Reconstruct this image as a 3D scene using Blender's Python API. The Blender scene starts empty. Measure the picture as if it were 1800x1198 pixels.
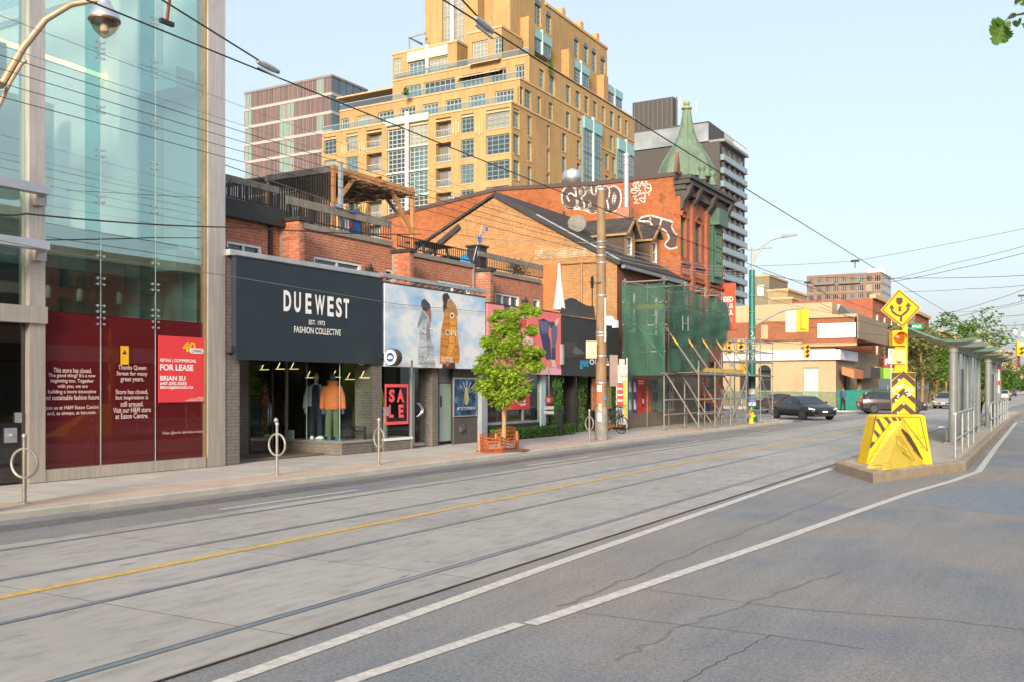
import bpy, math, random
from mathutils import Vector, Matrix
random.seed(7)
rnd = random.Random(11)
S = bpy.context.scene
COL = S.collection
R = math.radians
# ------------------------------------------------------------------ camera
F, CX, HY, H = 1705.0, 900.0, 680.0, 1.85
AY = R(30.04); ca, sa = math.cos(AY), math.sin(AY)
cd = bpy.data.cameras.new('camera'); cam = bpy.data.objects.new('camera', cd); COL.objects.link(cam)
cam.location = (0, 0, H); cam.rotation_euler = (R(90), 0, AY)
cd.sensor_width = 36; cd.lens = F / 1800 * 36; cd.shift_y = (HY - 599) / 1800
cd.clip_start = .1; cd.clip_end = 3000
S.camera = cam
# ------------------------------------------------------------------ sky, sun, exposure
SUN_EL, SUN_AZ = R(18), R(-18)          # azimuth measured from -Y towards -X
sdir = Vector((-math.sin(SUN_AZ) * math.cos(SUN_EL), -math.cos(SUN_AZ) * math.cos(SUN_EL), math.sin(SUN_EL)))
W = bpy.data.worlds.new('World'); S.world = W; W.use_nodes = True
wn, wl = W.node_tree.nodes, W.node_tree.links
wn.clear()
sky = wn.new('ShaderNodeTexSky'); sky.sky_type = 'NISHITA'; sky.sun_disc = False
sky.sun_elevation = SUN_EL; sky.sun_rotation = math.pi + SUN_AZ
sky.air_density = 1.0; sky.dust_density = 5.0; sky.ozone_density = 2.0; sky.altitude = 80
hz = wn.new('ShaderNodeMix'); hz.data_type = 'RGBA'; hz.inputs[0].default_value = .70
hz.inputs[7].default_value = (1.30, 1.38, 1.47, 1)        # thin even haze over the blue
bg = wn.new('ShaderNodeBackground'); bg.inputs[1].default_value = .15
wo = wn.new('ShaderNodeOutputWorld')
wl.new(sky.outputs[0], hz.inputs[6]); wl.new(hz.outputs[2], bg.inputs[0]); wl.new(bg.outputs[0], wo.inputs[0])
sl = bpy.data.lights.new('sun', 'SUN'); sl.energy = 1.5; sl.angle = R(14); sl.color = (1.0, .87, .70)
so = bpy.data.objects.new('sun', sl); COL.objects.link(so)
so.rotation_euler = (-sdir).to_track_quat('-Z', 'Y').to_euler()
S.view_settings.view_transform = 'Standard'; S.view_settings.look = 'None'
S.view_settings.exposure = 1.82; S.view_settings.gamma = 1
S.cycles.max_bounces = 8; S.cycles.transparent_max_bounces = 12
S.cycles.caustics_reflective = False; S.cycles.caustics_refractive = False
# ------------------------------------------------------------------ photograph -> place
def YX(px, X):
 t = (px - CX) / F; return X * (ca + t * sa) / (t * ca - sa)
def XY(px, Y):
 t = (px - CX) / F; return Y * (t * ca - sa) / (ca + t * sa)
def dep(X, Y): return -X * sa + Y * ca
def ZZ(py, X, Y): return H + (HY - py) / F * dep(X, Y)
def onX(px, py, X):
 Y = YX(px, X); return Vector((X, Y, ZZ(py, X, Y)))
def onY(px, py, Y):
 X = XY(px, Y); return Vector((X, Y, ZZ(py, X, Y)))
def G(px, py, z=0.):
 d = (H - z) * F / (py - HY); l = (px - CX) / F * d
 return Vector((l * ca - d * sa, l * sa + d * ca, z))
def atD(px, py, d):
 l = (px - CX) / F * d
 return Vector((l * ca - d * sa, l * sa + d * ca, H + (HY - py) / F * d))
# ------------------------------------------------------------------ materials
def lin(c):
 if isinstance(c, str):
  c = [int(c[i:i + 2], 16) / 255 for i in (0, 2, 4)]
  c = [x / 12.92 if x <= .04045 else ((x + .055) / 1.055) ** 2.4 for x in c]
 return (c[0], c[1], c[2], 1)
MATS = {}
def nmat(name):
 m = bpy.data.materials.new(name); m.use_nodes = True; MATS[name] = m
 nt = m.node_tree; return m, nt.nodes, nt.links, nt.nodes['Principled BSDF']
def geo(n): return n.new('ShaderNodeNewGeometry')
def noise(n, l, scale, detail=4, rough=.6, vec=None, sc3=None):
 t = n.new('ShaderNodeTexNoise'); t.inputs['Scale'].default_value = scale; t.inputs['Detail'].default_value = detail
 t.inputs['Roughness'].default_value = rough
 if vec is None: vec = geo(n).outputs['Position']
 if sc3:
  mp = n.new('ShaderNodeMapping'); mp.inputs['Scale'].default_value = sc3; l.new(vec, mp.inputs[0]); vec = mp.outputs[0]
 l.new(vec, t.inputs['Vector']); return t.outputs['Fac']
def ramp(n, l, fac, stops):
 r = n.new('ShaderNodeValToRGB'); e = r.color_ramp.elements
 while len(e) < len(stops): e.new(.5)
 for i, (p, c) in enumerate(stops):
  e[i].position = p; e[i].color = lin(c) if not isinstance(c, (int, float)) else (c, c, c, 1)
 l.new(fac, r.inputs[0]); return r.outputs[0]
def mixc(n, l, fac, a, b, mode='MIX'):
 x = n.new('ShaderNodeMix'); x.data_type = 'RGBA'; x.blend_type = mode
 for s, v in ((0, fac), (6, a), (7, b)):
  if hasattr(v, 'links') or hasattr(v, 'is_output'): l.new(v, x.inputs[s])
  elif s == 0: x.inputs[0].default_value = v
  else: x.inputs[s].default_value = lin(v)
 return x.outputs[2]
def bump(n, l, b, h, st=.3, dist=.02):
 k = n.new('ShaderNodeBump'); k.inputs['Strength'].default_value = st; k.inputs['Distance'].default_value = dist
 l.new(h, k.inputs['Height']); l.new(k.outputs[0], b.inputs['Normal'])
def mat(name, col, rough=.6, metal=0., var=.18, vs=2., bs=0., bscale=60, spec=.5, streak=0., emit=0., rand=0., tr=0.):
 if name in MATS: return MATS[name]
 m, n, l, b = nmat(name)
 b.inputs['Roughness'].default_value = rough; b.inputs['Metallic'].default_value = metal
 b.inputs['Specular IOR Level'].default_value = spec
 c = lin(col)
 if var or streak or rand:
  f1 = noise(n, l, vs, 5, .65)
  base = ramp(n, l, f1, [(.25, [x * (1 - var) for x in c[:3]]), (.75, [min(1, x * (1 + var)) for x in c[:3]])])
  if streak:
   f2 = noise(n, l, 3, 4, .6, None, (5, 5, .35))
   s = ramp(n, l, f2, [(.42, [1 - streak] * 3), (.62, [1, 1, 1])])
   base = mixc(n, l, 1., base, s, 'MULTIPLY')
  if rand:
   oi = n.new('ShaderNodeObjectInfo')
   s = ramp(n, l, oi.outputs['Random'], [(0, [1 - rand] * 3), (1, [1 + rand * .6] * 3)])
   base = mixc(n, l, 1., base, s, 'MULTIPLY')
  l.new(base, b.inputs['Base Color'])
 else: b.inputs['Base Color'].default_value = c
 if bs: bump(n, l, b, noise(n, l, bscale, 6), bs, .01)
 if emit:
  b.inputs['Emission Color'].default_value = c; b.inputs['Emission Strength'].default_value = emit
 if tr:
  b.inputs['Transmission Weight'].default_value = tr
 return m
def uvz(n, l):
 g = geo(n); s1 = n.new('ShaderNodeSeparateXYZ'); l.new(g.outputs['Position'], s1.inputs[0])
 s2 = n.new('ShaderNodeSeparateXYZ'); l.new(g.outputs['True Normal'], s2.inputs[0])
 ab = n.new('ShaderNodeMath'); ab.operation = 'ABSOLUTE'; l.new(s2.outputs[0], ab.inputs[0])
 gt = n.new('ShaderNodeMath'); gt.operation = 'GREATER_THAN'; gt.inputs[1].default_value = .5; l.new(ab.outputs[0], gt.inputs[0])
 mx = n.new('ShaderNodeMix'); mx.data_type = 'FLOAT'; l.new(gt.outputs[0], mx.inputs[0])
 l.new(s1.outputs[0], mx.inputs[2]); l.new(s1.outputs[1], mx.inputs[3])
 cb = n.new('ShaderNodeCombineXYZ'); l.new(mx.outputs[0], cb.inputs[0]); l.new(s1.outputs[2], cb.inputs[1])
 return cb.outputs[0]
def brickmat(name, c1, c2, mortar, bw=.225, bh=.075, ms=.011, dirt=.35, dirtcol=None, rough=.85, bst=.5, big=.5, streak=0):
 m, n, l, b = nmat(name); b.inputs['Roughness'].default_value = rough; b.inputs['Specular IOR Level'].default_value = .25
 v = uvz(n, l); t = n.new('ShaderNodeTexBrick'); l.new(v, t.inputs['Vector'])
 t.inputs['Scale'].default_value = 1; t.inputs['Brick Width'].default_value = bw; t.inputs['Row Height'].default_value = bh
 t.inputs['Mortar Size'].default_value = ms; t.inputs['Mortar Smooth'].default_value = .2
 t.inputs['Color1'].default_value = lin(c1); t.inputs['Color2'].default_value = lin(c2); t.inputs['Mortar'].default_value = lin(mortar)
 f = noise(n, l, big, 6, .7); f2 = noise(n, l, 6, 4, .7)
 d = ramp(n, l, f, [(.3, [1 - dirt] * 3), (.62, [1.08] * 3)])
 d2 = ramp(n, l, f2, [(.3, [.8] * 3), (.7, [1.12] * 3)])
 c = mixc(n, l, 1., t.outputs['Color'], d, 'MULTIPLY'); c = mixc(n, l, 1., c, d2, 'MULTIPLY')
 if streak: c = mixc(n, l, 1., c, ramp(n, l, noise(n, l, .9, 5, .65, None, (2.5, 2.5, .22)), [(.36, [1 - streak] * 3), (.6, [1.04] * 3)]), 'MULTIPLY')
 if dirtcol:
  fm = ramp(n, l, noise(n, l, 1.3, 6, .75), [(.56, 0.), (.66, .8)])
  c = mixc(n, l, fm, c, dirtcol)
 l.new(c, b.inputs['Base Color'])
 inv = n.new('ShaderNodeMath'); inv.operation = 'SUBTRACT'; inv.inputs[0].default_value = 1; l.new(t.outputs['Fac'], inv.inputs[1])
 bump(n, l, b, inv.outputs[0], bst, .012)
 return m
def glassmat(name, tint=(.85, .93, .92), refl=.08, rough=.0, rtint=(1, 1, 1)):
 m, n, l, b = nmat(name); n.remove(b)
 out = [x for x in n if x.type == 'OUTPUT_MATERIAL'][0]
 t = n.new('ShaderNodeBsdfTransparent'); t.inputs[0].default_value = lin(tint)
 g = n.new('ShaderNodeBsdfGlossy'); g.inputs['Roughness'].default_value = rough; g.inputs[0].default_value = lin(rtint)
 fr = n.new('ShaderNodeLayerWeight'); fr.inputs[0].default_value = .5
 pw = n.new('ShaderNodeMath'); pw.operation = 'POWER'; pw.inputs[1].default_value = 4.0; l.new(fr.outputs['Facing'], pw.inputs[0])
 ad = n.new('ShaderNodeMath'); ad.operation = 'MULTIPLY_ADD'; ad.inputs[1].default_value = .85; ad.inputs[2].default_value = refl; ad.use_clamp = True
 l.new(pw.outputs[0], ad.inputs[0])
 mx = n.new('ShaderNodeMixShader'); l.new(ad.outputs[0], mx.inputs[0]); l.new(t.outputs[0], mx.inputs[1]); l.new(g.outputs[0], mx.inputs[2])
 l.new(mx.outputs[0], out.inputs[0]); return m
def leafmat(name, c1, c2, trans=.45):
 m, n, l, b = nmat(name); out = [x for x in n if x.type == 'OUTPUT_MATERIAL'][0]
 f = noise(n, l, 2.2, 5, .7)
 c = ramp(n, l, f, [(.3, c1), (.7, c2)])
 l.new(c, b.inputs['Base Color']); b.inputs['Roughness'].default_value = .55
 tl = n.new('ShaderNodeBsdfTranslucent'); l.new(c, tl.inputs[0])
 mx = n.new('ShaderNodeMixShader'); mx.inputs[0].default_value = trans
 l.new(b.outputs[0], mx.inputs[1]); l.new(tl.outputs[0], mx.inputs[2]); l.new(mx.outputs[0], out.inputs[0]); return m
# ------------------------------------------------------------------ mesh builder
class MB:
 def __init__(s): s.v = []; s.f = []; s.m = []
 def q(s, pts, mi=0):
  i = len(s.v); s.v += [tuple(p) for p in pts]; s.f.append(tuple(range(i, i + len(pts)))); s.m.append(mi); return s
 def box(s, a, b, mi=0):
  x0, y0, z0 = [min(p, r) for p, r in zip(a, b)]; x1, y1, z1 = [max(p, r) for p, r in zip(a, b)]
  i = len(s.v)
  s.v += [(x0, y0, z0), (x1, y0, z0), (x1, y1, z0), (x0, y1, z0), (x0, y0, z1), (x1, y0, z1), (x1, y1, z1), (x0, y1, z1)]
  for f in ((0, 3, 2, 1), (4, 5, 6, 7), (0, 1, 5, 4), (1, 2, 6, 5), (2, 3, 7, 6), (3, 0, 4, 7)):
   s.f.append(tuple(i + k for k in f)); s.m.append(mi)
  return s
 def bar(s, p0, p1, w, h, up=(0, 0, 1), mi=0):
  p0, p1 = Vector(p0), Vector(p1); d = (p1 - p0).normalized(); u = Vector(up)
  if abs(d.dot(u)) > .98: u = Vector((1, 0, 0))
  r = d.cross(u).normalized() * w / 2; u = r.cross(d).normalized() * h / 2
  i = len(s.v)
  for p in (p0, p1): s.v += [tuple(p - r - u), tuple(p + r - u), tuple(p + r + u), tuple(p - r + u)]
  for f in ((0, 1, 2, 3), (7, 6, 5, 4), (0, 4, 5, 1), (1, 5, 6, 2), (2, 6, 7, 3), (3, 7, 4, 0)):
   s.f.append(tuple(i + k for k in f)); s.m.append(mi)
  return s
 def cyl(s, p0, p1, r0, r1=None, n=10, mi=0, cap=True):
  if r1 is None: r1 = r0
  return s.tube([p0, p1], [r0, r1], n, mi, cap)
 def tube(s, pts, r, n=6, mi=0, cap=True):
  pts = [Vector(p) for p in pts]; k = len(pts)
  if not hasattr(r, '__len__'): r = [r] * k
  i0 = len(s.v); pu = None
  for j, p in enumerate(pts):
   d = (pts[min(j + 1, k - 1)] - pts[max(j - 1, 0)]).normalized()
   if pu is None:
    u = Vector((0, 0, 1)) if abs(d.z) < .9 else Vector((1, 0, 0))
    pu = d.cross(u).normalized()
   a = (pu - d * pu.dot(d)).normalized(); b = d.cross(a); pu = a
   for q in range(n):
    t = 2 * math.pi * q / n; s.v.append(tuple(p + (a * math.cos(t) + b * math.sin(t)) * r[j]))
  for j in range(k - 1):
   for q in range(n):
    a = i0 + j * n + q; b = i0 + j * n + (q + 1) % n
    s.f.append((a, b, b + n, a + n)); s.m.append(mi)
  if cap:
   s.f.append(tuple(i0 + q for q in range(n - 1, -1, -1))); s.m.append(mi)
   s.f.append(tuple(i0 + (k - 1) * n + q for q in range(n))); s.m.append(mi)
  return s
 def lathe(s, c, prof, n=16, mi=0, ax='z', sx=1., sy=1., ph=0.):
  c = Vector(c); i0 = len(s.v); k = len(prof)
  for r, z in prof:
   for q in range(n):
    t = 2 * math.pi * q / n + ph; a, b = r * math.cos(t) * sx, r * math.sin(t) * sy
    s.v.append(tuple(c + (Vector((a, b, z)) if ax == 'z' else Vector((z, a, b)) if ax == 'x' else Vector((a, z, b)))))
  for j in range(k - 1):
   for q in range(n):
    a = i0 + j * n + q; b = i0 + j * n + (q + 1) % n
    s.f.append((a, b, b + n, a + n)); s.m.append(mi)
  s.f.append(tuple(i0 + q for q in range(n - 1, -1, -1))); s.m.append(mi)
  s.f.append(tuple(i0 + (k - 1) * n + q for q in range(n))); s.m.append(mi)
  return s
 def prism(s, pts, off, mi=0):       # closed polygon (3d points) swept along off
  o = Vector(off); i = len(s.v); k = len(pts)
  s.v += [tuple(p) for p in pts] + [tuple(Vector(p) + o) for p in pts]
  s.f.append(tuple(i + q for q in range(k))); s.m.append(mi)
  s.f.append(tuple(i + k + q for q in range(k - 1, -1, -1))); s.m.append(mi)
  for q in range(k):
   a, b = i + q, i + (q + 1) % k
   s.f.append((b, a, a + k, b + k)); s.m.append(mi)
  return s
 def loft(s, rings, mi=0, cap=True):
  i0 = len(s.v); n = len(rings[0])
  for r in rings: s.v += [tuple(p) for p in r]
  for j in range(len(rings) - 1):
   for q in range(n):
    a = i0 + j * n + q; b = i0 + j * n + (q + 1) % n
    s.f.append((a, b, b + n, a + n)); s.m.append(mi)
  if cap:
   s.f.append(tuple(i0 + q for q in range(n - 1, -1, -1))); s.m.append(mi)
   e = i0 + (len(rings) - 1) * n
   s.f.append(tuple(e + q for q in range(n))); s.m.append(mi)
  return s
 def grid(s, fn, nu, nv, mi=0):
  i0 = len(s.v)
  for a in range(nu + 1):
   for b in range(nv + 1): s.v.append(tuple(fn(a / nu, b / nv)))
  for a in range(nu):
   for b in range(nv):
    k = i0 + a * (nv + 1) + b
    s.f.append((k, k + nv + 1, k + nv + 2, k + 1)); s.m.append(mi)
  return s
 def mesh(s, name, mats, smooth=False, org=(0, 0, 0)):
  me = bpy.data.meshes.new(name); o = Vector(org)
  me.from_pydata([tuple(Vector(p) - o) for p in s.v], [], s.f)
  for x in (mats if isinstance(mats, (list, tuple)) else [mats]): me.materials.append(x)
  if any(s.m): me.polygons.foreach_set('material_index', s.m)
  if smooth: me.polygons.foreach_set('use_smooth', [True] * len(me.polygons))
  me.update(); return me
 def build(s, name, mats, parent=None, smooth=False, local=False):
  org = (0, 0, 0)
  if parent is not None and not local:
   p = parent
   while p.parent: p = p.parent
   org = p.location
  me = s.mesh(name, mats, smooth, org)
  if smooth:
   try: me.set_sharp_from_angle(angle=R(40))
   except Exception: pass
  return link(name, me, parent)
def link(name, me, parent=None, loc=None, rot=None):
 o = bpy.data.objects.new(name, me); COL.objects.link(o)
 if parent: o.parent = parent
 if loc is not None: o.location = loc
 if rot is not None: o.rotation_euler = rot
 return o
def inst(name, me, wloc, parent, rot=None):       # shared-mesh piece at a world spot under an unrotated thing
 p = parent
 while p.parent: p = p.parent
 return link(name, me, parent, Vector(wloc) - p.location, rot)
def tag(o, label=None, cat=None, group=None, kind=None):
 if label: o['label'] = label
 if cat: o['category'] = cat
 if group: o['group'] = group
 if kind: o['kind'] = kind
 return o
def thing(name, label, cat, loc=(0, 0, 0), rz=0, group=None):
 o = bpy.data.objects.new(name, None); COL.objects.link(o); o.location = loc; o.rotation_euler = (0, 0, rz)
 o.empty_display_size = .3
 return tag(o, label, cat, group)
def struct(o): o['kind'] = 'structure'; return o
def copy_tree(o, parent=None):
 c = o.copy(); COL.objects.link(c)
 if parent: c.parent = parent
 for ch in list(o.children): copy_tree(ch, c)
 return c
# flat lettering as thin mesh. face '+X' or '-Y'; box = (u0,u1,z0,z1) in metres
def text(s, plane, at, box, m, parent, name='lettering', bold=0., keep=False, th=.004, font_sp=1.):
 cu = bpy.data.curves.new('t', 'FONT'); cu.body = s; cu.align_x = 'CENTER'; cu.space_character = font_sp; cu.offset = bold; cu.resolution_u = 3
 ob = bpy.data.objects.new('t', cu); COL.objects.link(ob)
 dg = bpy.context.evaluated_depsgraph_get(); me = bpy.data.meshes.new_from_object(ob.evaluated_get(dg))
 bpy.data.objects.remove(ob); bpy.data.curves.remove(cu)
 xs = [v.co.x for v in me.vertices]; ys = [v.co.y for v in me.vertices]
 x0, x1, y0, y1 = min(xs), max(xs), min(ys), max(ys); u0, u1, z0, z1 = box
 sx = (u1 - u0) / (x1 - x0); sy = (z1 - z0) / (y1 - y0)
 if keep: sx = sy = min(sx, sy)
 uc, zc = (u0 + u1) / 2, (z0 + z1) / 2
 p = parent
 while p.parent: p = p.parent
 org = p.location
 for v in me.vertices:
  u = uc + (v.co.x - (x0 + x1) / 2) * sx; z = zc + (v.co.y - (y0 + y1) / 2) * sy
  co = Vector((at, u, z)) if plane == '+X' else Vector((u, at, z))
  v.co = co - org
 me.materials.clear(); me.materials.append(m); me.name = name
 o = link(name, me, parent); o['kind'] = 'stuff'
 return o
def pxtext(s, plane, at, px0, py0, px1, py1, m, parent, **k):     # px0,py0 = top-left, px1,py1 = bottom-right (as projected)
 if plane == '+X':
  a = onX(px0, py0, at); b = onX(px1, py1, at)
  pm = (px0 + px1) / 2; z = [ZZ(p, at, YX(pm, at)) for p in (py0, py1)]
  return text(s, plane, at, (a.y, b.y, z[1], z[0]), m, parent, **k)
 a = onY(px0, py0, at); b = onY(px1, py1, at); pm = (px0 + px1) / 2; z = [ZZ(p, XY(pm, at), at) for p in (py0, py1)]
 return text(s, plane, at, (a.x, b.x, z[1], z[0]), m, parent, **k)
# wall sheet with openings; plane '+X' (u = Y) or '-Y' (u = X)
def P3(plane, at, u, z, off=0.):        # off > 0 goes INTO the wall
 return Vector((at - off, u, z)) if plane == '+X' else Vector((u, at + off, z))
def wall(mb, plane, at, u0, u1, z0, z1, holes=(), d=.15, mi=0, rmi=None):
 if rmi is None: rmi = mi
 us = sorted(set([u0, u1] + [min(max(h[k], u0), u1) for h in holes for k in (0, 1)]))
 zs = sorted(set([z0, z1] + [min(max(h[k], z0), z1) for h in holes for k in (2, 3)]))
 for j in range(len(zs) - 1):
  zc = (zs[j] + zs[j + 1]) / 2; run = None
  for i in range(len(us) - 1):
   uc = (us[i] + us[i + 1]) / 2
   solid = not any(h[0] < uc < h[1] and h[2] < zc < h[3] for h in holes)
   if solid and run is None: run = us[i]
   if run is not None and (not solid or i == len(us) - 2):
    e = us[i] if not solid else us[i + 1]
    mb.q([P3(plane, at, run, zs[j]), P3(plane, at, e, zs[j]), P3(plane, at, e, zs[j + 1]), P3(plane, at, run, zs[j + 1])], mi); run = None
 for h in holes:
  a, b, c, e = h[:4]; cs = [(a, c), (b, c), (b, e), (a, e)]
  for k in range(4):
   p, r = cs[k], cs[(k + 1) % 4]
   mb.q([P3(plane, at, p[0], p[1]), P3(plane, at, p[0], p[1], d), P3(plane, at, r[0], r[1], d), P3(plane, at, r[0], r[1])], rmi)
 return mb
def pbox(mb, plane, at, u0, u1, z0, z1, o0, o1, mi=0):      # box between offsets o0..o1 into the wall (negative = proud)
 a = P3(plane, at, u0, z0, o0); b = P3(plane, at, u1, z1, o1); return mb.box(a, b, mi)
def window(parent, plane, at, u0, u1, z0, z1, nx, nz, fm, gm, d=.15, fw=.07, mw=.04, name='window', sill=None):
 mb = MB(); o0, o1 = d - .09, d - .01
 pbox(mb, plane, at, u0, u1, z0, z0 + fw, o0, o1); pbox(mb, plane, at, u0, u1, z1 - fw, z1, o0, o1)
 pbox(mb, plane, at, u0, u0 + fw, z0 + fw, z1 - fw, o0, o1); pbox(mb, plane, at, u1 - fw, u1, z0 + fw, z1 - fw, o0, o1)
 for i in range(1, nx):
  u = u0 + (u1 - u0) * i / nx; pbox(mb, plane, at, u - mw / 2, u + mw / 2, z0 + fw, z1 - fw, o0 + .015, o1)
 for i in range(1, nz):
  z = z0 + (z1 - z0) * i / nz; pbox(mb, plane, at, u0 + fw, u1 - fw, z - mw / 2, z + mw / 2, o0 + .02, o1)
 w = mb.build(name, fm, parent)
 mb = MB(); mb.q([P3(plane, at, a, b, d - .02) for a, b in ((u0, z0), (u1, z0), (u1, z1), (u0, z1))])
 mb.build('pane', gm, w)
 if sill:
  mb = MB(); pbox(mb, plane, at, u0 - .06, u1 + .06, z0 - .1, z0 - .003, -.07, d); mb.build('sill', sill, w)
 return w
# ------------------------------------------------------------------ shared materials
m_steel = mat('brushed_steel', (.62, .56, .50), .38, .6, .12, .8, streak=.15)
m_alu = mat('aluminium', (.55, .57, .6), .38, .8, .1)
m_galv = mat('galvanised_steel', (.42, .44, .45), .45, .6, .25, 6)
m_black = mat('black_metal', (.02, .02, .022), .5)
m_dark = mat('dark_void', (.012, .013, .015), .7)
m_white = mat('white_paint', (.78, .78, .76), .5, var=.06)
m_cream = mat('cream_paint', (.62, .55, .40), .6)
m_wood = mat('weathered_wood', (.22, .20, .17), .8, var=.35, vs=4, streak=.2)
m_cedar = mat('stained_cedar', (.52, .235, .085), .6, var=.25, vs=3)
m_yel = mat('yellow_paint', (.76, .52, .012), .45, var=.1, vs=4)
m_yelT = mat('signal_yellow', (.80, .42, .012), .4, var=.08)
m_red = mat('red_print', (.62, .035, .04), .5, var=.05)
m_wtxt = mat('white_print', (.82, .82, .80), .5, var=.0)
m_green = mat('green_pole_paint', (.012, .16, .13), .4, var=.2, vs=3, streak=.25)
m_conc = mat('concrete', (.47, .44, .40), .85, var=.18, vs=1.2, bs=.25, bscale=40, rand=.07)
m_glassd = mat('dark_window_glass', (.03, .04, .045), .04, spec=.9, var=.3, vs=.6)
m_glassb = mat('blue_window_glass', (.07, .12, .14), .05, spec=.9, var=.4, vs=.5)
m_blind = mat('window_with_blind', (.27, .25, .20), .2, spec=.7, var=.15, vs=.6)
m_glass = glassmat('shop_glass', (.90, .95, .94), .03)
# ------------------------------------------------------------------ road
def asphalt():
 m, n, l, b = nmat('asphalt')
 g = geo(n).outputs['Position']
 f1 = noise(n, l, .30, 4, .6, g); f2 = noise(n, l, 95, 3, .75, g); f3 = noise(n, l, 1.1, 6, .7, g, (3.0, .5, 1)); f4 = noise(n, l, 30, 4, .85, g)
 c = ramp(n, l, f1, [(.34, (.17, .187, .212)), (.5, (.225, .22, .216)), (.66, (.272, .238, .205))])
 c = mixc(n, l, 1., c, ramp(n, l, f3, [(.3, [.86] * 3), (.7, [1.1] * 3)]), 'MULTIPLY')
 c = mixc(n, l, 1., c, ramp(n, l, f2, [(.32, [.55] * 3), (.68, [1.42] * 3)]), 'MULTIPLY')
 c = mixc(n, l, 1., c, ramp(n, l, f4, [(.34, [.66] * 3), (.5, [1.] * 3), (.66, [1.36] * 3)]), 'MULTIPLY')
 c = mixc(n, l, 1., c, ramp(n, l, noise(n, l, 7, 3, .6, g, (1.6, .6, 1)), [(.66, [1.] * 3), (.74, [.66] * 3)]), 'MULTIPLY')
 l.new(c, b.inputs['Base Color']); b.inputs['Roughness'].default_value = .74; b.inputs['Specular IOR Level'].default_value = .45
 bump(n, l, b, f2, .35, .006); return m
m_asph = asphalt()
m_patch = mat('asphalt_sealed', (.165, .16, .16), .65, var=.3, vs=8)
m_line = mat('worn_white_paint', (.52, .50, .46), .65, var=.35, vs=12)
m_yline = mat('worn_yellow_paint', (.56, .36, .085), .65, var=.35, vs=12)
def slabmat():
 m, n, l, b = nmat('track_concrete')
 g = geo(n).outputs['Position']; oi = n.new('ShaderNodeObjectInfo')
 f1 = noise(n, l, .5, 5, .65, g); f2 = noise(n, l, 3, 5, .7, g, (2.2, .6, 1)); f3 = noise(n, l, 120, 2, .7, g)
 c = ramp(n, l, f1, [(.3, (.295, .285, .268)), (.7, (.385, .368, .342))])
 c = mixc(n, l, 1., c, ramp(n, l, f2, [(.28, [.70] * 3), (.5, [1.] * 3), (.75, [1.1] * 3)]), 'MULTIPLY')
 c = mixc(n, l, 1., c, ramp(n, l, f3, [(.3, [.86] * 3), (.7, [1.12] * 3)]), 'MULTIPLY')
 c = mixc(n, l, 1., c, ramp(n, l, oi.outputs['Random'], [(0, [.93] * 3), (1, [1.06] * 3)]), 'MULTIPLY')
 sp = ramp(n, l, noise(n, l, 7, 2, .5, g, (1, .35, 1)), [(.70, [1.] * 3), (.76, [.55] * 3)])
 c = mixc(n, l, 1., c, sp, 'MULTIPLY')
 l.new(c, b.inputs['Base Color']); b.inputs['Roughness'].default_value = .72
 bump(n, l, b, f3, .25, .004); return m
m_slab = slabmat()
m_rail = mat('worn_rail_steel', (.30, .37, .45), .38, .7, .2, 2)  # bluish base colour carries the sky's reflection on the rail heads
m_rust = mat('rusty_groove', (.10, .055, .03), .8, var=.4, vs=5)
ground = struct(MB().q([(-900, -300, -.02), (900, -300, -.02), (900, 1500, -.02), (-900, 1500, -.02)]).build('ground', mat('ground_dirt', (.16, .145, .12), .9)))
KX = -12.86
road = MB()
road.q([(KX, -40, 0), (14, -40, 0), (14, 700, 0), (KX, 700, 0)])
road.q([(-140, 54.5, 0), (KX, 54.5, 0), (KX, 74.5, 0), (-140, 74.5, 0)])
road = struct(road.build('road', m_asph))
# track bed: slabs and rails
RA, RB, RC, RD = -10.45, -8.82, -7.21, -5.49
bed = struct(MB().q([(-10.82, -12, .0155), (-4.95, -12, .0155), (-4.95, 420, .0155), (-10.82, 420, .0155)]).build('track_bed', mat('slab_joint', (.10, .075, .055), .9, var=.4, vs=3)))
strips = [(-10.8, RA - .05), (RA + .05, RB - .05), (RB + .05, RC - .05), (RC + .05, RD - .05), (RD + .05, -4.97)]
for a, b in strips:
 def slab(L):
  w = b - a; e = .001
  mb = MB(); mb.loft([[(-w / 2, -L / 2, 0), (w / 2, -L / 2, 0), (w / 2, L / 2, 0), (-w / 2, L / 2, 0)],
       [(-w / 2 + e, -L / 2 + e, .012), (w / 2 - e, -L / 2 + e, .012), (w / 2 - e, L / 2 - e, .012), (-w / 2 + e, L / 2 - e, .012)]], cap=True)
  return mb.mesh('concrete_slab', m_slab)
 me = slab(2.488)
 for k in range(28):
  link('concrete_slab', me, bed, ((a + b) / 2, -5.85 + k * 2.5, .004))
 link('concrete_slab', slab(200), bed, ((a + b) / 2, 64.2 + 98.85, .004))
for X in (RA, RB, RC, RD):
 side = 1 if X in (RA, RC) else -1
 mb = MB(); mb.box((X - .033, -12, .004), (X + .033, 420, .019)); mb.build('rail', m_rail, bed)
 mb = MB(); mb.box((X + side * .034, -12, .003), (X + side * .058, 420, .0165)); mb.build('flangeway', m_rust, bed)
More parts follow.
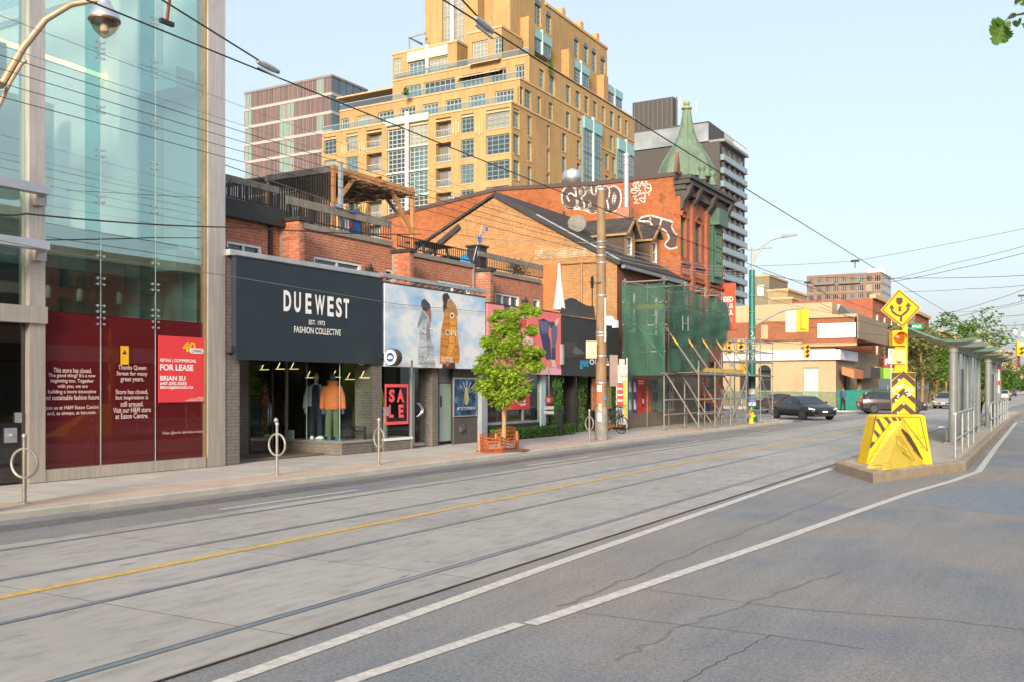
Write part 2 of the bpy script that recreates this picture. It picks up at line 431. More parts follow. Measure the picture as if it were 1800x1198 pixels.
# painted lines
def strip(mb, pts, w, z=.006):
 pts = [Vector((p[0], p[1], 0)) for p in pts]
 for i in range(len(pts) - 1):
  d = (pts[i + 1] - pts[i]).normalized(); nn = Vector((-d.y, d.x, 0)) * w / 2
  if i == 0: a0, a1 = pts[i] + nn, pts[i] - nn
  if i + 2 < len(pts):
   d2 = (pts[i + 2] - pts[i + 1]).normalized(); nn = (nn.normalized() + Vector((-d2.y, d2.x, 0))).normalized() * w / 2
  b0, b1 = pts[i + 1] + nn, pts[i + 1] - nn
  mb.q([(a1.x, a1.y, z), (b1.x, b1.y, z), (b0.x, b0.y, z), (a0.x, a0.y, z)]); a0, a1 = b0, b1
 return mb
struct(strip(MB(), [(-8.02, -12), (-8.16, 20), (-8.16, 56)], .13, .021).build('yellow_centre_line', m_yline))
struct(strip(MB(), [(-4.6, -2), G(395, 1198), G(950, 1000), G(1350, 860), G(1462, 823)], .14).build('white_lane_line', m_line))
struct(strip(MB(), [G(560, 1215), G(914, 1096)], .12).build('white_lane_line', m_line))
struct(strip(MB(), [G(931, 1097), G(1350, 955), G(1500, 901), G(1600, 866), G(1676, 844), G(1720, 828), G(1751, 785), G(1786, 742), (-1.95, 62)], .14).build('white_lane_line', m_line))
for px0, px1 in ((385, 628), (926, 1036), (1177, 1232), (1316, 1352)):
 struct(strip(MB(), [(-11.17, YX(px0, -11.17)), (-11.17, YX(px1, -11.17))], .10).build('white_lane_dash', m_line))
# stop line and crosswalk bars of the crossing street
for Y in (53.2, 56.6, 73.0, 76.4):
 struct(strip(MB(), [(-10.9, Y), (KX + .3, Y)], .3).build('crosswalk_line', m_line)) if Y < 60 else None
struct(strip(MB(), [(-13.2, 57.5), (-13.2, 72)], .25).build('crosswalk_line', m_line))
struct(strip(MB(), [(-16.2, 57.5), (-16.2, 72)], .25).build('crosswalk_line', m_line))
# cracks and tar seams
def wig(pts, n=10, amp=.05):
 out = []
 for i in range(len(pts) - 1):
  for k in range(n):
   t = k / n; p = pts[i].lerp(pts[i + 1], t); out.append(p + Vector((rnd.uniform(-amp, amp), rnd.uniform(-amp, amp), 0)))
 return out + [pts[-1]]
m_crack = mat('crack', (.075, .06, .05), .9, var=.3)
strip(MB(), wig([G(1125, 1034), G(1400, 1070), G(1650, 1088), G(1830, 1110)], 14, .012), .009, .003).build('crack', m_crack, road)
strip(MB(), wig([G(1010, 1075), G(1330, 1113), G(1520, 1140)], 12, .012), .008, .003).build('crack', m_crack, road)
strip(MB(), wig([G(1355, 1115), G(1290, 1150), G(1200, 1198)], 10, .02), .008, .003).build('crack', m_crack, road)
strip(MB(), wig([G(980, 1066), G(1120, 1010), G(1230, 965), G(1360, 912), G(1490, 862)], 8, .05), .035, .003).build('tar_seam', m_patch, road)
strip(MB(), wig([G(1080, 1160), G(1210, 1095), G(1330, 1055), G(1480, 1000)], 8, .05), .03, .003).build('tar_seam', mat('tar_faded', (.175, .165, .158), .7, var=.3, vs=6), road)
strip(MB(), wig([G(580, 1198), G(900, 1105)], 10, .02), .06, .003).build('tar_seam', m_patch, road)
strip(MB(), [(-12.1, -6), (-12.1, 14), (-12.05, 30)], .55, .002).build('gutter_stain', mat('oil_dark', (.13, .125, .125), .6, var=.4, vs=3), road)
# utility-cut patch
MB().q([(-2.6, 16.6, .002), (-.1, 15.6, .002), (.6, 20.2, .002), (-1.3, 20.9, .002)]).build('patch', mat('asphalt_patch', (.185, .205, .23), .7, var=.25, vs=6), road)
# ------------------------------------------------------------------ sidewalks
ZS = .12
sw = MB()
sw.box((KX - .004, -40, -.01), (-90, 52.0, ZS - .012))
sw.box((KX - .004, 76.0, -.01), (-90, 500, ZS - .012))
sw = struct(sw.build('sidewalk', m_conc))
m_kerb = mat('kerb_concrete', (.42, .40, .36), .8, var=.2, vs=2, bs=.2, rand=.06)
kme = MB().loft([[(-.15, -1.49, -.01), (.0, -1.49, -.01), (.0, 1.49, -.01), (-.15, 1.49, -.01)], [(-.15, -1.49, ZS - .03), (.0, -1.49, ZS - .03), (.0, 1.49, ZS - .03), (-.15, 1.49, ZS - .03)], [(-.15, -1.49, ZS), (-.025, -1.49, ZS), (-.025, 1.49, ZS), (-.15, 1.49, ZS)]]).mesh('kerb_stone', m_kerb)
for k in range(20): link('kerb_stone', kme, sw, (KX + .004, -7 + 3 * k, 0))
m_pave = brickmat('paver_band', (.40, .27, .20), (.33, .23, .18), (.20, .17, .15), .2, .1, .006, .25, None, .85, .3, 1.)
pm = MB().q([(KX - .15, -40, ZS - .002), (KX - .15, 52, ZS - .002), (KX - 1.05, 52, ZS - .002), (KX - 1.05, -40, ZS - .002)])
# pavers laid flat: bands read as colour beyond a few metres
pm.build('paver_band', mat('worn_pavers', (.50, .38, .31), .85, var=.14, vs=1.4, bs=.3, bscale=25), sw)
sme = MB().loft([[(-1.1, -.745, -.012), (1.1, -.745, -.012), (1.1, .745, -.012), (-1.1, .745, -.012)], [(-1.1, -.745, -.004), (1.1, -.745, -.004), (1.1, .745, -.004), (-1.1, .745, -.004)], [(-1.09, -.735, 0), (1.09, -.735, 0), (1.09, .735, 0), (-1.09, .735, 0)]]).mesh('paving_slab', m_conc)
for k in range(40): link('paving_slab', sme, sw, (KX - 2.16, -6 + 1.5 * k, ZS))
# ================================================================== glass-fronted store (near left)
FX_ = -16.3
gb = thing('glass_store', 'tall glass and steel storefront with dark red film over its lower panes', 'building', (FX_ - 2, 8, ZS))
cY0, cY1 = YX(365, FX_), YX(395, FX_)       # right column
dY0, dY1 = YX(50, FX_), YX(78, FX_)         # left column
TOP = 11.2
m_film = mat('burgundy_film', (.15, .016, .02), .3, spec=.3, var=.12, vs=.8)
m_wallin = mat('interior_white', (.80, .84, .82), .8, var=.05)
m_floor = mat('interior_floor', (.25, .23, .2), .5)
m_gteal = glassmat('teal_glass', (.78, .88, .85), .27, 0., (.88, 1, .98))
m_gfin = glassmat('teal_glass_fin', (.38, .72, .72), .05, 0., (.7, 1, 1))
zsil = ZZ(825, FX_, dY1)
zfilm = ZZ(546, FX_, dY1)
mb = MB(); mb.box((FX_ - .28, cY0, ZS), (FX_ + .02, cY1, TOP)); mb.build('column', m_steel, gb)
mb = MB(); mb.box((FX_ - .28, cY0 - .05, ZS), (FX_ - .02, cY0 - .003, TOP)); mb.build('column_trim', mat('bronze_trim', (.30, .22, .13), .4, .6), gb)
mb = MB(); mb.box((FX_ - .28, dY0, ZS), (FX_ + .03, dY1, TOP)); mb.build('column', m_steel, gb)
mb = MB(); mb.box((FX_ - .2, dY1 + .003, ZS), (FX_ + .01, cY0 - .054, zsil)); mb.build('plinth', m_steel, gb)
# entrance bay left of the column
mb = MB(); mb.box((FX_ - .3, -2, ZZ(568, FX_, dY0)), (FX_ + .10, dY1 + .001, ZZ(538, FX_, dY0))); mb.build('door_head', m_steel, gb)
e0 = -2.0
door = MB().box((FX_ - .12, e0, ZS + .03), (FX_ - .09, dY0 - .003, ZZ(568, FX_, dY0) - .003)).build('door', glassmat('dark_door_glass', (.32, .26, .22), .10), gb)
hb = MB(); hY = YX(22, FX_); hb.box((FX_ - .085, hY - .1, .87), (FX_ - .05, hY + .12, 1.13)); hb.cyl((FX_ - .05, hY, 1.), (FX_ + .03, hY, 1.), .03); hb.build('handle', m_alu, door)
hb = MB(); hY = YX(36, FX_); hb.box((FX_ - .085, hY - .05, 1.22), (FX_ - .05, hY + .06, 1.4)); hb.build('lock', m_alu, door)
for k, (py, ex) in enumerate(((337, .55), (434, .55))):
 z = ZZ(py, FX_ + .45, dY1)
 mb = MB(); mb.box((FX_ + .25, -4, z - .09), (FX_ + .47, YX(87, FX_ + .45), z + .07)); mb.build('canopy_bar', mat('painted_grey_bar', (.42, .46, .52), .4, .4), gb)
 mb = MB(); mb.box((FX_ + .033, dY0 + .06, z - .25), (FX_ + .16, dY1 - .06, z + .06)); mb.box((FX_ + .16, dY0 + .1, z - .08), (FX_ + .249, dY1 - .1, z + .04)); mb.build('bracket', m_steel, gb)
# panes
jl = [dY1 + .004, YX(182, FX_), YX(278, FX_), cY0 - .054]
zr = [zsil, zfilm, 5.2, 8.4, TOP]
for i in range(3):
 for j in range(4):
  a, b = jl[i] + .006, jl[i + 1] - .006; c, d = zr[j] + .005, zr[j + 1] - .005
  mb = MB(); mb.box((FX_ - .10, a, c), (FX_ - .082, b, d)); mb.build('pane', m_gteal if j else glassmat('clear_front_glass', (.95, .9, .9), .02) if 'clear_front_glass' not in MATS else MATS['clear_front_glass'], gb)
  if j == 0: MB().box((FX_ - .115, a, c), (FX_ - .104, b, d)).build('film_panel', m_film, gb)
for j in range(1, 4):
 mb = MB(); mb.box((FX_ - .10, -6, zr[j] + .005), (FX_ - .082, dY0 - .004, zr[j + 1] - .005)); mb.build('pane', m_gteal, gb)
for i in (1, 2):
 w = .42
 mb = MB(); mb.box((FX_ - .12 - w, jl[i] - .012, zfilm), (FX_ - .12, jl[i] + .012, TOP)); mb.build('glass_fin', m_gfin, gb)
 mb = MB(); mb.box((FX_ - .09, jl[i] - .005, zsil), (FX_ - .08, jl[i] + .005, TOP)); mb.build('joint', mat('silicone', (.45, .6, .6), .4), gb)
 for z in (zfilm - .12, zfilm + .12, 3.9, 4.45, 5.5, 6.4, 7.25, 8.3, 8.5, 9.4):
  mb = MB()
  for dy in (-.07, .07):
   for dz in (-.06, .06):
    mb.cyl((FX_ - .08, jl[i] + dy, z + dz), (FX_ - .06, jl[i] + dy, z + dz), .024, n=8); mb.bar((FX_ - .13, jl[i], z), (FX_ - .13, jl[i] + dy, z + dz), .02, .02)
  mb.build('spider_fitting', m_alu, gb)
# shell and interior
BD = -26.0
mb = MB()
mb.box((BD, -45, ZS), (BD + .2, cY1 - .01, TOP)); mb.box((BD + .2, cY1 - .25, ZS), (FX_ - .284, cY1 - .005, TOP))
mb.build('wall', m_wallin, gb)
for k in range(9): y = cY1 - .3 - k * 3; MB().box((BD, y - .15, TOP), (FX_, y, TOP + .3)).build('added_roof_beam', m_white, gb)
MB().box((BD, -45, TOP + .302), (FX_, cY1, TOP + .32)).build('added_glass_roof', m_glass, gb)  # unseen glass roof on beams, added to let the sky brighten the interior
mb = MB(); mb.box((FX_ - .3, -45, ZS), (FX_, -2.01, TOP)); mb.build('side_wall', mat('panel_grey', (.3, .3, .3), .6), gb)
zf = ZZ(452, FX_, YX(300, FX_))
mb = MB(); mb.box((BD + .21, -20, zf - .25), (FX_ - 1.4, cY1 - .26, zf + .12)); mb.build('floor_slab', mat('slab_white', (.65, .7, .7), .8), gb)
mb = MB(); mb.box((FX_ - 1.39, -20, zf - .35), (FX_ - 1.2, cY1 - .26, zf + .5)); mb.build('slab_edge', mat('slab_edge_grey', (.32, .36, .36), .7), gb)
mb = MB(); mb.box((BD + .21, -20, ZS), (FX_ - .35, cY1 - .26, ZS + .05)); mb.build('floor', m_floor, gb)
mb = MB(); mb.box((-21.5, 10.9, zf + .13), (-21.1, 14.6, 8.6)); mb.box((-21.1, 11.2, 7.9), (-18.4, 11.7, 8.7)); mb.build('partition', mat('partition_grey', (.42, .46, .45), .8), gb)
mb = MB(); mb.box((-18.6, cY1 - .95, ZS), (-18.0, cY1 - .27, TOP)); mb.box((-18.0, cY1 - 1.0, 8.3), (FX_ - .4, cY1 - .5, 8.75)); mb.box((-18.0, cY1 - 1.0, zf - .2), (FX_ - .4, cY1 - .5, zf + .25)); mb.build('concrete_pillar', m_wallin, gb)
m_strip = mat('warm_strip_light', (1., .62, .14), .5, var=0, emit=2.2)
mb = MB(); mb.bar(onX(0, 72, -20), onX(240, 155, -20), .07, .07); mb.build('strip_light', m_strip, gb)
# film lettering (dimensions follow the lines on the glass)
FT = FX_ - .075
m_pink = mat('pale_pink_print', (.72, .52, .50), .5, var=0)
for s, x0, x1, y in (('This store has closed.', 94, 161, 650), ("The good thing? It's a new", 85, 168, 659.5), ('beginning too. Together', 89, 165, 669), ('with you, we are', 101, 154, 678.5), ('building a more innovative', 84.5, 169, 688), ('and sustainable fashion future.', 76.5, 176, 697.5), ('Join us at H&M Eaton Centre', 79.5, 173, 716), ('and, as always, at hm.com.', 83, 169, 725.5)):
 pxtext(s, '+X', FT, x0, y - 4.2, x1, y + 4.2, m_pink, gb, bold=.012)
for s, x0, x1, y in (('Thanks Queen', 208, 257, 645.5), ('Street for many', 205, 259, 656.5), ('great years.', 212, 253, 667), ('Store has closed,', 203.5, 260, 688), ('but inspiration is', 203.5, 260.5, 698.5), ('still around.', 212, 252, 709), ('Visit our H&M store', 199, 265, 719.5), ('at Eaton Centre.', 203, 260.5, 730)):
 pxtext(s, '+X', FT, x0, y - 4.6, x1, y + 4.6, m_pink, gb, bold=.012)
pxtext('Follow @hm for daily fashion inspiration', '+X', FT, 286, 756, 363, 762, m_pink, gb)
a, b = onX(212, 607, FT), onX(226, 640, FT)
n1 = MB().box((FT, a.y, b.z), (FT + .006, b.y, a.z)).build('notice', m_yelT, gb)
mb = MB(); c = onX(219, 618, FT + .008); mb.q([(FT + .009, c.y - .05, c.z - .04), (FT + .009, c.y + .05, c.z - .04), (FT + .009, c.y, c.z + .05)]); mb.build('print', m_black, n1)
# lease sign
a, b = onX(278, 589, FT), onX(367.5, 705, FT)
lease = thing('lease_sign', 'bright red FOR LEASE sign stuck on the dark red window film', 'sign', (FT, a.y, b.z))
zt, zb = ZZ(592, FT, (a.y + b.y) / 2), b.z
MB().box((FT + .001, a.y, zb), (FT + .014, b.y, zt)).build('board', mat('lease_red', (.70, .045, .055), .45, var=.03), lease)
T2 = FT + .018
for s, x0, y0, x1, y1 in (('RETAIL | COMMERCIAL', 281.5, 630, 345, 637), ('FOR LEASE', 281.5, 639.5, 340, 650.5), ('BRIAN SU', 281.5, 659.5, 326, 668), ("647-292-3333", 281.5, 670, 328, 676), ('BRIAN@BRIANSU.CA', 281.5, 677.5, 340, 683.5)):
 pxtext(s, '+X', T2, x0, y0, x1, y1, m_wtxt, lease, bold=.03)
for x0, y in ((346, 697.5), (332, 700), (326, 702.5)): pxtext('COMMERCIAL REALTY', '+X', T2, x0, y - 1, 362, y + 1, m_wtxt, lease)
pxtext('40', '+X', T2, 321, 600, 344, 618, m_yelT, lease, bold=.04)
c0, c1 = onX(333, 611, T2), onX(358, 621, T2)
mb = MB(); r = (c0.z - c1.z) / 2; zc = (c0.z + c1.z) / 2
pts = [(T2 + .002, c0.y + r + math.cos(t) * r, zc + math.sin(t) * r) for t in [math.pi / 2 + math.pi * k / 8 for k in range(9)]] + [(T2 + .002, c1.y - r + math.cos(t) * r, zc + math.sin(t) * r) for t in [-math.pi / 2 + math.pi * k / 8 for k in range(9)]]
mb.q(pts); mb.build('logo_pill', m_wtxt, lease)
pxtext('LIVING', '+X', T2 + .004, 337, 613, 355.5, 619, mat('purple_print', (.15, .03, .10), .5, var=0), lease, bold=.02)
# pendant lamps inside
for px, py in ((84, 512), (140, 518), (209, 524), (271, 531)):
 p = onX(px, py, FX_ - 1.0)
 t = thing('pendant_lamp', '%s white spotlight hanging behind the teal glass above the red film' % {84: 'leftmost', 140: 'second', 209: 'third', 271: 'rightmost'}[px], 'lamp', p, group='spotlights in the glass store')
 MB().lathe(p, [(.055, -.13), (.06, -.1), (.055, .08), (.02, .12)], 12).build('shade', m_white, t, True)
 MB().cyl(p + Vector((0, 0, .12)), p + Vector((0, 0, zf - .352 - p.z)), .008, n=6).build('stem', m_black, t)
# ================================================================== red brick row with shops
XW, XS, XG = -17.2, -16.3, -16.08           # upper wall, shopfront line, sign faces
m_redb = brickmat('red_brick', (.50, .165, .085), (.42, .125, .068), (.44, .30, .22), dirt=.18)
m_redb2 = brickmat('rough_red_brick', (.46, .15, .08), (.34, .10, .06), (.34, .27, .22), .24, .085, .014, .4, (.5, .42, .36))
m_gbrick = brickmat('grey_painted_brick', (.20, .18, .165), (.185, .165, .15), (.15, .135, .125), bst=.8, dirt=.15)
m_cop = mat('stone_coping', (.22, .20, .175), .8, var=.25, vs=4)
m_flash = mat('dark_flashing', (.03, .028, .028), .6, var=.3)
row = thing('brick_row', 'two-storey red brick row with roof terraces above the billboards', 'building', (XW - 3, 22, ZS))
yE = YX(955, XW); yA = cY1 + .01
fins = [(YX(536, -16.55), 390), (YX(728, -16.55), 445), (YX(868, -16.55), 478)]
secs = []                   # (y0, y1, ztop)
ys = [yA] + [f[0] for f in fins] + [yE]
zt_ = [ZZ(392, XW, YX(445, XW)), ZZ(420, XW, YX(620, XW)), ZZ(464, XW, YX(790, XW)), ZZ(492, XW, YX(912, XW))]
holes = []
def hpx(px0, py0, px1, py1, h):
 a = YX(px0, XW); b = YX(px1, XW); z = (ZZ(py0, XW, a) + ZZ(py1, XW, b)) / 2; return (a, b, z - h, z)
wins = [(hpx(399, 421, 461, 434, 1.3), 2), (hpx(552, 449, 635, 465, 1.3), 2), (hpx(677, 471, 692, 475, 1.0), 1), (hpx(769, 490, 826, 503, 1.3), 2), (hpx(871, 513, 913, 522, 1.2), 3), (hpx(938, 524, 949, 527, 1.0), 1)]
for i in range(4):
 mb = MB(); y0, y1 = ys[i], ys[i + 1]
 hs = [w[0] for w in wins if y0 < (w[0][0] + w[0][1]) / 2 < y1]
 wall(mb, '+X', XW, y0, y1, 2.73, zt_[i], hs, .14); mb.build('wall', m_redb, row)
 zt = zt_[i]
 if i == 0:
  mb = MB(); mb.box((XW - .35, y0, zt + .003), (XW + .22, y1 - .21, zt + .42)); mb.build('flashing', m_flash, row)
 else:
  n = 5; me = MB().box((-.2, -(y1 - y0 - .24) / n / 2 + .006, 0), (.06, (y1 - y0 - .24) / n / 2 - .006, .14)).mesh('coping_stone', m_cop)
  for k in range(n): inst('coping_stone', me, (XW, y0 + .02 + (k + .5) * (y1 - y0 - .24) / n, zt + .003), row)
for h, nx in wins: window(row, '+X', XW, *h, nx, 1, m_white, m_glassd, .12, .07, .06, sill=None)
# party-wall piers laid brick by brick (the two nearest) / as walls
m_bk = mat('pier_brick', (.46, .15, .08), .85, var=.25, vs=7, bs=.4, bscale=50, rand=.28)
m_mort = mat('mortar', (.34, .25, .19), .9, var=.2, vs=5)
for k, (yf, py) in enumerate(fins):
 zt = ZZ(py, -16.55, yf); core = MB().box((XW - .3, yf - .2, 2.73), (-16.56, yf - .008, zt));
 pier = core.build('party_wall', m_mort if k < 2 else m_redb2, row)
 cp = MB(); cp.box((XW - .33, yf - .27, zt + .003), (-16.48, yf + .05, zt + .1)); cp.build('pier_cap', m_flash, pier)
 if k < 2:
  def bme(w, d): return MB().loft([[(-w / 2, -.012, -.032), (w / 2, -.012, -.032), (w / 2, -.012, .032), (-w / 2, -.012, .032)], [(-w / 2, 0, -.032), (w / 2, 0, -.032), (w / 2, 0, .032), (-w / 2, 0, .032)]][::-1]).mesh('brick', m_bk)
  full, half = bme(.212, 0), bme(.098, 0); nrow = int((zt - 4.35) / .075)
  cap = 0
  for r in range(nrow):
   z = zt - .045 - r * .075; x = -16.565
   off = r % 2
   x1 = XW + .0 if k else XW + .0
   spots = []
   xx = -16.56
   if off: spots.append((xx - .05, half)); xx -= .11
   while xx - .212 > XW - .02: spots.append((xx - .106, full)); xx -= .224
   for sx, me in spots: inst('brick', me, (sx, yf - .201, z), pier)
   inst('brick', full if False else bme_face if False else half, (-16.548, yf - .11 + (.03 if off else -.03), z), pier, (0, 0, R(90)))
# shopfront roof edge (grey metal) and soffit
mb = MB(); a = onX(402, 447, XG - .12); b = onX(672, 492, XG - .12); zt = (a.z + b.z) / 2 + .02
mb.box((XW + .01, yA, zt - .02), (XG - .06, YX(672, XG), zt + .11)); mb.build('roof_edge', mat('grey_capping', (.36, .40, .44), .5), row)
zt2 = onX(760, 505, XG - .12).z
mb = MB(); mb.box((XG - .17, YX(675, XG), zt2 + .06), (XG - .05, YX(858, XG), zt2 + .17))
for k in range(14):
 y = YX(680, XG) + k * .36; mb.bar((XG - .11, y, zt2 - .09), (XG - .11, y + (.36 if k % 2 else .36), zt2 + (.06 if k % 2 else .06)), .03, .03)
mb.bar((XG - .11, YX(676, XG), zt2 - .1), (XG - .11, YX(857, XG), zt2 - .1), .04, .04); mb.build('sign_truss', m_galv, row)
# ground-floor shell: back wall, ceilings, floors, cross walls
y_d0 = 19.2; yS = YX(673, XS); yC = YX(855, XS); yP = YX(988, XS); yK = YX(1090, XS)
ZCEIL = 2.62
m_int = mat('shop_interior', (.055, .055, .06), .8, var=.3, vs=1)
mb = MB(); mb.box((-22.0, yA, ZS), (-21.9, 37.2, 4.2)); mb.box((-21.9, yA, ZCEIL), (XS - .02, 37.2, ZCEIL + .1))
for y in (yS, yC, yP): mb.box((-21.9, y - .05, ZS), (XS - .35, y + .05, ZCEIL - .003))
mb.build('shop_shell', m_int, row)
mb = MB(); mb.box((-21.9, yA + .3, ZS + .002), (XS - .4, 37.2, ZS + .05)); mb.build('shop_floor', mat('shop_floor_wood', (.16, .12, .09), .5), row)
mb = MB(); mb.box((XS - .2, yA, ZCEIL - .0), (XG - .03, yE + .5, ZCEIL + .15)); mb.build('lintel', m_flash, row)
# grey painted piers
p1 = YX(421, XS)
for y0, y1, x0, x1, z1 in ((yA, p1, -17.3, XS, 4.85), (YX(655, XG - .02), YX(673, XG - .02), -16.7, XG - .06, ZCEIL), (YX(761, XS), YX(771, XS), -16.75, XS - .02, ZCEIL)):
 MB().box((x0, y0, ZS), (x1, y1, z1)).build('pier', m_gbrick, row)
MB().box((-18.05, p1 - .3, ZS), (-17.92, YX(437, -17.92), ZCEIL)).build('recess_wall', m_gbrick, row)
MB().box((XG - .08, yA, ZS), (XG - .07, yA, ZS))
mb = MB(); pt = ZZ(446, XS, yA); mb.box((XS - .3, yA + .003, 4.853), (XS + .03, p1 + .02, 4.95)); mb.build('pier_cap', m_flash, row)
# --- first shop entrance door and display window
XD = -17.92
dy0, dy1 = YX(437, XD), YX(481, XD) - .0
m_mul = mat('mullion_metal', (.36, .33, .28), .4, .5)
def glazed(parent, name, plane, at, u0, u1, z0, z1, gm=None, fw=.05, fm=None, d=.05):
 mb = MB(); pbox(mb, plane, at, u0, u1, z0, z0 + fw * 1.6, 0, d); pbox(mb, plane, at, u0, u1, z1 - fw, z1, 0, d)
 pbox(mb, plane, at, u0, u0 + fw, z0 + fw * 1.6, z1 - fw, 0, d); pbox(mb, plane, at, u1 - fw, u1, z0 + fw * 1.6, z1 - fw, 0, d)
 f = mb.build(name, fm or m_mul, parent)
 mb = MB(); pbox(mb, plane, at, u0 + fw, u1 - fw, z0 + fw * 1.6, z1 - fw, d * .4, d * .4 + .012); mb.build('pane', gm or m_glass, f); return f
dd = glazed(row, 'door', '+X', XD, dy0, min(dy1, y_d0 - .06), ZS + .02, 2.5, None, .07, m_black)
def bow(parent, x, y, z0, z1, m=m_alu, s=1):
 pts = [(x + .03 + .09 * math.sin(math.pi * k / 8), y + s * .1 * math.sin(math.pi * k / 8), z0 + (z1 - z0) * k / 8) for k in range(9)]
 MB().tube(pts, .016, 8).build('handle', m, parent, True)
bow(dd, XD, YX(470, XD), .95, 1.45, m_alu, -1); bow(dd, XD, YX(474.5, XD), .95, 1.45, m_alu, -1)
DB = .42                                            # display base height
mb = MB(); mb.box((-18.0, y_d0, ZS), (XG - .02, YX(655, XG - .02) - .003, DB)); mb.build('display_base', m_gbrick, row)
mb = MB(); mb.box((-18.0, y_d0 - .03, DB + .002), (XG + .01, YX(655, XG) - .003, DB + .07)); mb.build('display_sill', m_alu, row)
xs = [-17.98, XY(501, y_d0), XY(539, y_d0), XY(597, y_d0)]
m_gline = mat('glass_edge', (.5, .6, .58), .2, .2)
for i in range(3):
 MB().box((xs[i] + .006, y_d0, DB + .073), (xs[i + 1] - .006, y_d0 + .012, ZCEIL - .06)).build('pane', m_glass, row)
 MB().box((xs[i + 1] - .005, y_d0 - .004, DB + .073), (xs[i + 1] + .005, y_d0 + .016, ZCEIL - .06)).build('glass_joint', m_gline, row)
MB().box((XG - .04, y_d0 + .03, DB + .073), (XG - .028, YX(655, XG) - .02, ZCEIL - .06)).build('pane', m_glass, row)
MB().box((-18.03, y_d0 - .02, ZS), (-17.97, y_d0 + .05, ZCEIL - .01)).build('mullion', m_mul, row)
MB().box((-18.03, y_d0 - .02, ZCEIL - .058), (XG - .02, y_d0 + .03, ZCEIL - .003)).build('head_rail', m_mul, row)
# second shop: sale window, door, service door, poster panel
ya, yb = YX(676, XG), YX(723, XG)
mb = MB(); mb.box((-16.6, ya, ZS), (XG - .02, yb, .40)); mb.build('display_base', m_gbrick, row)
MB().box((-16.65, ya, .402), (XG + .02, yb + .05, .47)).build('display_sill', m_white, row)
MB().box((XG - .04, ya + .01, .473), (XG - .028, yb - .01, ZCEIL - .06)).build('pane', m_glass, row)
MB().box((XG - .07, yb, ZS), (XG - .0, yb + .06, ZCEIL - .003)).build('mullion', m_alu, row)
d2 = glazed(row, 'door', '+X', XS - .25, YX(729, XS - .2), YX(759, XS - .2), ZS + .02, 2.45, None, .06, m_alu)
bow(d2, XS - .25, YX(734, XS - .2), 1.0, 1.4); bow(d2, XS - .25, YX(737, XS - .2), 1.0, 1.4)
XQ = XS - .3
d3 = MB().box((XQ - .05, YX(773, XQ), ZS + .09), (XQ, YX(793, XQ), ZZ(673, XQ, YX(783, XQ)))).build('service_door', mat('frosted_green_door', (.42, .55, .50), .3, var=.06), row)
MB().box((XQ - .06, YX(772, XQ), ZZ(672, XQ, YX(783, XQ)) + .01), (XQ - .01, YX(794, XQ), ZCEIL - .004)).build('transom', mat('grey_transom', (.3, .31, .32), .5), row)
MB().box((XQ + .003, YX(774, XQ), 1.25), (XQ + .03, YX(774, XQ) + .03, 1.6)).build('handle', m_black, d3)
MB().box((XQ - .06, YX(794, XQ), ZS), (XQ + .04, YX(797, XQ), ZCEIL - .004)).build('jamb', m_black, row)
# slatted panel with poster
m_slat = mat('charcoal_slat', (.085, .078, .074), .7, rand=.15)
u0, u1 = YX(797.5, XS - .1), YX(843, XS - .1); n = 16; w = (u1 - u0) / n
sme_ = MB().box((-.05, -w / 2 + .004, 0), (0, w / 2 - .004, ZCEIL - ZS - .01)).mesh('slat', m_slat)
for k in range(n): inst('slat', sme_, (XS - .1, u0 + (k + .5) * w, ZS), row)
MB().box((XS - .2, u0, ZS), (XS - .152, u1, ZCEIL - .004)).build('slat_backing', m_dark, row)
MB().box((XS - .3, YX(844, XS), ZS), (XS + .06, YX(854, XS), ZCEIL - .004)).build('pier', mat('grey_blue_paint', (.27, .30, .34), .6), row)
z0 = ZZ(760, XS - .1, YX(815, XS)); c = Vector((XS - .06, YX(815, XS), ZZ(752, XS, YX(815, XS))))
box_ = MB().box((-.04, -.11, -.08), (.04, .11, .1)).mesh('meter_box', mat('meter_grey', (.10, .095, .09), .5)); inst('meter_box', box_, c, row, (R(18), 0, 0))
# ================================================================== billboards
def billboard(name, label, px0, px1, zb, zt, m, X=XG, bt=.14):
 a, b = YX(px0, X), YX(px1, X)
 t = thing(name, label, 'billboard', (X, a, zb))
 MB().box((X - bt, a, zb), (X, b, zt)).build('panel', m, t)
 mb = MB(); mb.box((X - bt - .04, a - .03, zt + .002), (X + .015, b + .03, zt + .035)); mb.build('top_trim', m_flash, t)
 return t, a, b
def shape(parent, X, pts, m, name='print', off=.004):          # flat printed figure given by photo pixels on plane X
 return MB().q([onX(p[0], p[1], X + off) for p in pts]).build(name, m, parent)
m_navy = mat('navy_panel', (.018, .030, .042), .55, var=.12, vs=1, streak=.12)
due, a, b = billboard('shop_sign', 'large dark navy billboard reading DUEWEST over the first clothes shop', 415, 672, 2.47, 4.74, m_navy)
X = XG + .004
for ch, x0, x1, ym in (('D', 498.5, 512, 1), ('U', 517, 529, 1), ('E', 537, 547.5, 1), ('W', 553.5, 571, 1), ('E', 575.5, 586.5, 1), ('S', 590.5, 601, 1), ('T', 604, 613.5, 1)):
 xm = (x0 + x1) / 2; yt = 511 + (xm - 505) * .141; yb_ = 547.5 + (xm - 505) * .117
 o = pxtext(ch, '+X', X, x0, yt, x1, yb_, m_wtxt, due, name='letter', bold=.035); del o['kind']
pxtext('EST. 1973', '+X', X, 543, 563.5, 571, 571.5, m_wtxt, due, bold=.01)
pxtext('FASHION COLLECTIVE', '+X', X, 517, 576.5, 599, 587.5, m_wtxt, due, bold=.012)
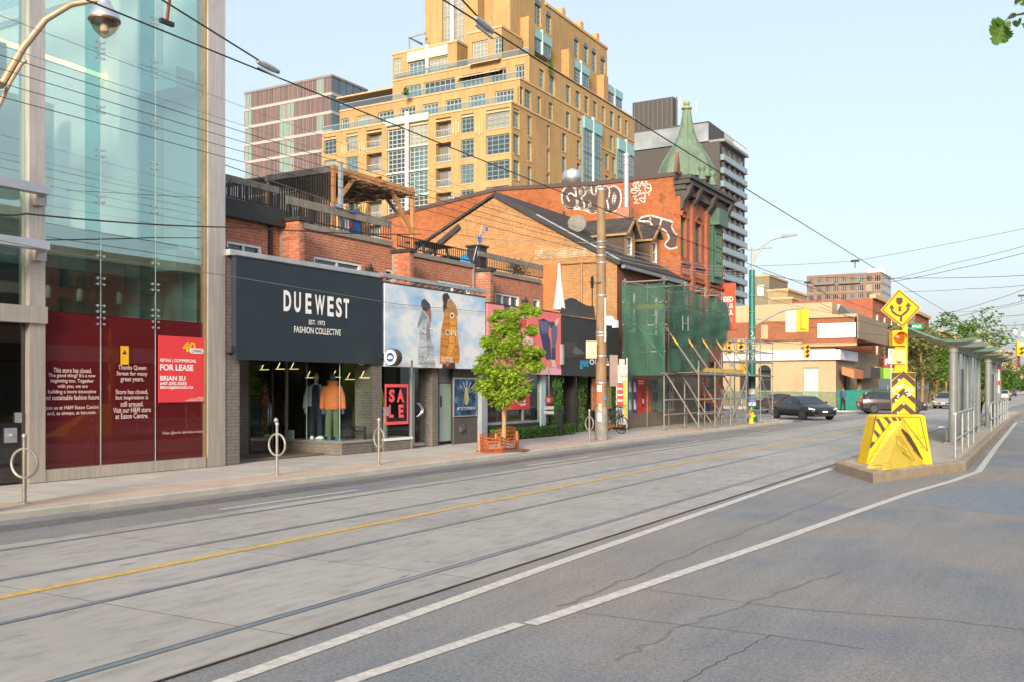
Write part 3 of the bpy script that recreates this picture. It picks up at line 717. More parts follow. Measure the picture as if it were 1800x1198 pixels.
# sky and parka billboard
def skymat():
 m, n, l, b = nmat('printed_sky'); g = geo(n).outputs['Position']
 f = noise(n, l, .75, 7, .6, g, (1, .8, 1.5))
 s = n.new('ShaderNodeSeparateXYZ'); l.new(g, s.inputs[0])
 c = ramp(n, l, f, [(.33, (.25, .46, .70)), (.45, (.46, .58, .72)), (.55, (.70, .73, .77)), (.75, (.56, .61, .68))])
 l.new(c, b.inputs['Base Color']); b.inputs['Roughness'].default_value = .5; return m
goose, a, b = billboard('shop_sign', 'sky-blue billboard with two people in silver and orange parkas', 676.5, 853, 2.42, 4.66, skymat())
m_silver = mat('print_silver', (.40, .44, .48), .5, var=.3, vs=5); m_silver2 = mat('print_silver_dark', (.22, .25, .30), .5, var=.2, vs=4)
m_orange = mat('print_orange', (.56, .225, .03), .5, var=.35, vs=5); m_orange2 = mat('print_orange_dark', (.36, .13, .02), .5, var=.2, vs=4)
m_beanie = mat('print_charcoal', (.055, .058, .06), .5); m_skin = mat('print_skin', (.33, .14, .10), .5); m_brown = mat('print_brown', (.055, .025, .02), .5)
m_hairp = mat('print_fur', (.42, .22, .10), .5, var=.4, vs=12)
def z7(pts): return [(660 + x / 6.657, 480 + y / 6.657) for x, y in pts]
sh = lambda pts, m, off=.004: shape(goose, XG, z7(pts), m, 'print', off)
sh([(575, 420), (640, 400), (652, 470), (655, 520), (640, 640), (610, 560), (590, 480)], m_skin, .003)
sh([(535, 440), (560, 432), (625, 520), (640, 620), (640, 700), (655, 780), (680, 860), (695, 1020), (700, 1098), (560, 1092), (505, 1060), (495, 900), (520, 770), (510, 640), (488, 640), (495, 590)], m_silver, .005)
sh([(500, 590), (545, 445), (575, 470), (615, 540), (560, 545), (515, 620), (495, 645)], m_silver2, .007)
sh([(610, 560), (640, 640), (640, 780), (612, 790), (600, 700)], m_silver2, .008)
sh([(525, 780), (610, 800), (605, 900), (540, 915), (505, 890)], mat('print_silver_light', (.50, .53, .57), .5, var=.1), .009)
sh([(535, 350), (550, 312), (580, 305), (605, 330), (635, 365), (645, 400), (590, 450), (560, 440), (540, 400)], m_beanie, .010)
sh([(800, 330), (835, 310), (860, 340), (880, 420), (850, 470), (800, 470), (788, 400)], m_brown, .003)
sh([(835, 345), (880, 300), (940, 380), (962, 470), (960, 520), (900, 440), (860, 420), (830, 400)], m_hairp, .004)
sh([(810, 430), (865, 410), (910, 430), (955, 530), (958, 700), (975, 840), (985, 980), (975, 1045), (930, 1040), (780, 1060), (748, 1050), (755, 900), (760, 780), (780, 620), (800, 520)], m_orange, .006)
sh([(860, 560), (930, 560), (945, 640), (930, 820), (870, 1000), (830, 1000), (850, 850), (868, 700)], mat('print_orange_light', (.68, .31, .05), .5, var=.2, vs=4), .008)
sh([(772, 650), (860, 690), (855, 710), (768, 680)], m_orange2, .009); sh([(768, 830), (850, 850), (848, 868), (765, 850)], m_orange2, .009)
sh([(930, 840), (975, 850), (975, 870), (925, 860)], m_orange2, .009)
sh([(785, 1058), (930, 1042), (935, 1112), (780, 1106)], m_brown, .007); sh([(820, 1010), (865, 1000), (860, 1080), (830, 1090)], m_skin, .009)
sh([(785, 265), (800, 240), (840, 236), (865, 270), (870, 300), (835, 320), (800, 330), (788, 350)], m_brown, .010)
cc = [(896 + 24 * math.cos(t), 500 + 36 * math.sin(t)) for t in [2 * math.pi * k / 18 for k in range(18)]]
sh(cc, m_wtxt, .011); sh([(896 + (x - 896) * .55, 500 + (y - 500) * .55) for x, y in cc], m_navy, .013)
for m, q in ((m_silver2, (((530, 640), (615, 655)), ((515, 700), (610, 715)), ((615, 850), (685, 860)), ((500, 960), (700, 985)), ((500, 1040), (700, 1050)), ((605, 700), (600, 1060)), ((640, 720), (620, 1000)), ((520, 860), (610, 850)), ((560, 560), (600, 600)))), (m_orange2, (((785, 600), (860, 590)), ((868, 610), (945, 620)), ((865, 720), (940, 735)), ((850, 800), (925, 815)), ((760, 760), (850, 775)), ((755, 930), (835, 945)), ((925, 930), (985, 935)), ((868, 560), (850, 850)), ((945, 640), (925, 830)), ((830, 1000), (975, 1000)), ((800, 520), (860, 530))))):
 for a_, b_ in q: sh([a_, b_, (b_[0] + 4, b_[1] + 9), (a_[0] + 4, a_[1] + 9)], m, .0125)
pxtext('IN THE OPEN', '+X', XG + .014, 736, 579, 814, 589, m_wtxt, goose, bold=-.012)
pxtext('CANADA GOOSE', '+X', XG + .014, 746, 625.5, 796, 634, m_wtxt, goose, bold=.01)
# round blade sign
c = onX(691, 627, XG + .45);
bs_ = thing('round_blade_sign', 'round blue and white emblem sign with dark rim at the corner of the sky billboard', 'sign', c)
ax = Vector((0, 1, 0)); r = .215
MB().lathe(c, [(r, -.12), (r + .012, -.1), (r + .012, .1), (r, .12)], 32, ax='y').build('drum', mat('dark_bronze', (.05, .045, .042), .4), bs_, True)
MB().lathe(c + Vector((0, -.122, 0)), [(r * .93, -.004), (r * .93, 0)], 32, ax='y').build('face', m_wtxt, bs_)
MB().lathe(c + Vector((0, -.128, 0)), [(r * .58, -.004), (r * .58, 0)], 32, ax='y').build('emblem', mat('emblem_blue', (.02, .06, .25), .4, var=0), bs_)
mb = MB(); q = c + Vector((0, -.136, 0))
mb.q([q + Vector((x * r, 0, z * r)) for x, z in ((-.40, -.12), (-.28, .12), (-.12, .22), (0, .14), (.14, .22), (.3, .12), (.42, -.1), (.22, -.22), (.1, -.12), (-.05, -.25), (-.22, -.14))]); mb.build('emblem_mark', m_wtxt, bs_)
for k in range(24):
 t = 2 * math.pi * k / 24; p = q + Vector((math.cos(t) * r * .76, .002, math.sin(t) * r * .76)); e = Vector((-math.sin(t), 0, math.cos(t))) * .008
 if k not in (0, 12): MB().bar(p - e, p + e, .012, .02, (0, 1, 0)).build('ring_mark', mat('emblem_red', (.55, .05, .06), .5, var=0), bs_)
mb = MB(); mb.cyl(c + Vector((-.21, 0, .0)), (XG + .002, c.y, c.z), .03); mb.build('bracket', m_black, bs_)
# pink billboard
m_pinkp = mat('print_pink', (.74, .25, .27), .5, var=.05); m_coral = mat('print_coral', (.74, .16, .15), .5, var=.04)
pink, a, b = billboard('shop_sign', 'pink billboard with legs in dark trousers behind the young tree', 857, 986, 2.32, 4.50, m_pinkp)
def z1(pts): return [(850 + x / 3.992, 500 + y / 3.992) for x, y in pts]
sp = lambda pts, m, off=.004, nm='print': shape(pink, XG, z1(pts), m, nm, off)
ym = YX(927.5, XG); MB().box((XG + .001, ym, 2.33), (XG + .004, YX(985.5, XG), 4.49)).build('print', m_coral, pink)
m_den = mat('print_denim', (.035, .04, .10), .5, var=.3, vs=5); m_den2 = mat('print_denim_light', (.10, .12, .22), .5, var=.3, vs=5)
sp([(330, 600), (400, 570), (545, 590), (545, 630), (330, 625)], mat('print_pale_pink', (.72, .38, .48), .5, var=.05), .005)
sp([(385, 250), (420, 240), (460, 262), (455, 350), (470, 400), (475, 520), (440, 525), (420, 450), (395, 340)], m_den, .007)
sp([(385, 255), (455, 265), (450, 340), (410, 350)], m_den2, .009)
sp([(490, 270), (520, 290), (515, 380), (505, 430), (505, 525), (475, 525), (480, 430), (475, 330)], m_den2, .008)
sp([(478, 440), (505, 440), (505, 525), (478, 525)], m_den, .0095)
sp([(455, 265), (500, 262), (490, 295), (470, 310)], m_beanie, .010); sp([(495, 260), (532, 232), (528, 270), (510, 300)], mat('print_shoe', (.72, .45, .42), .5, var=.1), .009)
sp([(475, 525), (500, 520), (512, 580), (480, 575)], mat('print_shoe2', (.62, .50, .48), .5, var=.1), .009)
sp([(145, 150), (180, 155), (225, 230), (200, 300), (170, 250), (150, 190)], m_den, .006); sp([(225, 200), (310, 200), (310, 240), (235, 230)], mat('print_white_shirt', (.68, .62, .68), .5), .006)
sp([(245, 245), (305, 250), (300, 300), (260, 310)], mat('print_redbag', (.60, .05, .06), .5), .006); sp([(220, 375), (355, 350), (358, 440), (225, 440)], m_red, .006)
sp([(265, 385), (300, 362), (345, 372), (355, 410), (325, 435), (280, 420)], mat('print_emblem_pink', (.75, .5, .5), .5, var=.15, vs=20), .0075)
sp([(100, 350), (125, 330), (130, 420), (105, 450)], m_beanie, .006)
# dark billboard with the boot
boot, a, b = billboard('shop_sign', 'dark grey billboard with a brown boot and blue lettering', 988, 1087, 2.28, 4.42, mat('charcoal_panel', (.028, .030, .032), .6, var=.12))
m_boot = mat('print_boot', (.045, .033, .032), .35, var=.4, vs=4); m_boot2 = mat('print_boot_light', (.12, .10, .10), .4, var=.3, vs=6)
sb = lambda pts, m, off=.004: shape(boot, XG, z1(pts), m, 'print', off)
sb([(565, 500), (575, 400), (640, 405), (650, 380), (660, 440), (715, 480), (715, 500), (640, 505), (630, 515), (565, 515)], m_boot); sb([(640, 430), (660, 440), (712, 478), (650, 490), (625, 470)], m_boot2, .006)
sb([(560, 512), (632, 505), (650, 510), (718, 500), (718, 512), (640, 522), (562, 522)], m_black, .007)
pxtext('get', '+X', XG + .006, 1019, 630, 1035, 648, mat('print_cyan', (.02, .30, .50), .4, var=0), boot, bold=.03)
pxtext('outside', '+X', XG + .006, 1036, 627, 1084, 641, mat('print_lightgrey', (.60, .66, .70), .4, var=0), boot, bold=.02)
c = onX(988.5, 624, XG + .05); MB().box((XG + .001, c.y - .09, c.z - .33), (XG + .1, c.y + .06, c.z + .4)).build('lamp_housing', mat('housing_grey', (.25, .26, .27), .5), boot)
# ================================================================== shop contents
def mannequin(name, label, base, rz, jacket, shirt, trousers, skin, shoe, hood=False, open_=False):
 t = thing(name, label, 'mannequin', base, rz)
 def ell(cx, cy, z, rx, ry, n=14): return [(cx + rx * math.cos(2 * math.pi * k / n), cy + ry * math.sin(2 * math.pi * k / n), z) for k in range(n)]
 mb = MB()                                       # body: legs, torso, head in one figure
 mb.loft([ell(0, 0, .85, .15, .11), ell(0, 0, 1.0, .155, .11), ell(0, 0, 1.2, .16, .11), ell(0, 0, 1.38, .17, .10), ell(0, 0, 1.44, .09, .07), ell(0, 0, 1.48, .05, .05), ell(0, .0, 1.53, .05, .05), ell(0, -.02, 1.57, .068, .08), ell(0, -.02, 1.64, .075, .09), ell(0, -.01, 1.71, .06, .075), ell(0, 0, 1.75, .02, .03)])
 for s in (-1, 1):
  mb.tube([(s * .08, 0, .86), (s * .09, -.01, .5), (s * .10, .01, .1)], [.085, .06, .04], 10)
  mb.loft([[(s * .10 + dx, dy, z) for dx, dy in ((-.045, .06), (.045, .06), (.045, -.16), (-.045, -.16))] for z in (.0, .07)])
  mb.tube([(s * .19, 0, 1.36), (s * .25, .01, 1.1), (s * .27, -.06, .84), (s * .26, -.10, .74)], [.055, .045, .035, .028], 8)
  for f in range(4): mb.tube([(s * .26 + (f - 1.5) * .017, -.10, .745), (s * .255 + (f - 1.5) * .019, -.12, .70), (s * .25 + (f - 1.5) * .018, -.115, .665 - (.012 if f in (1, 2) else 0))], [.010, .0085, .007], 6)
  mb.tube([(s * .235, -.115, .74), (s * .225, -.14, .71)], [.010, .008], 6)
 mb.build('body', skin, t, True, local=True)
 mb = MB()
 for s in (-1, 1): mb.tube([(s * .075, 0, .92), (s * .095, 0, .6), (s * .105, .0, .3), (s * .11, 0, .07)], [.115, .10, .095, .10], 12)
 mb.loft([ell(0, 0, .84, .17, .13), ell(0, 0, .98, .165, .125)]); mb.build('trousers', trousers, t, True, local=True)
 if shirt:
  mb = MB(); mb.loft([ell(0, 0, .88, .178, .13), ell(0, 0, 1.1, .18, .13), ell(0, 0, 1.3, .19, .125), ell(0, 0, 1.42, .13, .09)]); mb.build('shirt', shirt, t, True, local=True)
 mb = MB()
 if open_:
  for s in (-1, 1):
   arc = [(s * (.235 * math.cos(q)), .155 * math.sin(q)) for q in [R(-62 + 15.2 * k) for k in range(11)]]
   f = [(.86, 1.05), (1.05, 1.0), (1.3, .98), (1.44, .55)]
   rings = []
   for z, k in f: rings.append([(x * k, y * k, z) for x, y in arc] + [(x * k * .93, y * k * .93, z) for x, y in reversed(arc)])
   mb.loft(rings)
 else:
  mb.loft([ell(0, 0, .78, .225, .165), ell(0, 0, .84, .24, .175), ell(0, 0, 1.1, .24, .165), ell(0, 0, 1.32, .235, .145), ell(0, 0, 1.44, .12, .095), ell(0, 0, 1.48, .10, .09)])
 for s in (-1, 1): mb.tube([(s * .17, 0, 1.38), (s * .26, .01, 1.12), (s * .28, -.05, .86), (s * .275, -.08, .79)], [.075, .075, .066, .06], 10)
 if hood: mb.lathe((0, .03, 1.44), [(.11, 0), (.15, .02), (.15, .07), (.11, .10)], 14)
 mb.build('jacket', jacket, t, True, local=True)
 if open_ is False: MB().loft([[(-.1, -.178, .95), (.1, -.178, .95), (.13, -.172, .82), (-.13, -.172, .82)], [(-.09, -.19, .94), (.09, -.19, .94), (.12, -.186, .83), (-.12, -.186, .83)]]).build('pocket', jacket, t, local=True)
 return t
c_or = mat('orange_cotton', (.62, .16, .05), .8, var=.15, vs=9); c_sh = mat('pale_blue_shirt', (.44, .48, .54), .8, var=.1, vs=9)
c_ol = mat('olive_canvas', (.10, .13, .075), .8, var=.15, vs=9); c_nv = mat('navy_cloth', (.02, .028, .05), .85); c_den = mat('denim', (.10, .16, .25), .85)
fig = mat('mannequin_white', (.55, .5, .42), .4); fig2 = mat('mannequin_blue', (.05, .12, .2), .4)
PZ = DB + .075
mannequin('mannequin', 'mannequin in open pale blue shirt over navy in the first shop window', (-17.45, 19.75, PZ), R(38), c_sh, c_nv, c_nv, fig, m_black, open_=True)
mannequin('mannequin', 'mannequin in orange hooded top and olive trousers in the first shop window', (-16.82, 19.68, PZ), R(46), c_or, None, c_ol, fig2, m_white, hood=True)
mannequin('mannequin', 'mannequin in lime jacket behind the red SALE frame', (-16.75, 21.35, .475), R(80), mat('lime_cloth', (.40, .45, .05), .8), None, mat('white_trousers', (.6, .62, .6), .8), fig, m_white)
# shoes, paper and small box on the window floor
for i, (x, y, l_) in enumerate(((-17.3, 19.45, 'left'), (-17.05, 19.42, 'right'))):
 t = thing('white_shoe', 'white shoe lying on the window floor, %s one by the mannequins' % l_, 'shoe', (x, y, PZ), R(30 + 60 * i), group='shoes in the window')
 MB().loft([[(a * 1.0, b, 0) for a, b in ((-.045, -.13), (.045, -.13), (.05, .08), (0, .13), (-.05, .08))], [(a * .9, b * .95, .05) for a, b in ((-.045, -.13), (.045, -.13), (.05, .08), (0, .13), (-.05, .08))], [(a * .6, b * .4 - .05, .09) for a, b in ((-.045, -.13), (.045, -.13), (.05, .08), (0, .13), (-.05, .08))]]).build('shoe_body', m_white, t, True, local=True)
 MB().box((-.05, -.135, -.0), (.05, .1, .015)).build('sole', mat('sole_grey', (.4, .4, .4), .7), t, local=True)
p = Vector((XY(511, y_d0 + .15), y_d0 + .15, PZ))
t = thing('counter_card', 'small white counter card standing in the window corner', 'card', p); MB().box(p + Vector((-.1, 0, 0)), p + Vector((.1, .02, .22))).build('frame', m_white, t); MB().box(p + Vector((-.08, -.003, .02)), p + Vector((.08, -.001, .2))).build('card', mat('card_green', (.3, .45, .42), .5), t)
# LED fixtures
m_led = mat('warm_led', (1., .74, .30), .5, var=0, emit=.4)
for k, (px, py) in enumerate(((465, 645), (493, 644), (517, 644), (546, 659), (591, 658), (616, 662), (641, 659))):
 Yp = 20.4 + .25 * (k % 3); p = onY(px, py, Yp)
 t = thing('ceiling_light', '%s zigzag warm light bar under the shop ceiling' % ['first', 'second', 'third', 'fourth', 'fifth', 'sixth', 'seventh'][k] + ' from the left', 'light', p, group='zigzag lights in the first shop')
 MB().bar(p + Vector((-.18, 0, -.06)), p + Vector((.16, 0, -.06)), .018, .018).build('tube', m_led, t)
 MB().bar(p + Vector((-.12, 0, -.04)), p + Vector((-.02, 0, .12)), .018, .018).build('tube', m_led, t)
 MB().cyl(p + Vector((-.02, 0, .13)), (p.x - .02, p.y, max(ZCEIL, p.z + .15)), .006, n=5).build('cord', m_black, t)
# clothes rails inside
for k, (x, y) in enumerate(((-19.6, 18.2), (-19.9, 20.4), (-20.3, 22.8), (-19.8, 25.2), (-19.6, 27.6))):
 t = thing('clothes_rail', '%s rail of dark clothes deep inside the shops, counted from the left' % ['first', 'second', 'third', 'fourth', 'fifth'][k], 'clothes rail', (x, y, ZS + .05), group='clothes rails in the shops')
 mb = MB(); mb.tube([(-.0, -.6, 0), (0, -.6, 1.5), (0, .6, 1.5), (0, .6, 0)], .015, 6); mb.build('frame', m_alu, t, local=True)
 for j in range(10):
  h = .75 + rnd.random() * .3; y_ = -.5 + j * .11
  MB().loft([[(-.22, y_ - .02, 1.48 - h), (.22, y_ - .02, 1.48 - h), (.22, y_ + .02, 1.48 - h), (-.22, y_ + .02, 1.48 - h)], [(-.2, y_ - .02, 1.35), (.2, y_ - .02, 1.35), (.2, y_ + .02, 1.35), (-.2, y_ + .02, 1.35)], [(-.03, y_ - .015, 1.47), (.03, y_ - .015, 1.47), (.03, y_ + .015, 1.47), (-.03, y_ + .015, 1.47)]]).build('garment', rnd.choice([c_nv, c_den, mat('garment_grey', (.12, .12, .12), .9), mat('garment_cream', (.4, .37, .3), .9), mat('garment_red', (.25, .04, .03), .9), c_ol]), t, local=True)
# ornate grille bench
p = Vector((XY(625, 19.9), 19.9, PZ)); t = thing('scroll_bench', 'low black scrollwork bench beside the mannequins', 'bench', p)
for k in range(5):
 x = -.26 + k * .13
 pts = [p + Vector((x + .06 * math.cos(a_) * (1 - a_ / 14), 0, .18 + .10 * math.sin(a_) * (1 - a_ / 14))) for a_ in [i * .6 for i in range(16)]]
 MB().tube(pts, .013, 5).build('scroll', m_black, t)
MB().box(p + Vector((-.34, -.03, .31)), p + Vector((.34, .03, .34))).build('rail', m_black, t)
for s in (-.3, .3): MB().box(p + Vector((s - .02, -.03, 0)), p + Vector((s + .02, .03, .31))).build('leg', m_black, t)
# SALE frame
XF = XG - .024
sale = thing('sale_sign', 'red frame with the letters SALE stuck in the shop window', 'sign', (XF, YX(676, XF), .6))
a, b = onX(676.5, 673, XF), onX(717.5, 675, XF); z0, z1 = ZZ(745, XF, YX(697, XF)), ZZ(674, XF, YX(697, XF)); w = .085
m_sale = mat('sale_coral', (.80, .09, .11), .5, var=.03)
for nm, bx in (('frame_side', (a.y, a.y + w * .7, z0, z1)), ('frame_side', (b.y - w * .7, b.y, z0, z1)), ('frame_top', (a.y + w * .7, b.y - w * .7, z1 - w, z1)), ('frame_bottom', (a.y + w * .7, b.y - w * .7, z0, z0 + w))):
 MB().box((XF, bx[0], bx[2]), (XF + .008, bx[1], bx[3])).build(nm, m_sale, sale)
for ch, x0, x1, y0, y1 in (('S', 683.5, 694, 683, 706), ('A', 697.5, 710.5, 683, 706), ('L', 683.5, 692, 710.5, 733), ('E', 700.5, 709.5, 710, 733)):
 o = pxtext(ch, '+X', XF + .006, x0, y0, x1, y1, m_sale, sale, name='letter', bold=.05); del o['kind']
# poster by the service door
a, b = onX(798, 661, XS - .05), onX(839.5, 664, XS - .05); zb = ZZ(732, XS - .05, a.y)
po = thing('poster_frame', 'framed dark blue poster on the charcoal slatted panel', 'poster', (XS - .05, a.y, zb))
MB().box((XS - .095, a.y, zb), (XS - .06, b.y, a.z - .03)).build('frame', m_galv, po)
def posm():
 m, n, l, b_ = nmat('printed_poster'); f = noise(n, l, 3.2, 6, .65); c_ = ramp(n, l, f, [(.38, (.008, .02, .05)), (.55, (.03, .10, .20)), (.66, (.15, .32, .42)), (.8, (.5, .55, .5))]); l.new(c_, b_.inputs['Base Color']); b_.inputs['Roughness'].default_value = .2; return m
MB().box((XS - .059, a.y + .04, zb + .04), (XS - .053, b.y - .04, a.z - .07)).build('print', posm(), po)
for k in range(7): q = R(20 + 23 * k); shape(po, XS - .05, [(820, 692), (820 + 17 * math.cos(q), 690 - 22 * math.sin(q)), (821.5 + 17 * math.cos(q), 691 - 22 * math.sin(q))], m_silver, 'print', .001)
shape(po, XS - .05, [(818, 680), (822, 680), (824, 700), (821, 712), (817, 708), (816, 695)], mat('print_yellow', (.40, .38, .12), .5, var=.4, vs=12), 'print', .002)
pxtext('ART OF TOMORROW', '+X', XS - .046, 803, 714, 836, 719, m_wtxt, po)
# ---- third and fourth shop (glass fronts with ivy)
XT = XS - .12
sy0, sy1 = YX(855.5, XT), YX(949, XT)
mb = MB(); mb.box((XT - .3, sy0, ZS), (XT, sy1, .62)); mb.build('shop_base', m_flash, row)
for i in range(3):
 glazed(row, 'shop_window', '+X', XT, sy0 + (sy1 - sy0) * i / 3 + .003, sy0 + (sy1 - sy0) * (i + 1) / 3 - .003, .623, ZCEIL - .004, None, .05, m_galv)
MB().box((XT - .1, sy1, ZS), (XT + .06, YX(957, XT), ZCEIL - .004)).build('mullion', mat('pale_blue_post', (.42, .53, .58), .5), row)
g1, g2 = YX(958, XT), YX(1013, XT)
glazed(row, 'shop_window', '+X', XT - .3, g1, (g1 + g2) / 2 - .1, ZS + .03, ZCEIL - .004, None, .05, m_black); d4 = glazed(row, 'door', '+X', XT - .5, (g1 + g2) / 2, g2 - .05, ZS + .03, ZCEIL - .004, None, .07, m_black)
bow(d4, XT - .5, (g1 + g2) / 2 + .2, 1.0, 1.4)
MB().box((XT - .6, YX(1013, XT), ZS), (XT - .1, YX(1017, XT), ZCEIL - .004)).build('pier', m_flash, row)
glazed(row, 'shop_window', '+X', XT - .6, YX(1030, XT), yK - .1, ZS + .4, ZCEIL - .004, None, .05, m_black)
MB().box((XT - .7, YX(1030, XT), ZS), (XT - .55, yK - .1, ZS + .397)).build('shop_base', m_flash, row)
# red discount board in the window
off = thing('discount_sign', 'red 0% OFF board in the third shop window behind the tree trunk', 'sign', onX(890, 718, XT + .01))
a, b = onX(889.5, 691, XT + .02), onX(931.5, 718, XT + .02); MB().box((XT + .003, a.y, b.z), (XT + .02, b.y, ZZ(692, XT, (a.y + b.y) / 2))).build('board', m_red, off)
pxtext('0%', '+X', XT + .024, 905, 693, 924, 706, m_wtxt, off, bold=.03); pxtext('OFF', '+X', XT + .024, 915, 701.5, 924.5, 705.5, m_wtxt, off, bold=.03) if False else None
pxtext('OFF', '+X', XT + .024, 914, 708, 925, 712.5, m_wtxt, off, bold=.03)
# goods behind the glass
goods = [mat('goods_%d' % i, c, .7, var=.1) for i, c in enumerate(((.45, .40, .1), (.1, .2, .35), (.5, .45, .38), (.12, .05, .03), (.35, .08, .06), (.15, .3, .3)))]
for i in range(14):
 y = sy0 + .4 + (i % 7) * (sy1 - sy0 - .7) / 7; x = XT - .7 - (i // 7) * .5; h = .35 + rnd.random() * .5
 t = thing('display_box', '%s goods crate from the left in the %s row behind the third shop glass' % (['first', 'second', 'third', 'fourth', 'fifth', 'sixth', 'seventh'][i % 7], 'front' if i < 7 else 'back'), 'crate', (x, y, ZS + .5 + (i // 7) * .4), rnd.uniform(-.3, .3), group='front crates in the third shop' if i < 7 else 'back crates in the third shop')
 MB().box((-.2, -.2, -.4), (.2, .2, h * .6)).build('crate', mat('crate_brown', (.16, .10, .06), .8, rand=.3), t, local=True)
 for j in range(4): MB().lathe((-.1 + .2 * (j % 2), -.1 + .2 * (j // 2), h * .6), [(.07, 0), (.09, .04), (.05, .1), (.01, .13)], 8).build('item', rnd.choice(goods), t, True, local=True)
# ---- ivy, hedges
def leafcloud(n, fn, size, m, name, parent=None, asp=.6, flat=0.):
 mb = MB()
 for i in range(n):
  p, nr = fn()
  d = Vector((rnd.gauss(0, 1), rnd.gauss(0, 1), rnd.gauss(0, .7))).normalized()
  if nr is not None: d = (d + Vector(nr) * 1.2).normalized()
  u = d.cross(Vector((rnd.random(), rnd.random(), rnd.random() + .1))).normalized(); v = d.cross(u)
  s = size * rnd.uniform(.6, 1.3); p = Vector(p)
  mb.q([p - u * s, p + v * s * asp * .5 - u * s * .1, p + u * s, p - v * s * asp * .5 - u * s * .1])
 o = mb.build(name, m, parent); o['kind'] = 'stuff' if parent else o.get('kind', 'stuff'); return o
m_ivy = leafmat('ivy_leaf', (.03, .09, .015), (.09, .22, .03), .2)
def ivy(name, label, px0, px1, z0, z1, X, n, depth=.18):
 a, b = YX(px0, X), YX(px1, X); t = thing(name, label, 'plant', (X - .05, (a + b) / 2, z0))
 MB().box((X - .14, a + .03, z0), (X - depth * .6, b - .03, z1)).build('backing', mat('ivy_stems', (.03, .035, .02), .9), t)
 leafcloud(n, lambda: ((X + rnd.gauss(-.04, depth * .35), rnd.uniform(a, b), rnd.uniform(z0, z1)), (1, -.3, .3)), .05, m_ivy, 'leaves', t); return t
ivy('ivy_column', 'column of clipped ivy between the third shop window and the glass door', 973, 988, .5, ZCEIL - .05, XT + .15, 1500)
ivy('ivy_column', 'ivy covered post right of the glass door under the boot billboard', 1019, 1029, ZS, ZCEIL - .05, XT - .1, 900)
ivy('ivy_column', 'ivy column behind the utility pole beside the orange barrel', 1076, 1085, ZS + .4, ZCEIL + .0, XT + .0, 600)
def hedge(label, px0, px1, py, X, hh, dd, n):
 a, b = YX(px0, X), YX(px1, X); t = thing('low_hedge', label, 'hedge', (X - dd / 2, (a + b) / 2, ZS), group='clipped hedges at the shopfront')
 MB().box((X - dd + .05, a + .05, ZS), (X - .06, b - .05, ZS + hh - .08)).build('core', mat('hedge_core', (.015, .03, .01), .9), t)
 leafcloud(n, lambda: rnd.choice([((X + rnd.gauss(-.03, .03), rnd.uniform(a, b), rnd.uniform(ZS + .02, ZS + hh)), (1, 0, .2)), ((rnd.uniform(X - dd, X), rnd.uniform(a, b), ZS + hh + rnd.gauss(-.03, .03)), (0, 0, 1)), ((rnd.uniform(X - dd, X), a + rnd.gauss(.02, .03), rnd.uniform(ZS, ZS + hh)), (0, -1, .2))]), .045, m_ivy, 'leaves', t)
hedge('long low clipped hedge under the third shop window', 885, 980, 770, XT + .55, .36, .5, 4200)
hedge('short low clipped hedge right of the planter post', 988, 1013, 768, XT + .45, .38, .5, 1500)
t = thing('planter_post', 'dark leafy post between the two low hedges', 'post', (XT + .5, YX(984, XT + .5), ZS)); yq = YX(984, XT + .5)
MB().box((XT + .42, yq - .09, ZS), (XT + .58, yq + .09, 1.0)).build('post', m_flash, t); MB().box((XT + .39, yq - .12, 1.003), (XT + .61, yq + .12, 1.06)).build('cap', m_black, t)
# ================================================================== roof terraces
def railing(name, label, y0, y1, z0, z1, X, wood, spacing=.115, topw=.0):
 t = thing(name, label, 'railing', (X, y0, z0), group='terrace railings')
 MB().box((X - .02, y0, z0 + .06), (X + .02, y1, z0 + .09)).build('bottom_rail', m_black, t)
 if wood: MB().box((X - .03, y0, z1 - wood), (X + .02, y1, z1)).build('top_board', m_wood, t)
 else: MB().box((X - .02, y0, z1 - .03), (X + .02, y1, z1)).build('top_rail', m_black, t)
 me = MB().box((-.009, -.009, 0), (.009, .009, z1 - (wood or .03) - z0 - .093)).mesh('baluster', m_black)
 n = int((y1 - y0) / spacing)
 for k in range(n + 1): inst('baluster', me, (X, y0 + .02 + (y1 - y0 - .04) * k / n, z0 + .092), t)
 return t
zr0 = zt_[0] + .42
railing('railing', 'railing with weathered top board at the far left terrace beside the glass store', yA + .02, fins[0][0] - .24, zr0 + .02, ZZ(322, XW, YX(445, XW)) + .05, XW, .16)
railing('railing', 'railing with weathered top board in front of the cedar pergola', fins[0][0] + .06, fins[1][0] - .24, zt_[1] + .15, ZZ(380, XW, YX(620, XW)) + .12, XW, .21)
railing('railing', 'thin black metal railing between the second and third brick piers', fins[1][0] + .06, fins[2][0] - .25, zt_[2] + .15, ZZ(433, XW, YX(790, XW)), XW, 0)
railing('railing', 'railing with weathered top board at the right end of the terraces', fins[2][0] + .06, yE - .03, zt_[3] + .15, ZZ(461, XW, YX(912, XW)) + .07, XW, .17)
# roofs
mb = MB()
for i in range(4): mb.box((-27, ys[i] + .001, zt_[i] - .35), (XW - .02, ys[i + 1] - .001, zt_[i] - .2))
mb.build('terrace_roof', mat('roof_membrane', (.16, .15, .14), .9), row)
mb = MB(); mb.box((-27.2, yA, 3), (-27.0, yE, 5.6)); mb.box((-27, yA, 3), (XW - .02, yA + .15, 5.0)); mb.build('rear_wall', m_redb2, row)
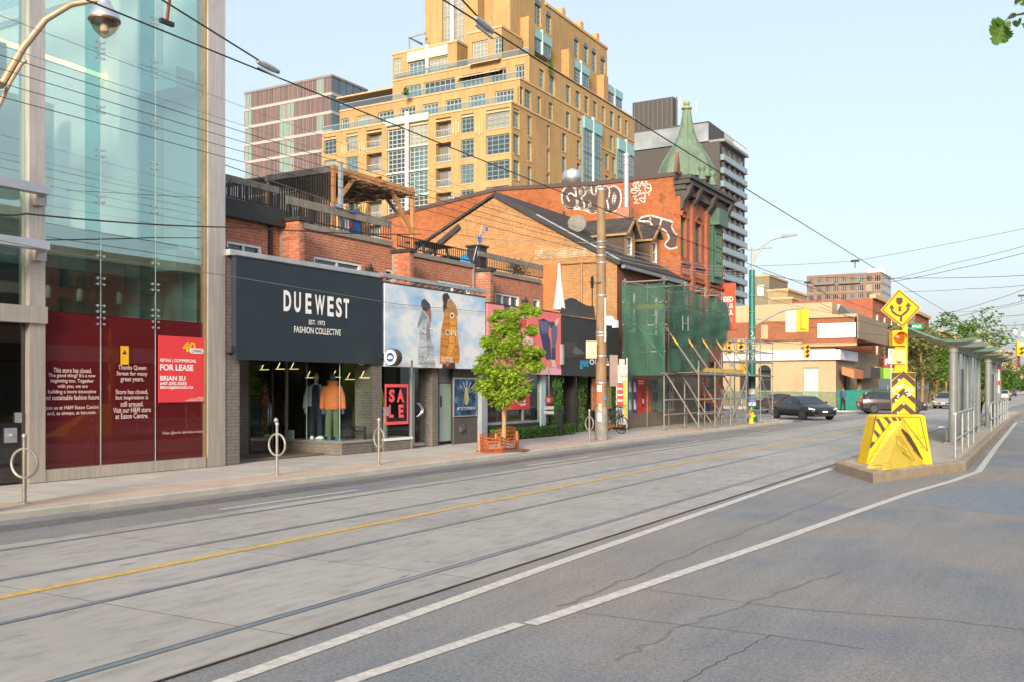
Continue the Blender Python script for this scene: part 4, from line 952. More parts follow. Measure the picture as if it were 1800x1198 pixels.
# pergola
XP = -18.3
pg = thing('pergola', 'orange-brown cedar pergola with stick roof on the brick terrace', 'pergola', (XP, YX(585, XP), zt_[1] - .2))
A0, A1 = YX(583.5, XP), YX(727, XP); zt = ZZ(296, XP, A0); zt1 = ZZ(341, XP, A1); zp = (zt + zt1) / 2; z0 = zt_[1] - .2
MB().box((XP - .05, A0, zp - .10), (XP + .05, A1, zp + .12)).build('beam', m_cedar, pg)
XB = XY(470, A0)
MB().box((XB, A0 - .02, zp - .08), (XP - .052, A0 + .06, zp + .1)).build('side_beam', m_wood, pg)
MB().box((XB, A1 - .08, zp - .08), (XP - .052, A1, zp + .1)).build('side_beam', m_cedar, pg)
MB().box((XB - .1, A0, zp - .08), (XB - .003, A1, zp + .1)).build('rear_beam', m_cedar, pg)
for x, y in ((XP, A0 + .06), (XP, A1 - .06), (XB, A0 + .06), (XB, A1 - .06), (XB, (A0 + A1) / 2)): MB().box((x - .05, y - .05, z0), (x + .05, y + .05, zp - .103)).build('post', m_cedar, pg)
for p0, p1 in (((XP, A0 + .1, zp - 1.0), (XP, A0 + .95, zp - .12)), ((XP, A1 - .1, zp - 1.3), (XP, A1 - 1.15, zp - .12)), ((XB, A1 - .1, zp - 1.3), (XB, A1 - 1.1, zp - .12)), ((XP - .1, A1 - .06, zp - 1.2), (XP - 1.0, A1 - .06, zp - .12))): MB().bar(p0, p1, .08, .1).build('brace', m_cedar, pg)
for k in range(6):
 x = XP - .3 - k * (XP - XB - .5) / 6; MB().box((x - .03, A0 + .07, zp - .07), (x + .03, A1 - .09, zp + .06)).build('rafter', m_cedar, pg)
m_stick = mat('willow_sticks', (.22, .145, .085), .9, var=.5, vs=6)
mb = MB()
for k in range(520):
 x = rnd.uniform(XB, XP - .05); y = rnd.uniform(A0 + .1, A1 - .1); L = rnd.uniform(.4, 1.1); an = rnd.gauss(0, .22); z = zp + rnd.uniform(-.16, .02)
 mb.bar((x - L / 2 * math.cos(an), y - L / 2 * math.sin(an), z), (x + L / 2 * math.cos(an), y + L / 2 * math.sin(an), z + rnd.gauss(0, .05)), .025, .02)
mb.build('stick_roof', m_stick, pg)['kind'] = 'stuff'
m_sl2 = mat('dark_screen_slat', (.055, .045, .035), .8, rand=.35)
me = MB().box((-.028, -.015, 0), (.028, .015, zp - .1 - z0)).mesh('slat', m_sl2)
n = int((XP - .1 - XB) / .095)
for k in range(n): inst('slat', me, (XP - .12 - k * .095, A0 + .02, z0), pg)
mb = MB()
for k in range(120):
 y = rnd.uniform(A0 + 1.6, A0 + 2.3); x = XP - .6 + rnd.gauss(0, .15); mb.bar((x, y, z0), (x + rnd.gauss(0, .15), y + rnd.gauss(0, .12), z0 + rnd.uniform(1.1, 1.7)), .012, .012)
mb.build('dry_branches', m_stick, pg)['kind'] = 'stuff'
# low dark slatted wall left of pergola
t = thing('slatted_screen', 'dark slatted privacy screen behind the far left terrace', 'screen', (XB - .2, A0, zt_[0]))
xs0 = XY(440, A0); zq = ZZ(318, XB - 1.0, A0)
me = MB().box((-.028, -.015, 0), (.028, .015, zq - zt_[0])).mesh('slat', m_sl2)
for k in range(26): inst('slat', me, (XB - .15 - k * .095, A0 + .02, zt_[0]), t)
MB().box((XB - 2.7, A0 + .04, zq - .1), (XB - .12, A0 + .12, zq + .06)).build('top_board', m_wood, t)
t = thing('roof_awning', 'orange red sloping roof edge behind the slatted screen', 'roof', onY(470, 318, A0 + 1));
MB().prism([onY(446, 326, A0 + .6), onY(508, 312, A0 + .6), onY(508, 316, A0 + .6), onY(446, 330, A0 + .6)], (0, 1.5, .25)).build('sheet', mat('orange_sheet', (.65, .10, .05), .5), t)
MB().bar(onY(470, 326, A0 + 1.2), (onY(470, 326, A0 + 1.2).x, A0 + 1.2, zt_[0]), .08, .08).build('post', m_wood, t)
p = onX(604, 286, XW - .02); t = thing('terrace_post', 'grey steel post rising through the terrace railing by the pergola', 'post', (p.x - .06, p.y, zt_[1]))
MB().box((p.x - .15, p.y - .055, zt_[1]), (p.x - .06, p.y + .055, p.z)).build('post', m_galv, t); MB().box((p.x - .16, p.y - .065, p.z + .001), (p.x - .05, p.y + .065, p.z + .02)).build('cap', m_galv, t)
# towel over the rail
m_tow = mat('blue_towel', (.02, .17, .55), .9, var=.25, vs=5)
X2 = XW + .035; zt = ZZ(380, XW, YX(620, XW)) + .12
tw = thing('towel', 'blue towel with white and red print hung over the terrace railing', 'towel', (X2, YX(610, X2), zt))
a, b = YX(590, X2), YX(640, X2)
MB().grid(lambda u, v: Vector((X2 + .02 - .14 * math.sin(v * math.pi) * 1. + .01 * math.sin(u * 14), a + (b - a) * u, zt - .02 + .07 * math.sin(v * math.pi) + .025 * math.sin(u * 9))), 14, 6).build('fold', m_tow, tw, True)
a2, b2 = YX(604, XW - .06), YX(632, XW - .06)
MB().grid(lambda u, v: Vector((XW - .06 - .02 * math.sin(u * 17) * v, a2 + (b2 - a2) * (u * (1 - .15 * v) + .12 * v), zt - .2 - .95 * v)), 16, 8).build('hanging_cloth', m_tow, tw, True)
mb = MB(); mb.grid(lambda u, v: Vector((XW - .045 - .02 * math.sin(u * 5) * v, a2 + (b2 - a2) * (.02 + .38 * u * (1 - .5 * v)), zt - .22 - .6 * v)), 6, 6); mb.build('white_print', mat('towel_white', (.7, .7, .72), .9), tw, True)
c = Vector((XW - .035, a2 + (b2 - a2) * .42, zt - .36)); MB().q([c + Vector((0, .1 * math.cos(q), .09 * math.sin(q))) for q in [2 * math.pi * k / 14 for k in range(14)]]).build('red_print', m_red, tw)
# terrace furniture
def table(label, px, py0, X, w, d, h, m):
 y = YX(px, X); z = zt_[2] - .2; t = thing('terrace_table', label, 'table', (X, y, z), group=None)
 for k in range(5): MB().box((-d / 2 + k * d / 5 + .01, -w / 2, h - .04), (-d / 2 + (k + 1) * d / 5 - .01, w / 2, h)).build('plank', m, t, local=True)
 for sx in (-1, 1):
  for sy in (-1, 1): MB().bar((sx * d * .3, sy * w * .38, h - .045), (sx * d * .45, sy * w * .42, 0), .06, .06).build('leg', m, t, local=True)
 for s in (-1, 1): MB().box((s * (d / 2 + .25) - .12, -w / 2, .42), (s * (d / 2 + .25) + .12, w / 2, .46)).build('seat', m, t, local=True)
 MB().bar((-d / 2 - .3, 0, .39), (d / 2 + .3, 0, .39), .06, .06).build('crossbar', m, t, local=True)
 return t
m_dkw = mat('dark_wood', (.05, .042, .036), .8, rand=.2)
table('dark picnic table on the terrace left of the blue cushions', 755, 440, XW - 1.2, 1.8, .75, .98, m_dkw)
table('dark picnic table further right beside the blue cushions', 800, 450, XW - 1.6, 1.6, .7, .78, m_dkw)
p = Vector((XW - .6, YX(826, XW - .6), zt_[2] + .0)); t = thing('cushion_pile', 'pile of bright blue cushions behind the black terrace railing', 'cushions', p)
for k, (dy, dz, rx) in enumerate(((0, .15, .2), (.25, .2, -.3), (.1, .42, .1), (-.15, .35, .5))):
 o = MB().lathe((0, 0, 0), [(.05, -.1), (.24, -.06), (.28, 0), (.24, .06), (.05, .1)], 12).build('cushion', mat('cushion_blue', (.03, .22, .50), .9, var=.3, vs=4), t, True, local=True); o.location = (0, dy, dz); o.rotation_euler = (rx, rx * 2, 0)
MB().lathe((0, .05, -.15), [(.42, 0), (.45, .1), (.40, .18), (.1, .2)], 12).build('base', m_dark, t, local=True)
# roof chimney stub, antenna with pinwheel
p = Vector((XW - .35, YX(838, XW - .35), zt_[2])); zc = ZZ(436, p.x, p.y)
t = thing('roof_vent_box', 'dark capped vent box beside the third brick pier', 'vent', p); MB().box((p.x - .25, p.y - .2, p.z), (p.x + .25, p.y + .25, zc)).build('box', m_flash, t); MB().box((p.x - .3, p.y - .25, zc + .002), (p.x + .3, p.y + .3, zc + .07)).build('cap', m_black, t)
a0, a1 = onX(831, 441, XW - .2), onX(848, 394, XW - .2); t = thing('antenna_pole', 'thin leaning pole with blue pinwheels above the terrace', 'antenna', a0)
MB().cyl(a0 + Vector((0, 0, -.4)), a1, .018, n=6).build('pole', m_galv, t)
for q, r in ((onX(843, 421, XW - .2), .16), (onX(855, 403, XW - .2), .09)):
 for k in range(7):
  e = Vector((.1 * math.sin(k * 2.4), math.cos(k * .9), math.sin(k * .9))) * r; MB().prism([q, q + e, q + e * .8 + Vector((0, -e.z, e.y)) * .4], (.02, 0, 0)).build('blade', m_tow, t)
 MB().bar(q, a0.lerp(a1, .45), .012, .012).build('stem', m_galv, t)
# wicker bush on the last terrace
p = Vector((XW - .5, YX(908, XW - .5), zt_[3] + .15)); t = thing('dry_shrub', 'bare twiggy shrub behind the right end terrace railing', 'plant', p); mb = MB()
for k in range(260):
 d = Vector((rnd.gauss(0, .12), rnd.gauss(0, .3), rnd.gauss(.32, .14))); mb.bar(p + d, p + d + Vector((rnd.gauss(0, .1), rnd.gauss(0, .14), rnd.gauss(0, .1))), .012, .012)
mb.build('twigs', mat('twig_dark', (.05, .035, .03), .9), t)['kind'] = 'stuff'; MB().lathe(p + Vector((0, 0, -.3)), [(.12, 0), (.16, .3), (.15, .32)], 12).build('pot', m_flash, t)
# wall lamp, vent pipes
for px, py in ((646, 474), (920, 530)):
 p = onX(px, py, XW + .02); MB().box((XW + .003, p.y - .09, p.z - .05), (XW + .16, p.y + .09, p.z + .05)).lathe(p + Vector((.1, 0, .05)), [(.05, 0), (.05, .08), (.01, .12)], 8).build('wall_lamp', m_flash, row)
MB().box((XW + .003, ys[1] - .62, 4.2), (XW + .09, ys[1] - .53, zt_[0] + .3)).build('downpipe', m_black, row); MB().box((XW + .003, ys[3] - .32, 4.2), (XW + .08, ys[3] - .25, zt_[2])).build('downpipe', mat('pipe_grey', (.2, .18, .16), .6), row)
# closed parasol and tarpaulin above the boot billboard
p = onX(983, 545, -16.9); zt = ZZ(463, -16.9, p.y); t = thing('closed_parasol', 'closed white parasol standing behind the pink billboard', 'parasol', p)
MB().lathe(p, [(.22, .0), (.24, .06), (.17, .5), (.09, 1.1), (.045, zt - p.z - .06), (.01, zt - p.z)], 9, ph=.2).build('canopy', mat('parasol_cloth', (.72, .64, .58), .8, var=.08), t); MB().cyl(p + Vector((0, 0, -1.4)), p + Vector((0, 0, .1)), .03).build('pole', m_galv, t)
ta = [onX(984, 556, -16.5), onX(1010, 528, -16.9), onX(1043, 536, -17.2), onX(1046, 561, -16.5)]
t = thing('dark_tarpaulin', 'sagging black tarpaulin tent above the boot billboard', 'tarpaulin', onX(1015, 556, -16.6))
def tarp(u, v):
 lo = onX(983 + 64 * u, 553 + 8 * u, -16.35); up = onX(990 + 54 * u, 530 + 8 * u - 14 * math.sin(math.pi * u) * .35, -17.0)
 p = lo.lerp(up, v); p.z -= .28 * math.sin(math.pi * v) * abs(math.sin(2 * math.pi * u)) * .4; p.z += .10 * math.sin(math.pi * u * 2) * v; return p
MB().grid(tarp, 16, 8).build('sheet', mat('black_tarp', (.022, .023, .026), .6), t, True)
for u in (0.02, .5, .98): q = tarp(u, 1); MB().cyl((q.x, q.y, q.z - .9), q, .02, n=6).build('pole', m_galv, t)
# ================================================================== gabled brick house
XH, YG, YV = -16.5, 37.3, 44.9
m_gab = brickmat('orange_brick', (.40, .185, .065), (.32, .135, .05), (.44, .30, .16), dirt=.2, dirtcol=(.38, .26, .12), big=.35)
m_mar = brickmat('maroon_brick', (.20, .065, .04), (.16, .05, .032), (.20, .13, .10), dirt=.25)
m_shing = brickmat('asphalt_shingle', (.075, .068, .064), (.05, .045, .043), (.03, .028, .027), .3, .12, .01, .3, None, .9, .6)
house = thing('gabled_house', 'gabled orange brick house with two roof dormers behind the utility pole', 'house', (-20, YG + 3, ZS))
pk = onY(873, 345, YG); er = onY(1092, 461, YG); XL = -28.4
el = Vector((XL, YG, pk.z - (pk.x - XL) * (pk.z - er.z) / (er.x - pk.x) * .86))
xr = XH
mb = MB(); mb.q([(XL, YG, ZS), (xr, YG, ZS), (xr, YG, er.z), (pk.x, YG, pk.z), (XL, YG, el.z)])
mb.build('gable_wall', m_gab, house)
mb = MB(); wall(mb, '+X', xr, YG, YV - .01, ZS, er.z, [(38.4, 39.4, 4.2, 6.0), (41.0, 42.0, 4.2, 6.0)], .15); mb.build('front_wall', m_mar, house)
for a, b in ((38.4, 39.4), (41.0, 42.0)): window(house, '+X', xr, a, b, 4.2, 6.0, 1, 2, m_white, m_glassd, .15, .07)
ov = .22
roof = MB(); roof.prism([(xr + ov, YG - .12, er.z - ov * .45), (pk.x, YG - .12, pk.z + .06), (pk.x, YG - .12, pk.z + .18), (xr + ov, YG - .12, er.z - ov * .45 + .12)], (0, YV - YG + .11, 0))
roof.prism([(XL - .2, YG - .12, el.z - .1), (XL - .2, YG - .12, el.z + .02), (pk.x - .002, YG - .12, pk.z + .18), (pk.x - .002, YG - .12, pk.z + .06)], (0, YV - YG + .11, 0))
roof = roof.build('roof', m_shing, house)
def along(t): return Vector((pk.x + (xr + ov - pk.x) * t, YG, pk.z + (er.z - ov * .45 - pk.z) * t))
mb = MB(); mb.bar(along(0) + Vector((0, -.15, .06)), along(1) + Vector((0, -.15, .06)), .05, .24, (0, 0, 1)); mb.build('rake_board', mat('rake_metal', (.05, .048, .05), .4, .3), roof)
mb = MB(); mb.bar(along(.35) + Vector((0, -.17, .17)), along(1) + Vector((0, -.17, .17)), .06, .05); mb.build('rake_flashing', m_galv, roof)
mb = MB(); mb.bar(pk + Vector((-1.9, -.14, -1.2)), pk + Vector((-4.2, -.14, -2.65)), .06, .22); mb.build('rake_board', MATS['rake_metal'], roof)
mb = MB(); mb.box((xr + ov, YG - .05, er.z - .26), (xr + ov + .16, YV - .05, er.z - .12)); mb.build('gutter', mat('gutter_grey', (.22, .22, .24), .5, .3), roof)
# tan dormers
m_tan = mat('dormer_trim', (.32, .20, .085), .7, var=.2)
for px0, px1, pyt, i in ((1050, 1124, 384, 0), (1121, 1165, 401, 1)):
 Xd = -17.6; yc = YX((1107, 1151)[i], Xd); w = .62; zs0 = ZZ((455, 468)[i], Xd, yc); zs1 = ZZ((412, 422)[i], Xd, yc); zt = ZZ((388, 402)[i], Xd, yc)
 d = MB(); wall(d, '+X', Xd, yc - w, yc + w, zs0, zs1, [(yc - .3, yc + .3, zs0 + .15, zs1 - .12)], .12)
 d.q([(Xd, yc - w, zs1), (Xd, yc + w, zs1), (Xd, yc, zt)])
 d = d.build('dormer', m_tan, house)
 xb = Xd - 3.2
 MB().q([(Xd, yc - w, zs0 - .3), (Xd, yc - w, zs1), (xb, yc - w, zs1), (xb, yc - w, zs0 - .3)]).q([(Xd, yc + w, zs0), (xb, yc + w, zs0), (xb, yc + w, zs1), (Xd, yc + w, zs1)]).build('cheek', mat('cheek_shingle', (.075, .05, .035), .85, var=.4, vs=5), d)
 r = MB()
 for s in (-1, 1): r.prism([(Xd + .25, yc + s * (w + .16), zs1 - .1), (Xd + .25, yc, zt + .06), (Xd + .25, yc, zt + .15), (Xd + .25, yc + s * (w + .16), zs1 - .01)], (xb - Xd - .25, 0, 0))
 r.build('dormer_roof', m_shing, d)
 for s in (-1, 1): MB().bar((Xd + .27, yc + s * (w + .17), zs1 - .09), (Xd + .27, yc, zt + .05), .05, .13).build('barge_board', m_tan, d)
 MB().bar((Xd + .2, yc - w - .15, zs1 - .1), (xb + 1, yc - w - .15, zs1 - .1), .05, .1).build('eave_board', m_tan, d)
 window(d, '+X', Xd, yc - .3, yc + .3, zs0 + .15, zs1 - .12, 1, 2, m_white, m_glassd, .1, .06)
# patched lower part of the gable, conduits and sheds
mb = MB(); a, b = onY(955, 466, YG), onY(987, 545, YG); mb.box((a.x, YG - .12, 2.7), (b.x, YG - .004, a.z)); mb.build('pier', brickmat('bright_orange_brick', (.46, .16, .045), (.42, .14, .04), (.40, .22, .1), dirt=.1), house)
mb = MB(); q = [onY(x, y, YG - .05) for x, y in ((987, 464), (1052, 460))]; mb.tube(q, .05, 6); mb.tube([onY(1022, 463, YG - .05), onY(1022, 548, YG - .05)], .05, 6); mb.build('conduit', mat('conduit_tan', (.30, .17, .08), .6), house)
MB().box((XY(940, YG - .02), YG - .02, ZZ(458, XY(940, YG), YG)), (XY(1048, YG - .02), YG - .004, ZZ(440, XY(940, YG), YG))).build('patched_band', brickmat('patched_brick', (.42, .25, .11), (.30, .17, .08), (.5, .42, .3), dirt=.3, dirtcol=(.48, .40, .30)), house)
# satellite dish, chimney, vent pipe
p = onY(1016, 378, YG + 2.2); zr = pk.z + (er.z - pk.z) * (p.x - pk.x) / (er.x - pk.x)
t = thing('satellite_dish', 'grey satellite dish with scribbles on the shingle roof', 'dish', (p.x, p.y, zr))
o = MB().lathe((0, 0, 0), [(.02, .0), (.25, .05), (.42, .14), (.40, .14), (.02, .02)], 18).build('dish', mat('dish_grey', (.15, .14, .12), .6, var=.4, vs=8), t, True, local=True); o.location = (0, -.1, .42); o.rotation_euler = (R(75), 0, R(25))
MB().cyl((0, 0, 0), (0, -.02, .42), .03).build('mast', m_galv, t, local=True)
p = onY(1101, 375, YG + 4.5); zr = pk.z + (er.z - pk.z) * (p.x - pk.x) / (er.x - pk.x)
t = thing('brick_chimney', 'short brick chimney with a tall metal flue above the dormers', 'chimney', (p.x, p.y, zr)); zc = ZZ(366, p.x, p.y)
MB().box((p.x - .35, p.y - .3, zr - .4), (p.x + .25, p.y + .3, zc)).build('stack', m_redb2, t); zf_ = ZZ(280, p.x, p.y)
MB().cyl((p.x, p.y, zc), (p.x, p.y, zf_ - .25), .13, n=14).build('flue', m_galv, t, True); MB().lathe((p.x, p.y, zf_ - .25), [(.17, 0), (.17, .06), (.13, .08), (.13, .35), (.16, .37), (.16, .5)], 14).build('cap', m_galv, t, True)
# ================================================================== Victorian corner building with green spire
vic = thing('victorian_building', 'tall orange brick Victorian building with green copper spire and dark cornice', 'building', (-20, YV + 3, ZS))
m_vic = brickmat('victorian_side_brick', (.43, .125, .04), (.34, .09, .03), (.32, .15, .08), dirt=.35, dirtcol=(.14, .05, .03), big=.5)
m_vicf = brickmat('victorian_front_brick', (.36, .10, .055), (.30, .085, .048), (.30, .16, .11), dirt=.2)
YE = YX(1271, XH)
tr = onY(1196, 309, YV); t2 = onY(1050, 326, YV); t3 = onY(873, 344 - 8, YV); XVL = XY(718, YV); tl = onY(730, 382, YV)
mb = MB(); mb.q([(XVL - 2, YV, ZS), (XH, YV, ZS), (XH, YV, tr.z), t2, t3, (XVL - 2, YV, tl.z)]); mb.build('side_wall', m_vic, vic)
mb = MB();
for p0, p1 in ((tr, t2), (t2, t3), (t3, Vector((XVL - 2, YV, tl.z)))): mb.bar(p0 + Vector((0, .1, .1)), p1 + Vector((0, .1, .1)), .35, .2)
mb.build('parapet_cap', mat('parapet_brown', (.07, .045, .04), .7), vic)
mb = MB(); mb.box((-30, YV + .02, tr.z - 1.2), (XH - .3, YE, tr.z - 1)); mb.build('flat_roof', m_flash, vic)
def yv(px): return YX(px, XH)
bays = [(yv(1197), yv(1207)), (yv(1222), yv(1233)), (yv(1247), yv(1259))]
wz = lambda px, py: ZZ(py, XH, yv(px))
hs = []; z3a, z3b = wz(1201, 452), wz(1201, 382)
for k, (a, b) in enumerate(bays):
 hs.append((a, b, z3a, z3b)); hs.append((a - .05, b + .05, z3a - 3.6, z3a - 1.55)); hs.append((a - .1, b + .1, .7, 3.2))
mb = MB(); wall(mb, '+X', XH, YV, YE, ZS, tr.z, hs, .25); mb.build('front_wall', m_vicf, vic)
MB().box((XH - 8, YE - .02, ZS), (XH, YE, tr.z)).build('far_wall', m_vicf, vic)
m_gfr = mat('green_window_frame', (.03, .10, .055), .5, var=.2)
for h in hs: window(vic, '+X', XH, *h, 1, 3 if h[3] - h[2] > 2.5 else 2, m_gfr, m_glassb, .25, .10, .07)
m_cor = mat('dark_cornice', (.055, .048, .042), .55, var=.3, vs=4)
# arches above openings, string courses, pilasters
for a, b in bays:
 c = (a + b) / 2; rr = (b - a) / 2 + .08
 for z in (z3b, z3a - 1.55):
  pts = [(XH + .03, c + rr * math.cos(q), z + .32 * math.sin(q)) for q in [math.pi * k / 10 for k in range(11)]]
  MB().tube(pts, .07, 5).build('arch', m_vicf, vic)
for z in (z3a - .35, z3a - 1.1): MB().box((XH + .003, YV + .01, z), (XH + .1, YE - .01, z + .12)).build('string_course', mat('terracotta', (.26, .09, .055), .7), vic)
for i in range(len(bays) - 1):
 c = (bays[i][1] + bays[i + 1][0]) / 2; MB().box((XH + .003, c - .2, 3.6), (XH + .16, c + .2, tr.z - 1.2)).build('pilaster', m_vicf, vic)
# dentil brick band
me = MB().box((0, -.05, 0), (.06, .05, .3)).mesh('dentil', MATS['terracotta'])
for k in range(22): inst('dentil', me, (XH + .003, YV + .3 + k * (YE - YV - .6) / 21, z3a - .85), vic)
# cornice with brackets
zc = tr.z - .95
for o0, zz0, zz1 in ((.12, zc, zc + .25), (.32, zc + .252, zc + .5), (.55, zc + .502, zc + .72), (.68, zc + .722, zc + .9)):
 MB().box((XH - .25, YV - o0 * .5, zz0), (XH + o0, YE + o0 * .6, zz1)).build('cornice', m_cor, vic)
for y in (YV + .1, (bays[0][1] + bays[1][0]) / 2, (bays[1][1] + bays[2][0]) / 2, YE - .15):
 MB().prism([(XH + .003, y - .15, zc - .7), (XH + .12, y - .15, zc - .65), (XH + .16, y - .15, zc - .35), (XH + .4, y - .15, zc - .02), (XH + .62, y - .15, zc + .5), (XH + .003, y - .15, zc + .5)], (0, .3, 0)).build('bracket', m_cor, vic)
me = MB().box((0, -.05, 0), (.22, .05, .2)).mesh('modillion', m_cor)
for k in range(20): inst('modillion', me, (XH + .122, YV + .25 + k * (YE - YV - .5) / 19, zc + .04), vic)
# oriel
oy0, oy1 = bays[2][0] - .08, bays[2][1] + .08; oz0, oz1 = z3a - .9, z3b + .15
MB().box((XH + .003, oy0, oz0), (XH + .25, oy1, oz1)).build('oriel', m_gfr, vic)
window(vic, '+X', XH + .3, oy0 + .12, oy1 - .12, oz0 + .3, oz1 - .3, 2, 3, m_gfr, m_glassb, .05, .08)
MB().prism([(XH + .003, oy0 - .1, oz1 + .002), (XH + .6, oy0 - .1, oz1 + .002), (XH + .5, oy0 + .2, oz1 + .9), (XH + .003, oy0 + .2, oz1 + .9)], (0, oy1 - oy0 + .2, 0)).build('oriel_roof', mat('verdigris_dark', (.07, .12, .09), .6, var=.3), vic)
MB().prism([(XH + .003, YX(1250, XH), 5.0), (XH + .75, YX(1250, XH), 5.0), (XH + .45, YX(1250, XH), 6.3), (XH + .003, YX(1250, XH), 6.3)], (0, 1.2, 0)).build('entrance_hood', MATS['verdigris_dark'], vic)
# spire
m_cop_ = mat('verdigris_copper', (.145, .215, .15), .6, var=.3, vs=1.2, streak=.25)
XSp = -17.9; YSp = YX(1207, XSp); sz = lambda py: ZZ(py, XSp, YSp); pr = lambda w: 1.08 * w / F * dep(XSp, YSp)
prof = [(pr(47), sz(318)), (pr(45), sz(304)), (pr(43), sz(296)), (pr(38), sz(284)), (pr(31), sz(272)), (pr(24), sz(261)), (pr(18), sz(248)), (pr(13), sz(236)), (pr(9.8), sz(222)), (pr(7.6), sz(208)), (pr(6), sz(195)), (pr(5.8), sz(193))]
sp_ = MB().lathe((XSp, YSp, 0), prof, 8, ph=R(22.5)).build('spire', m_cop_, vic)
for k in range(8):
 q = 2 * math.pi * k / 8 + R(22.5); MB().tube([(XSp + r * math.cos(q), YSp + r * math.sin(q), z) for r, z in prof], .035, 5).build('rib', m_cop_, sp_)
MB().lathe((XSp, YSp, 0), [(pr(6), sz(194)), (pr(8.5), sz(192)), (pr(8.5), sz(189.5)), (pr(4), sz(188)), (pr(3.5), sz(186.5)), (pr(5.2), sz(184.5)), (pr(5.6), sz(182)), (pr(4.5), sz(179)), (pr(1), sz(177.5))], 14).build('finial', mat('finial_olive', (.26, .27, .12), .5), sp_, True)
# parapet pinnacles and cresting
for px, py, X, hh in ((1157, 300, -19.3, 0), (1161, 297, -19.3, 0), (1193, 296, -16.3, 1), (1234, 300, XH + .1, 2), (1252, 305, XH + .1, 2), (1257, 318, XH + .1, 1)):
 y = YX(px, X); z0 = tr.z - .05
 if hh == 0: MB().lathe((X, y, z0), [(.06, 0), (.06, .12), (.14, .22), (.15, .3), (.1, .4), (.01, .44)], 10).build('ball_finial', MATS['verdigris_dark'], vic, True)
 elif hh == 1: MB().prism([(X, y - .3, z0), (X, y + .3, z0), (X, y + .05, z0 + .8), (X, y, z0 + 1.0), (X, y - .05, z0 + .8)], (-.15, 0, 0)).build('gablet', mat('gablet_red', (.16, .07, .05), .6), vic)
 else: MB().lathe((X, y, z0 - .2), [(.2, 0), (.2, .5), (.28, .55), (.2, .65), (.12, 1.0), (.2, 1.1), (.2, 1.25), (.05, 1.35)], 10).build('pinnacle', m_cop_, vic, True)
# cross of roof ventilator (big fan) on its roof
for px, pyt, pyb, r, lb in ((1006, 300, 332, .5, 'large round metal ventilator behind the white graffiti'), (799, 348, 362, .26, 'small round metal ventilator above the gable')):
 Yq = YV + 1.5; p = onY(px, pyb, Yq); zt = ZZ(pyt, p.x, Yq); hh = zt - p.z
 t = thing('roof_ventilator', lb, 'ventilator', (p.x, Yq, p.z - .4)); MB().lathe((p.x, Yq, p.z), [(r * .65, -.6), (r * .65, hh * .15), (r * .8, hh * .3), (r, hh * .45), (r * 1.05, hh * .6), (r * 1.02, hh * .9), (r * .7, hh)], 18).build('drum', m_alu, t, True); MB().lathe((p.x, Yq, p.z + hh), [(r * .6, .002), (r * .3, .1), (.03, .12)], 16).build('cap', m_galv, t, True)
# graffiti painted on the side wall
m_gw = mat('white_spray', (.78, .74, .70), .7, var=.05); m_gd = mat('brown_spray', (.075, .045, .04), .8, var=.2)
def z3(pts): return [(880 + x / 5.992, 280 + y / 5.992) for x, y in pts]
def gy(p, off): return onY(p[0], p[1], YV - off)
def gstroke(pts, w=.07, off=.012, smooth=3):
 P = [Vector((p[0], p[1], 0)) for p in pts]; out = []
 for i in range(len(P) - 1):
  p0, p1, p2, p3 = P[max(i - 1, 0)], P[i], P[i + 1], P[min(i + 2, len(P) - 1)]
  for k in range(smooth):
   t = k / smooth; out.append(.5 * ((2 * p1) + (p2 - p0) * t + (2 * p0 - 5 * p1 + 4 * p2 - p3) * t * t + (3 * p1 - p0 - 3 * p2 + p3) * t ** 3))
 out.append(P[-1]); W_ = [gy((p.x, p.y), off) for p in out]; mb = MB()
 for i in range(len(W_) - 1):
  d = (W_[i + 1] - W_[i]);
  if d.length < 1e-5: continue
  n_ = Vector((-d.z, 0, d.x)).normalized() * w / 2; e = d.normalized() * w * .3
  mb.q([W_[i] - n_ - e, W_[i + 1] - n_ + e, W_[i + 1] + n_ + e, W_[i] + n_ - e])
 return mb
gr = [[(790, 330), (760, 290), (700, 290), (655, 340), (645, 420), (670, 490), (730, 525), (790, 505), (815, 450), (790, 400), (740, 360), (700, 390), (720, 440)],
      [(785, 330), (800, 285), (850, 280), (890, 310), (890, 370), (850, 410), (880, 470), (870, 525), (810, 500), (800, 430), (790, 330)], [(830, 310), (855, 350), (835, 370), (830, 310)],
      [(890, 320), (910, 285), (950, 290), (965, 360), (1000, 370), (1010, 300), (1060, 290), (1075, 360), (1060, 480), (1030, 540), (990, 550), (960, 560), (920, 535), (880, 525)], [(930, 310), (945, 350), (925, 350), (930, 310)], [(935, 440), (950, 490), (930, 500), (935, 440)],
      [(1070, 300), (1110, 285), (1145, 320), (1140, 400), (1120, 430), (1135, 520), (1110, 545), (1060, 530)], [(1140, 300), (1200, 285), (1255, 330), (1268, 430), (1240, 520), (1180, 560), (1120, 545)], [(1195, 360), (1210, 400), (1190, 470), (1180, 430), (1195, 360)],
      [(660, 470), (720, 520), (860, 530), (960, 565), (1040, 550), (1120, 555), (1170, 565)]]
fill = MB(); fill.q([gy(p, .006) for p in z3([(645, 420), (655, 340), (700, 290), (760, 288), (850, 280), (950, 288), (1060, 290), (1200, 286), (1258, 330), (1268, 430), (1240, 520), (1180, 560), (1040, 550), (960, 562), (860, 528), (730, 524), (670, 490)])]); fill.build('graffiti_fill', m_gd, vic)
for s in gr: gstroke(z3(s), .085).build('graffiti_stroke', m_gw, vic)
def z4(pts): return [(1090 + x / 3.63, 170 + y / 3.63) for x, y in pts]
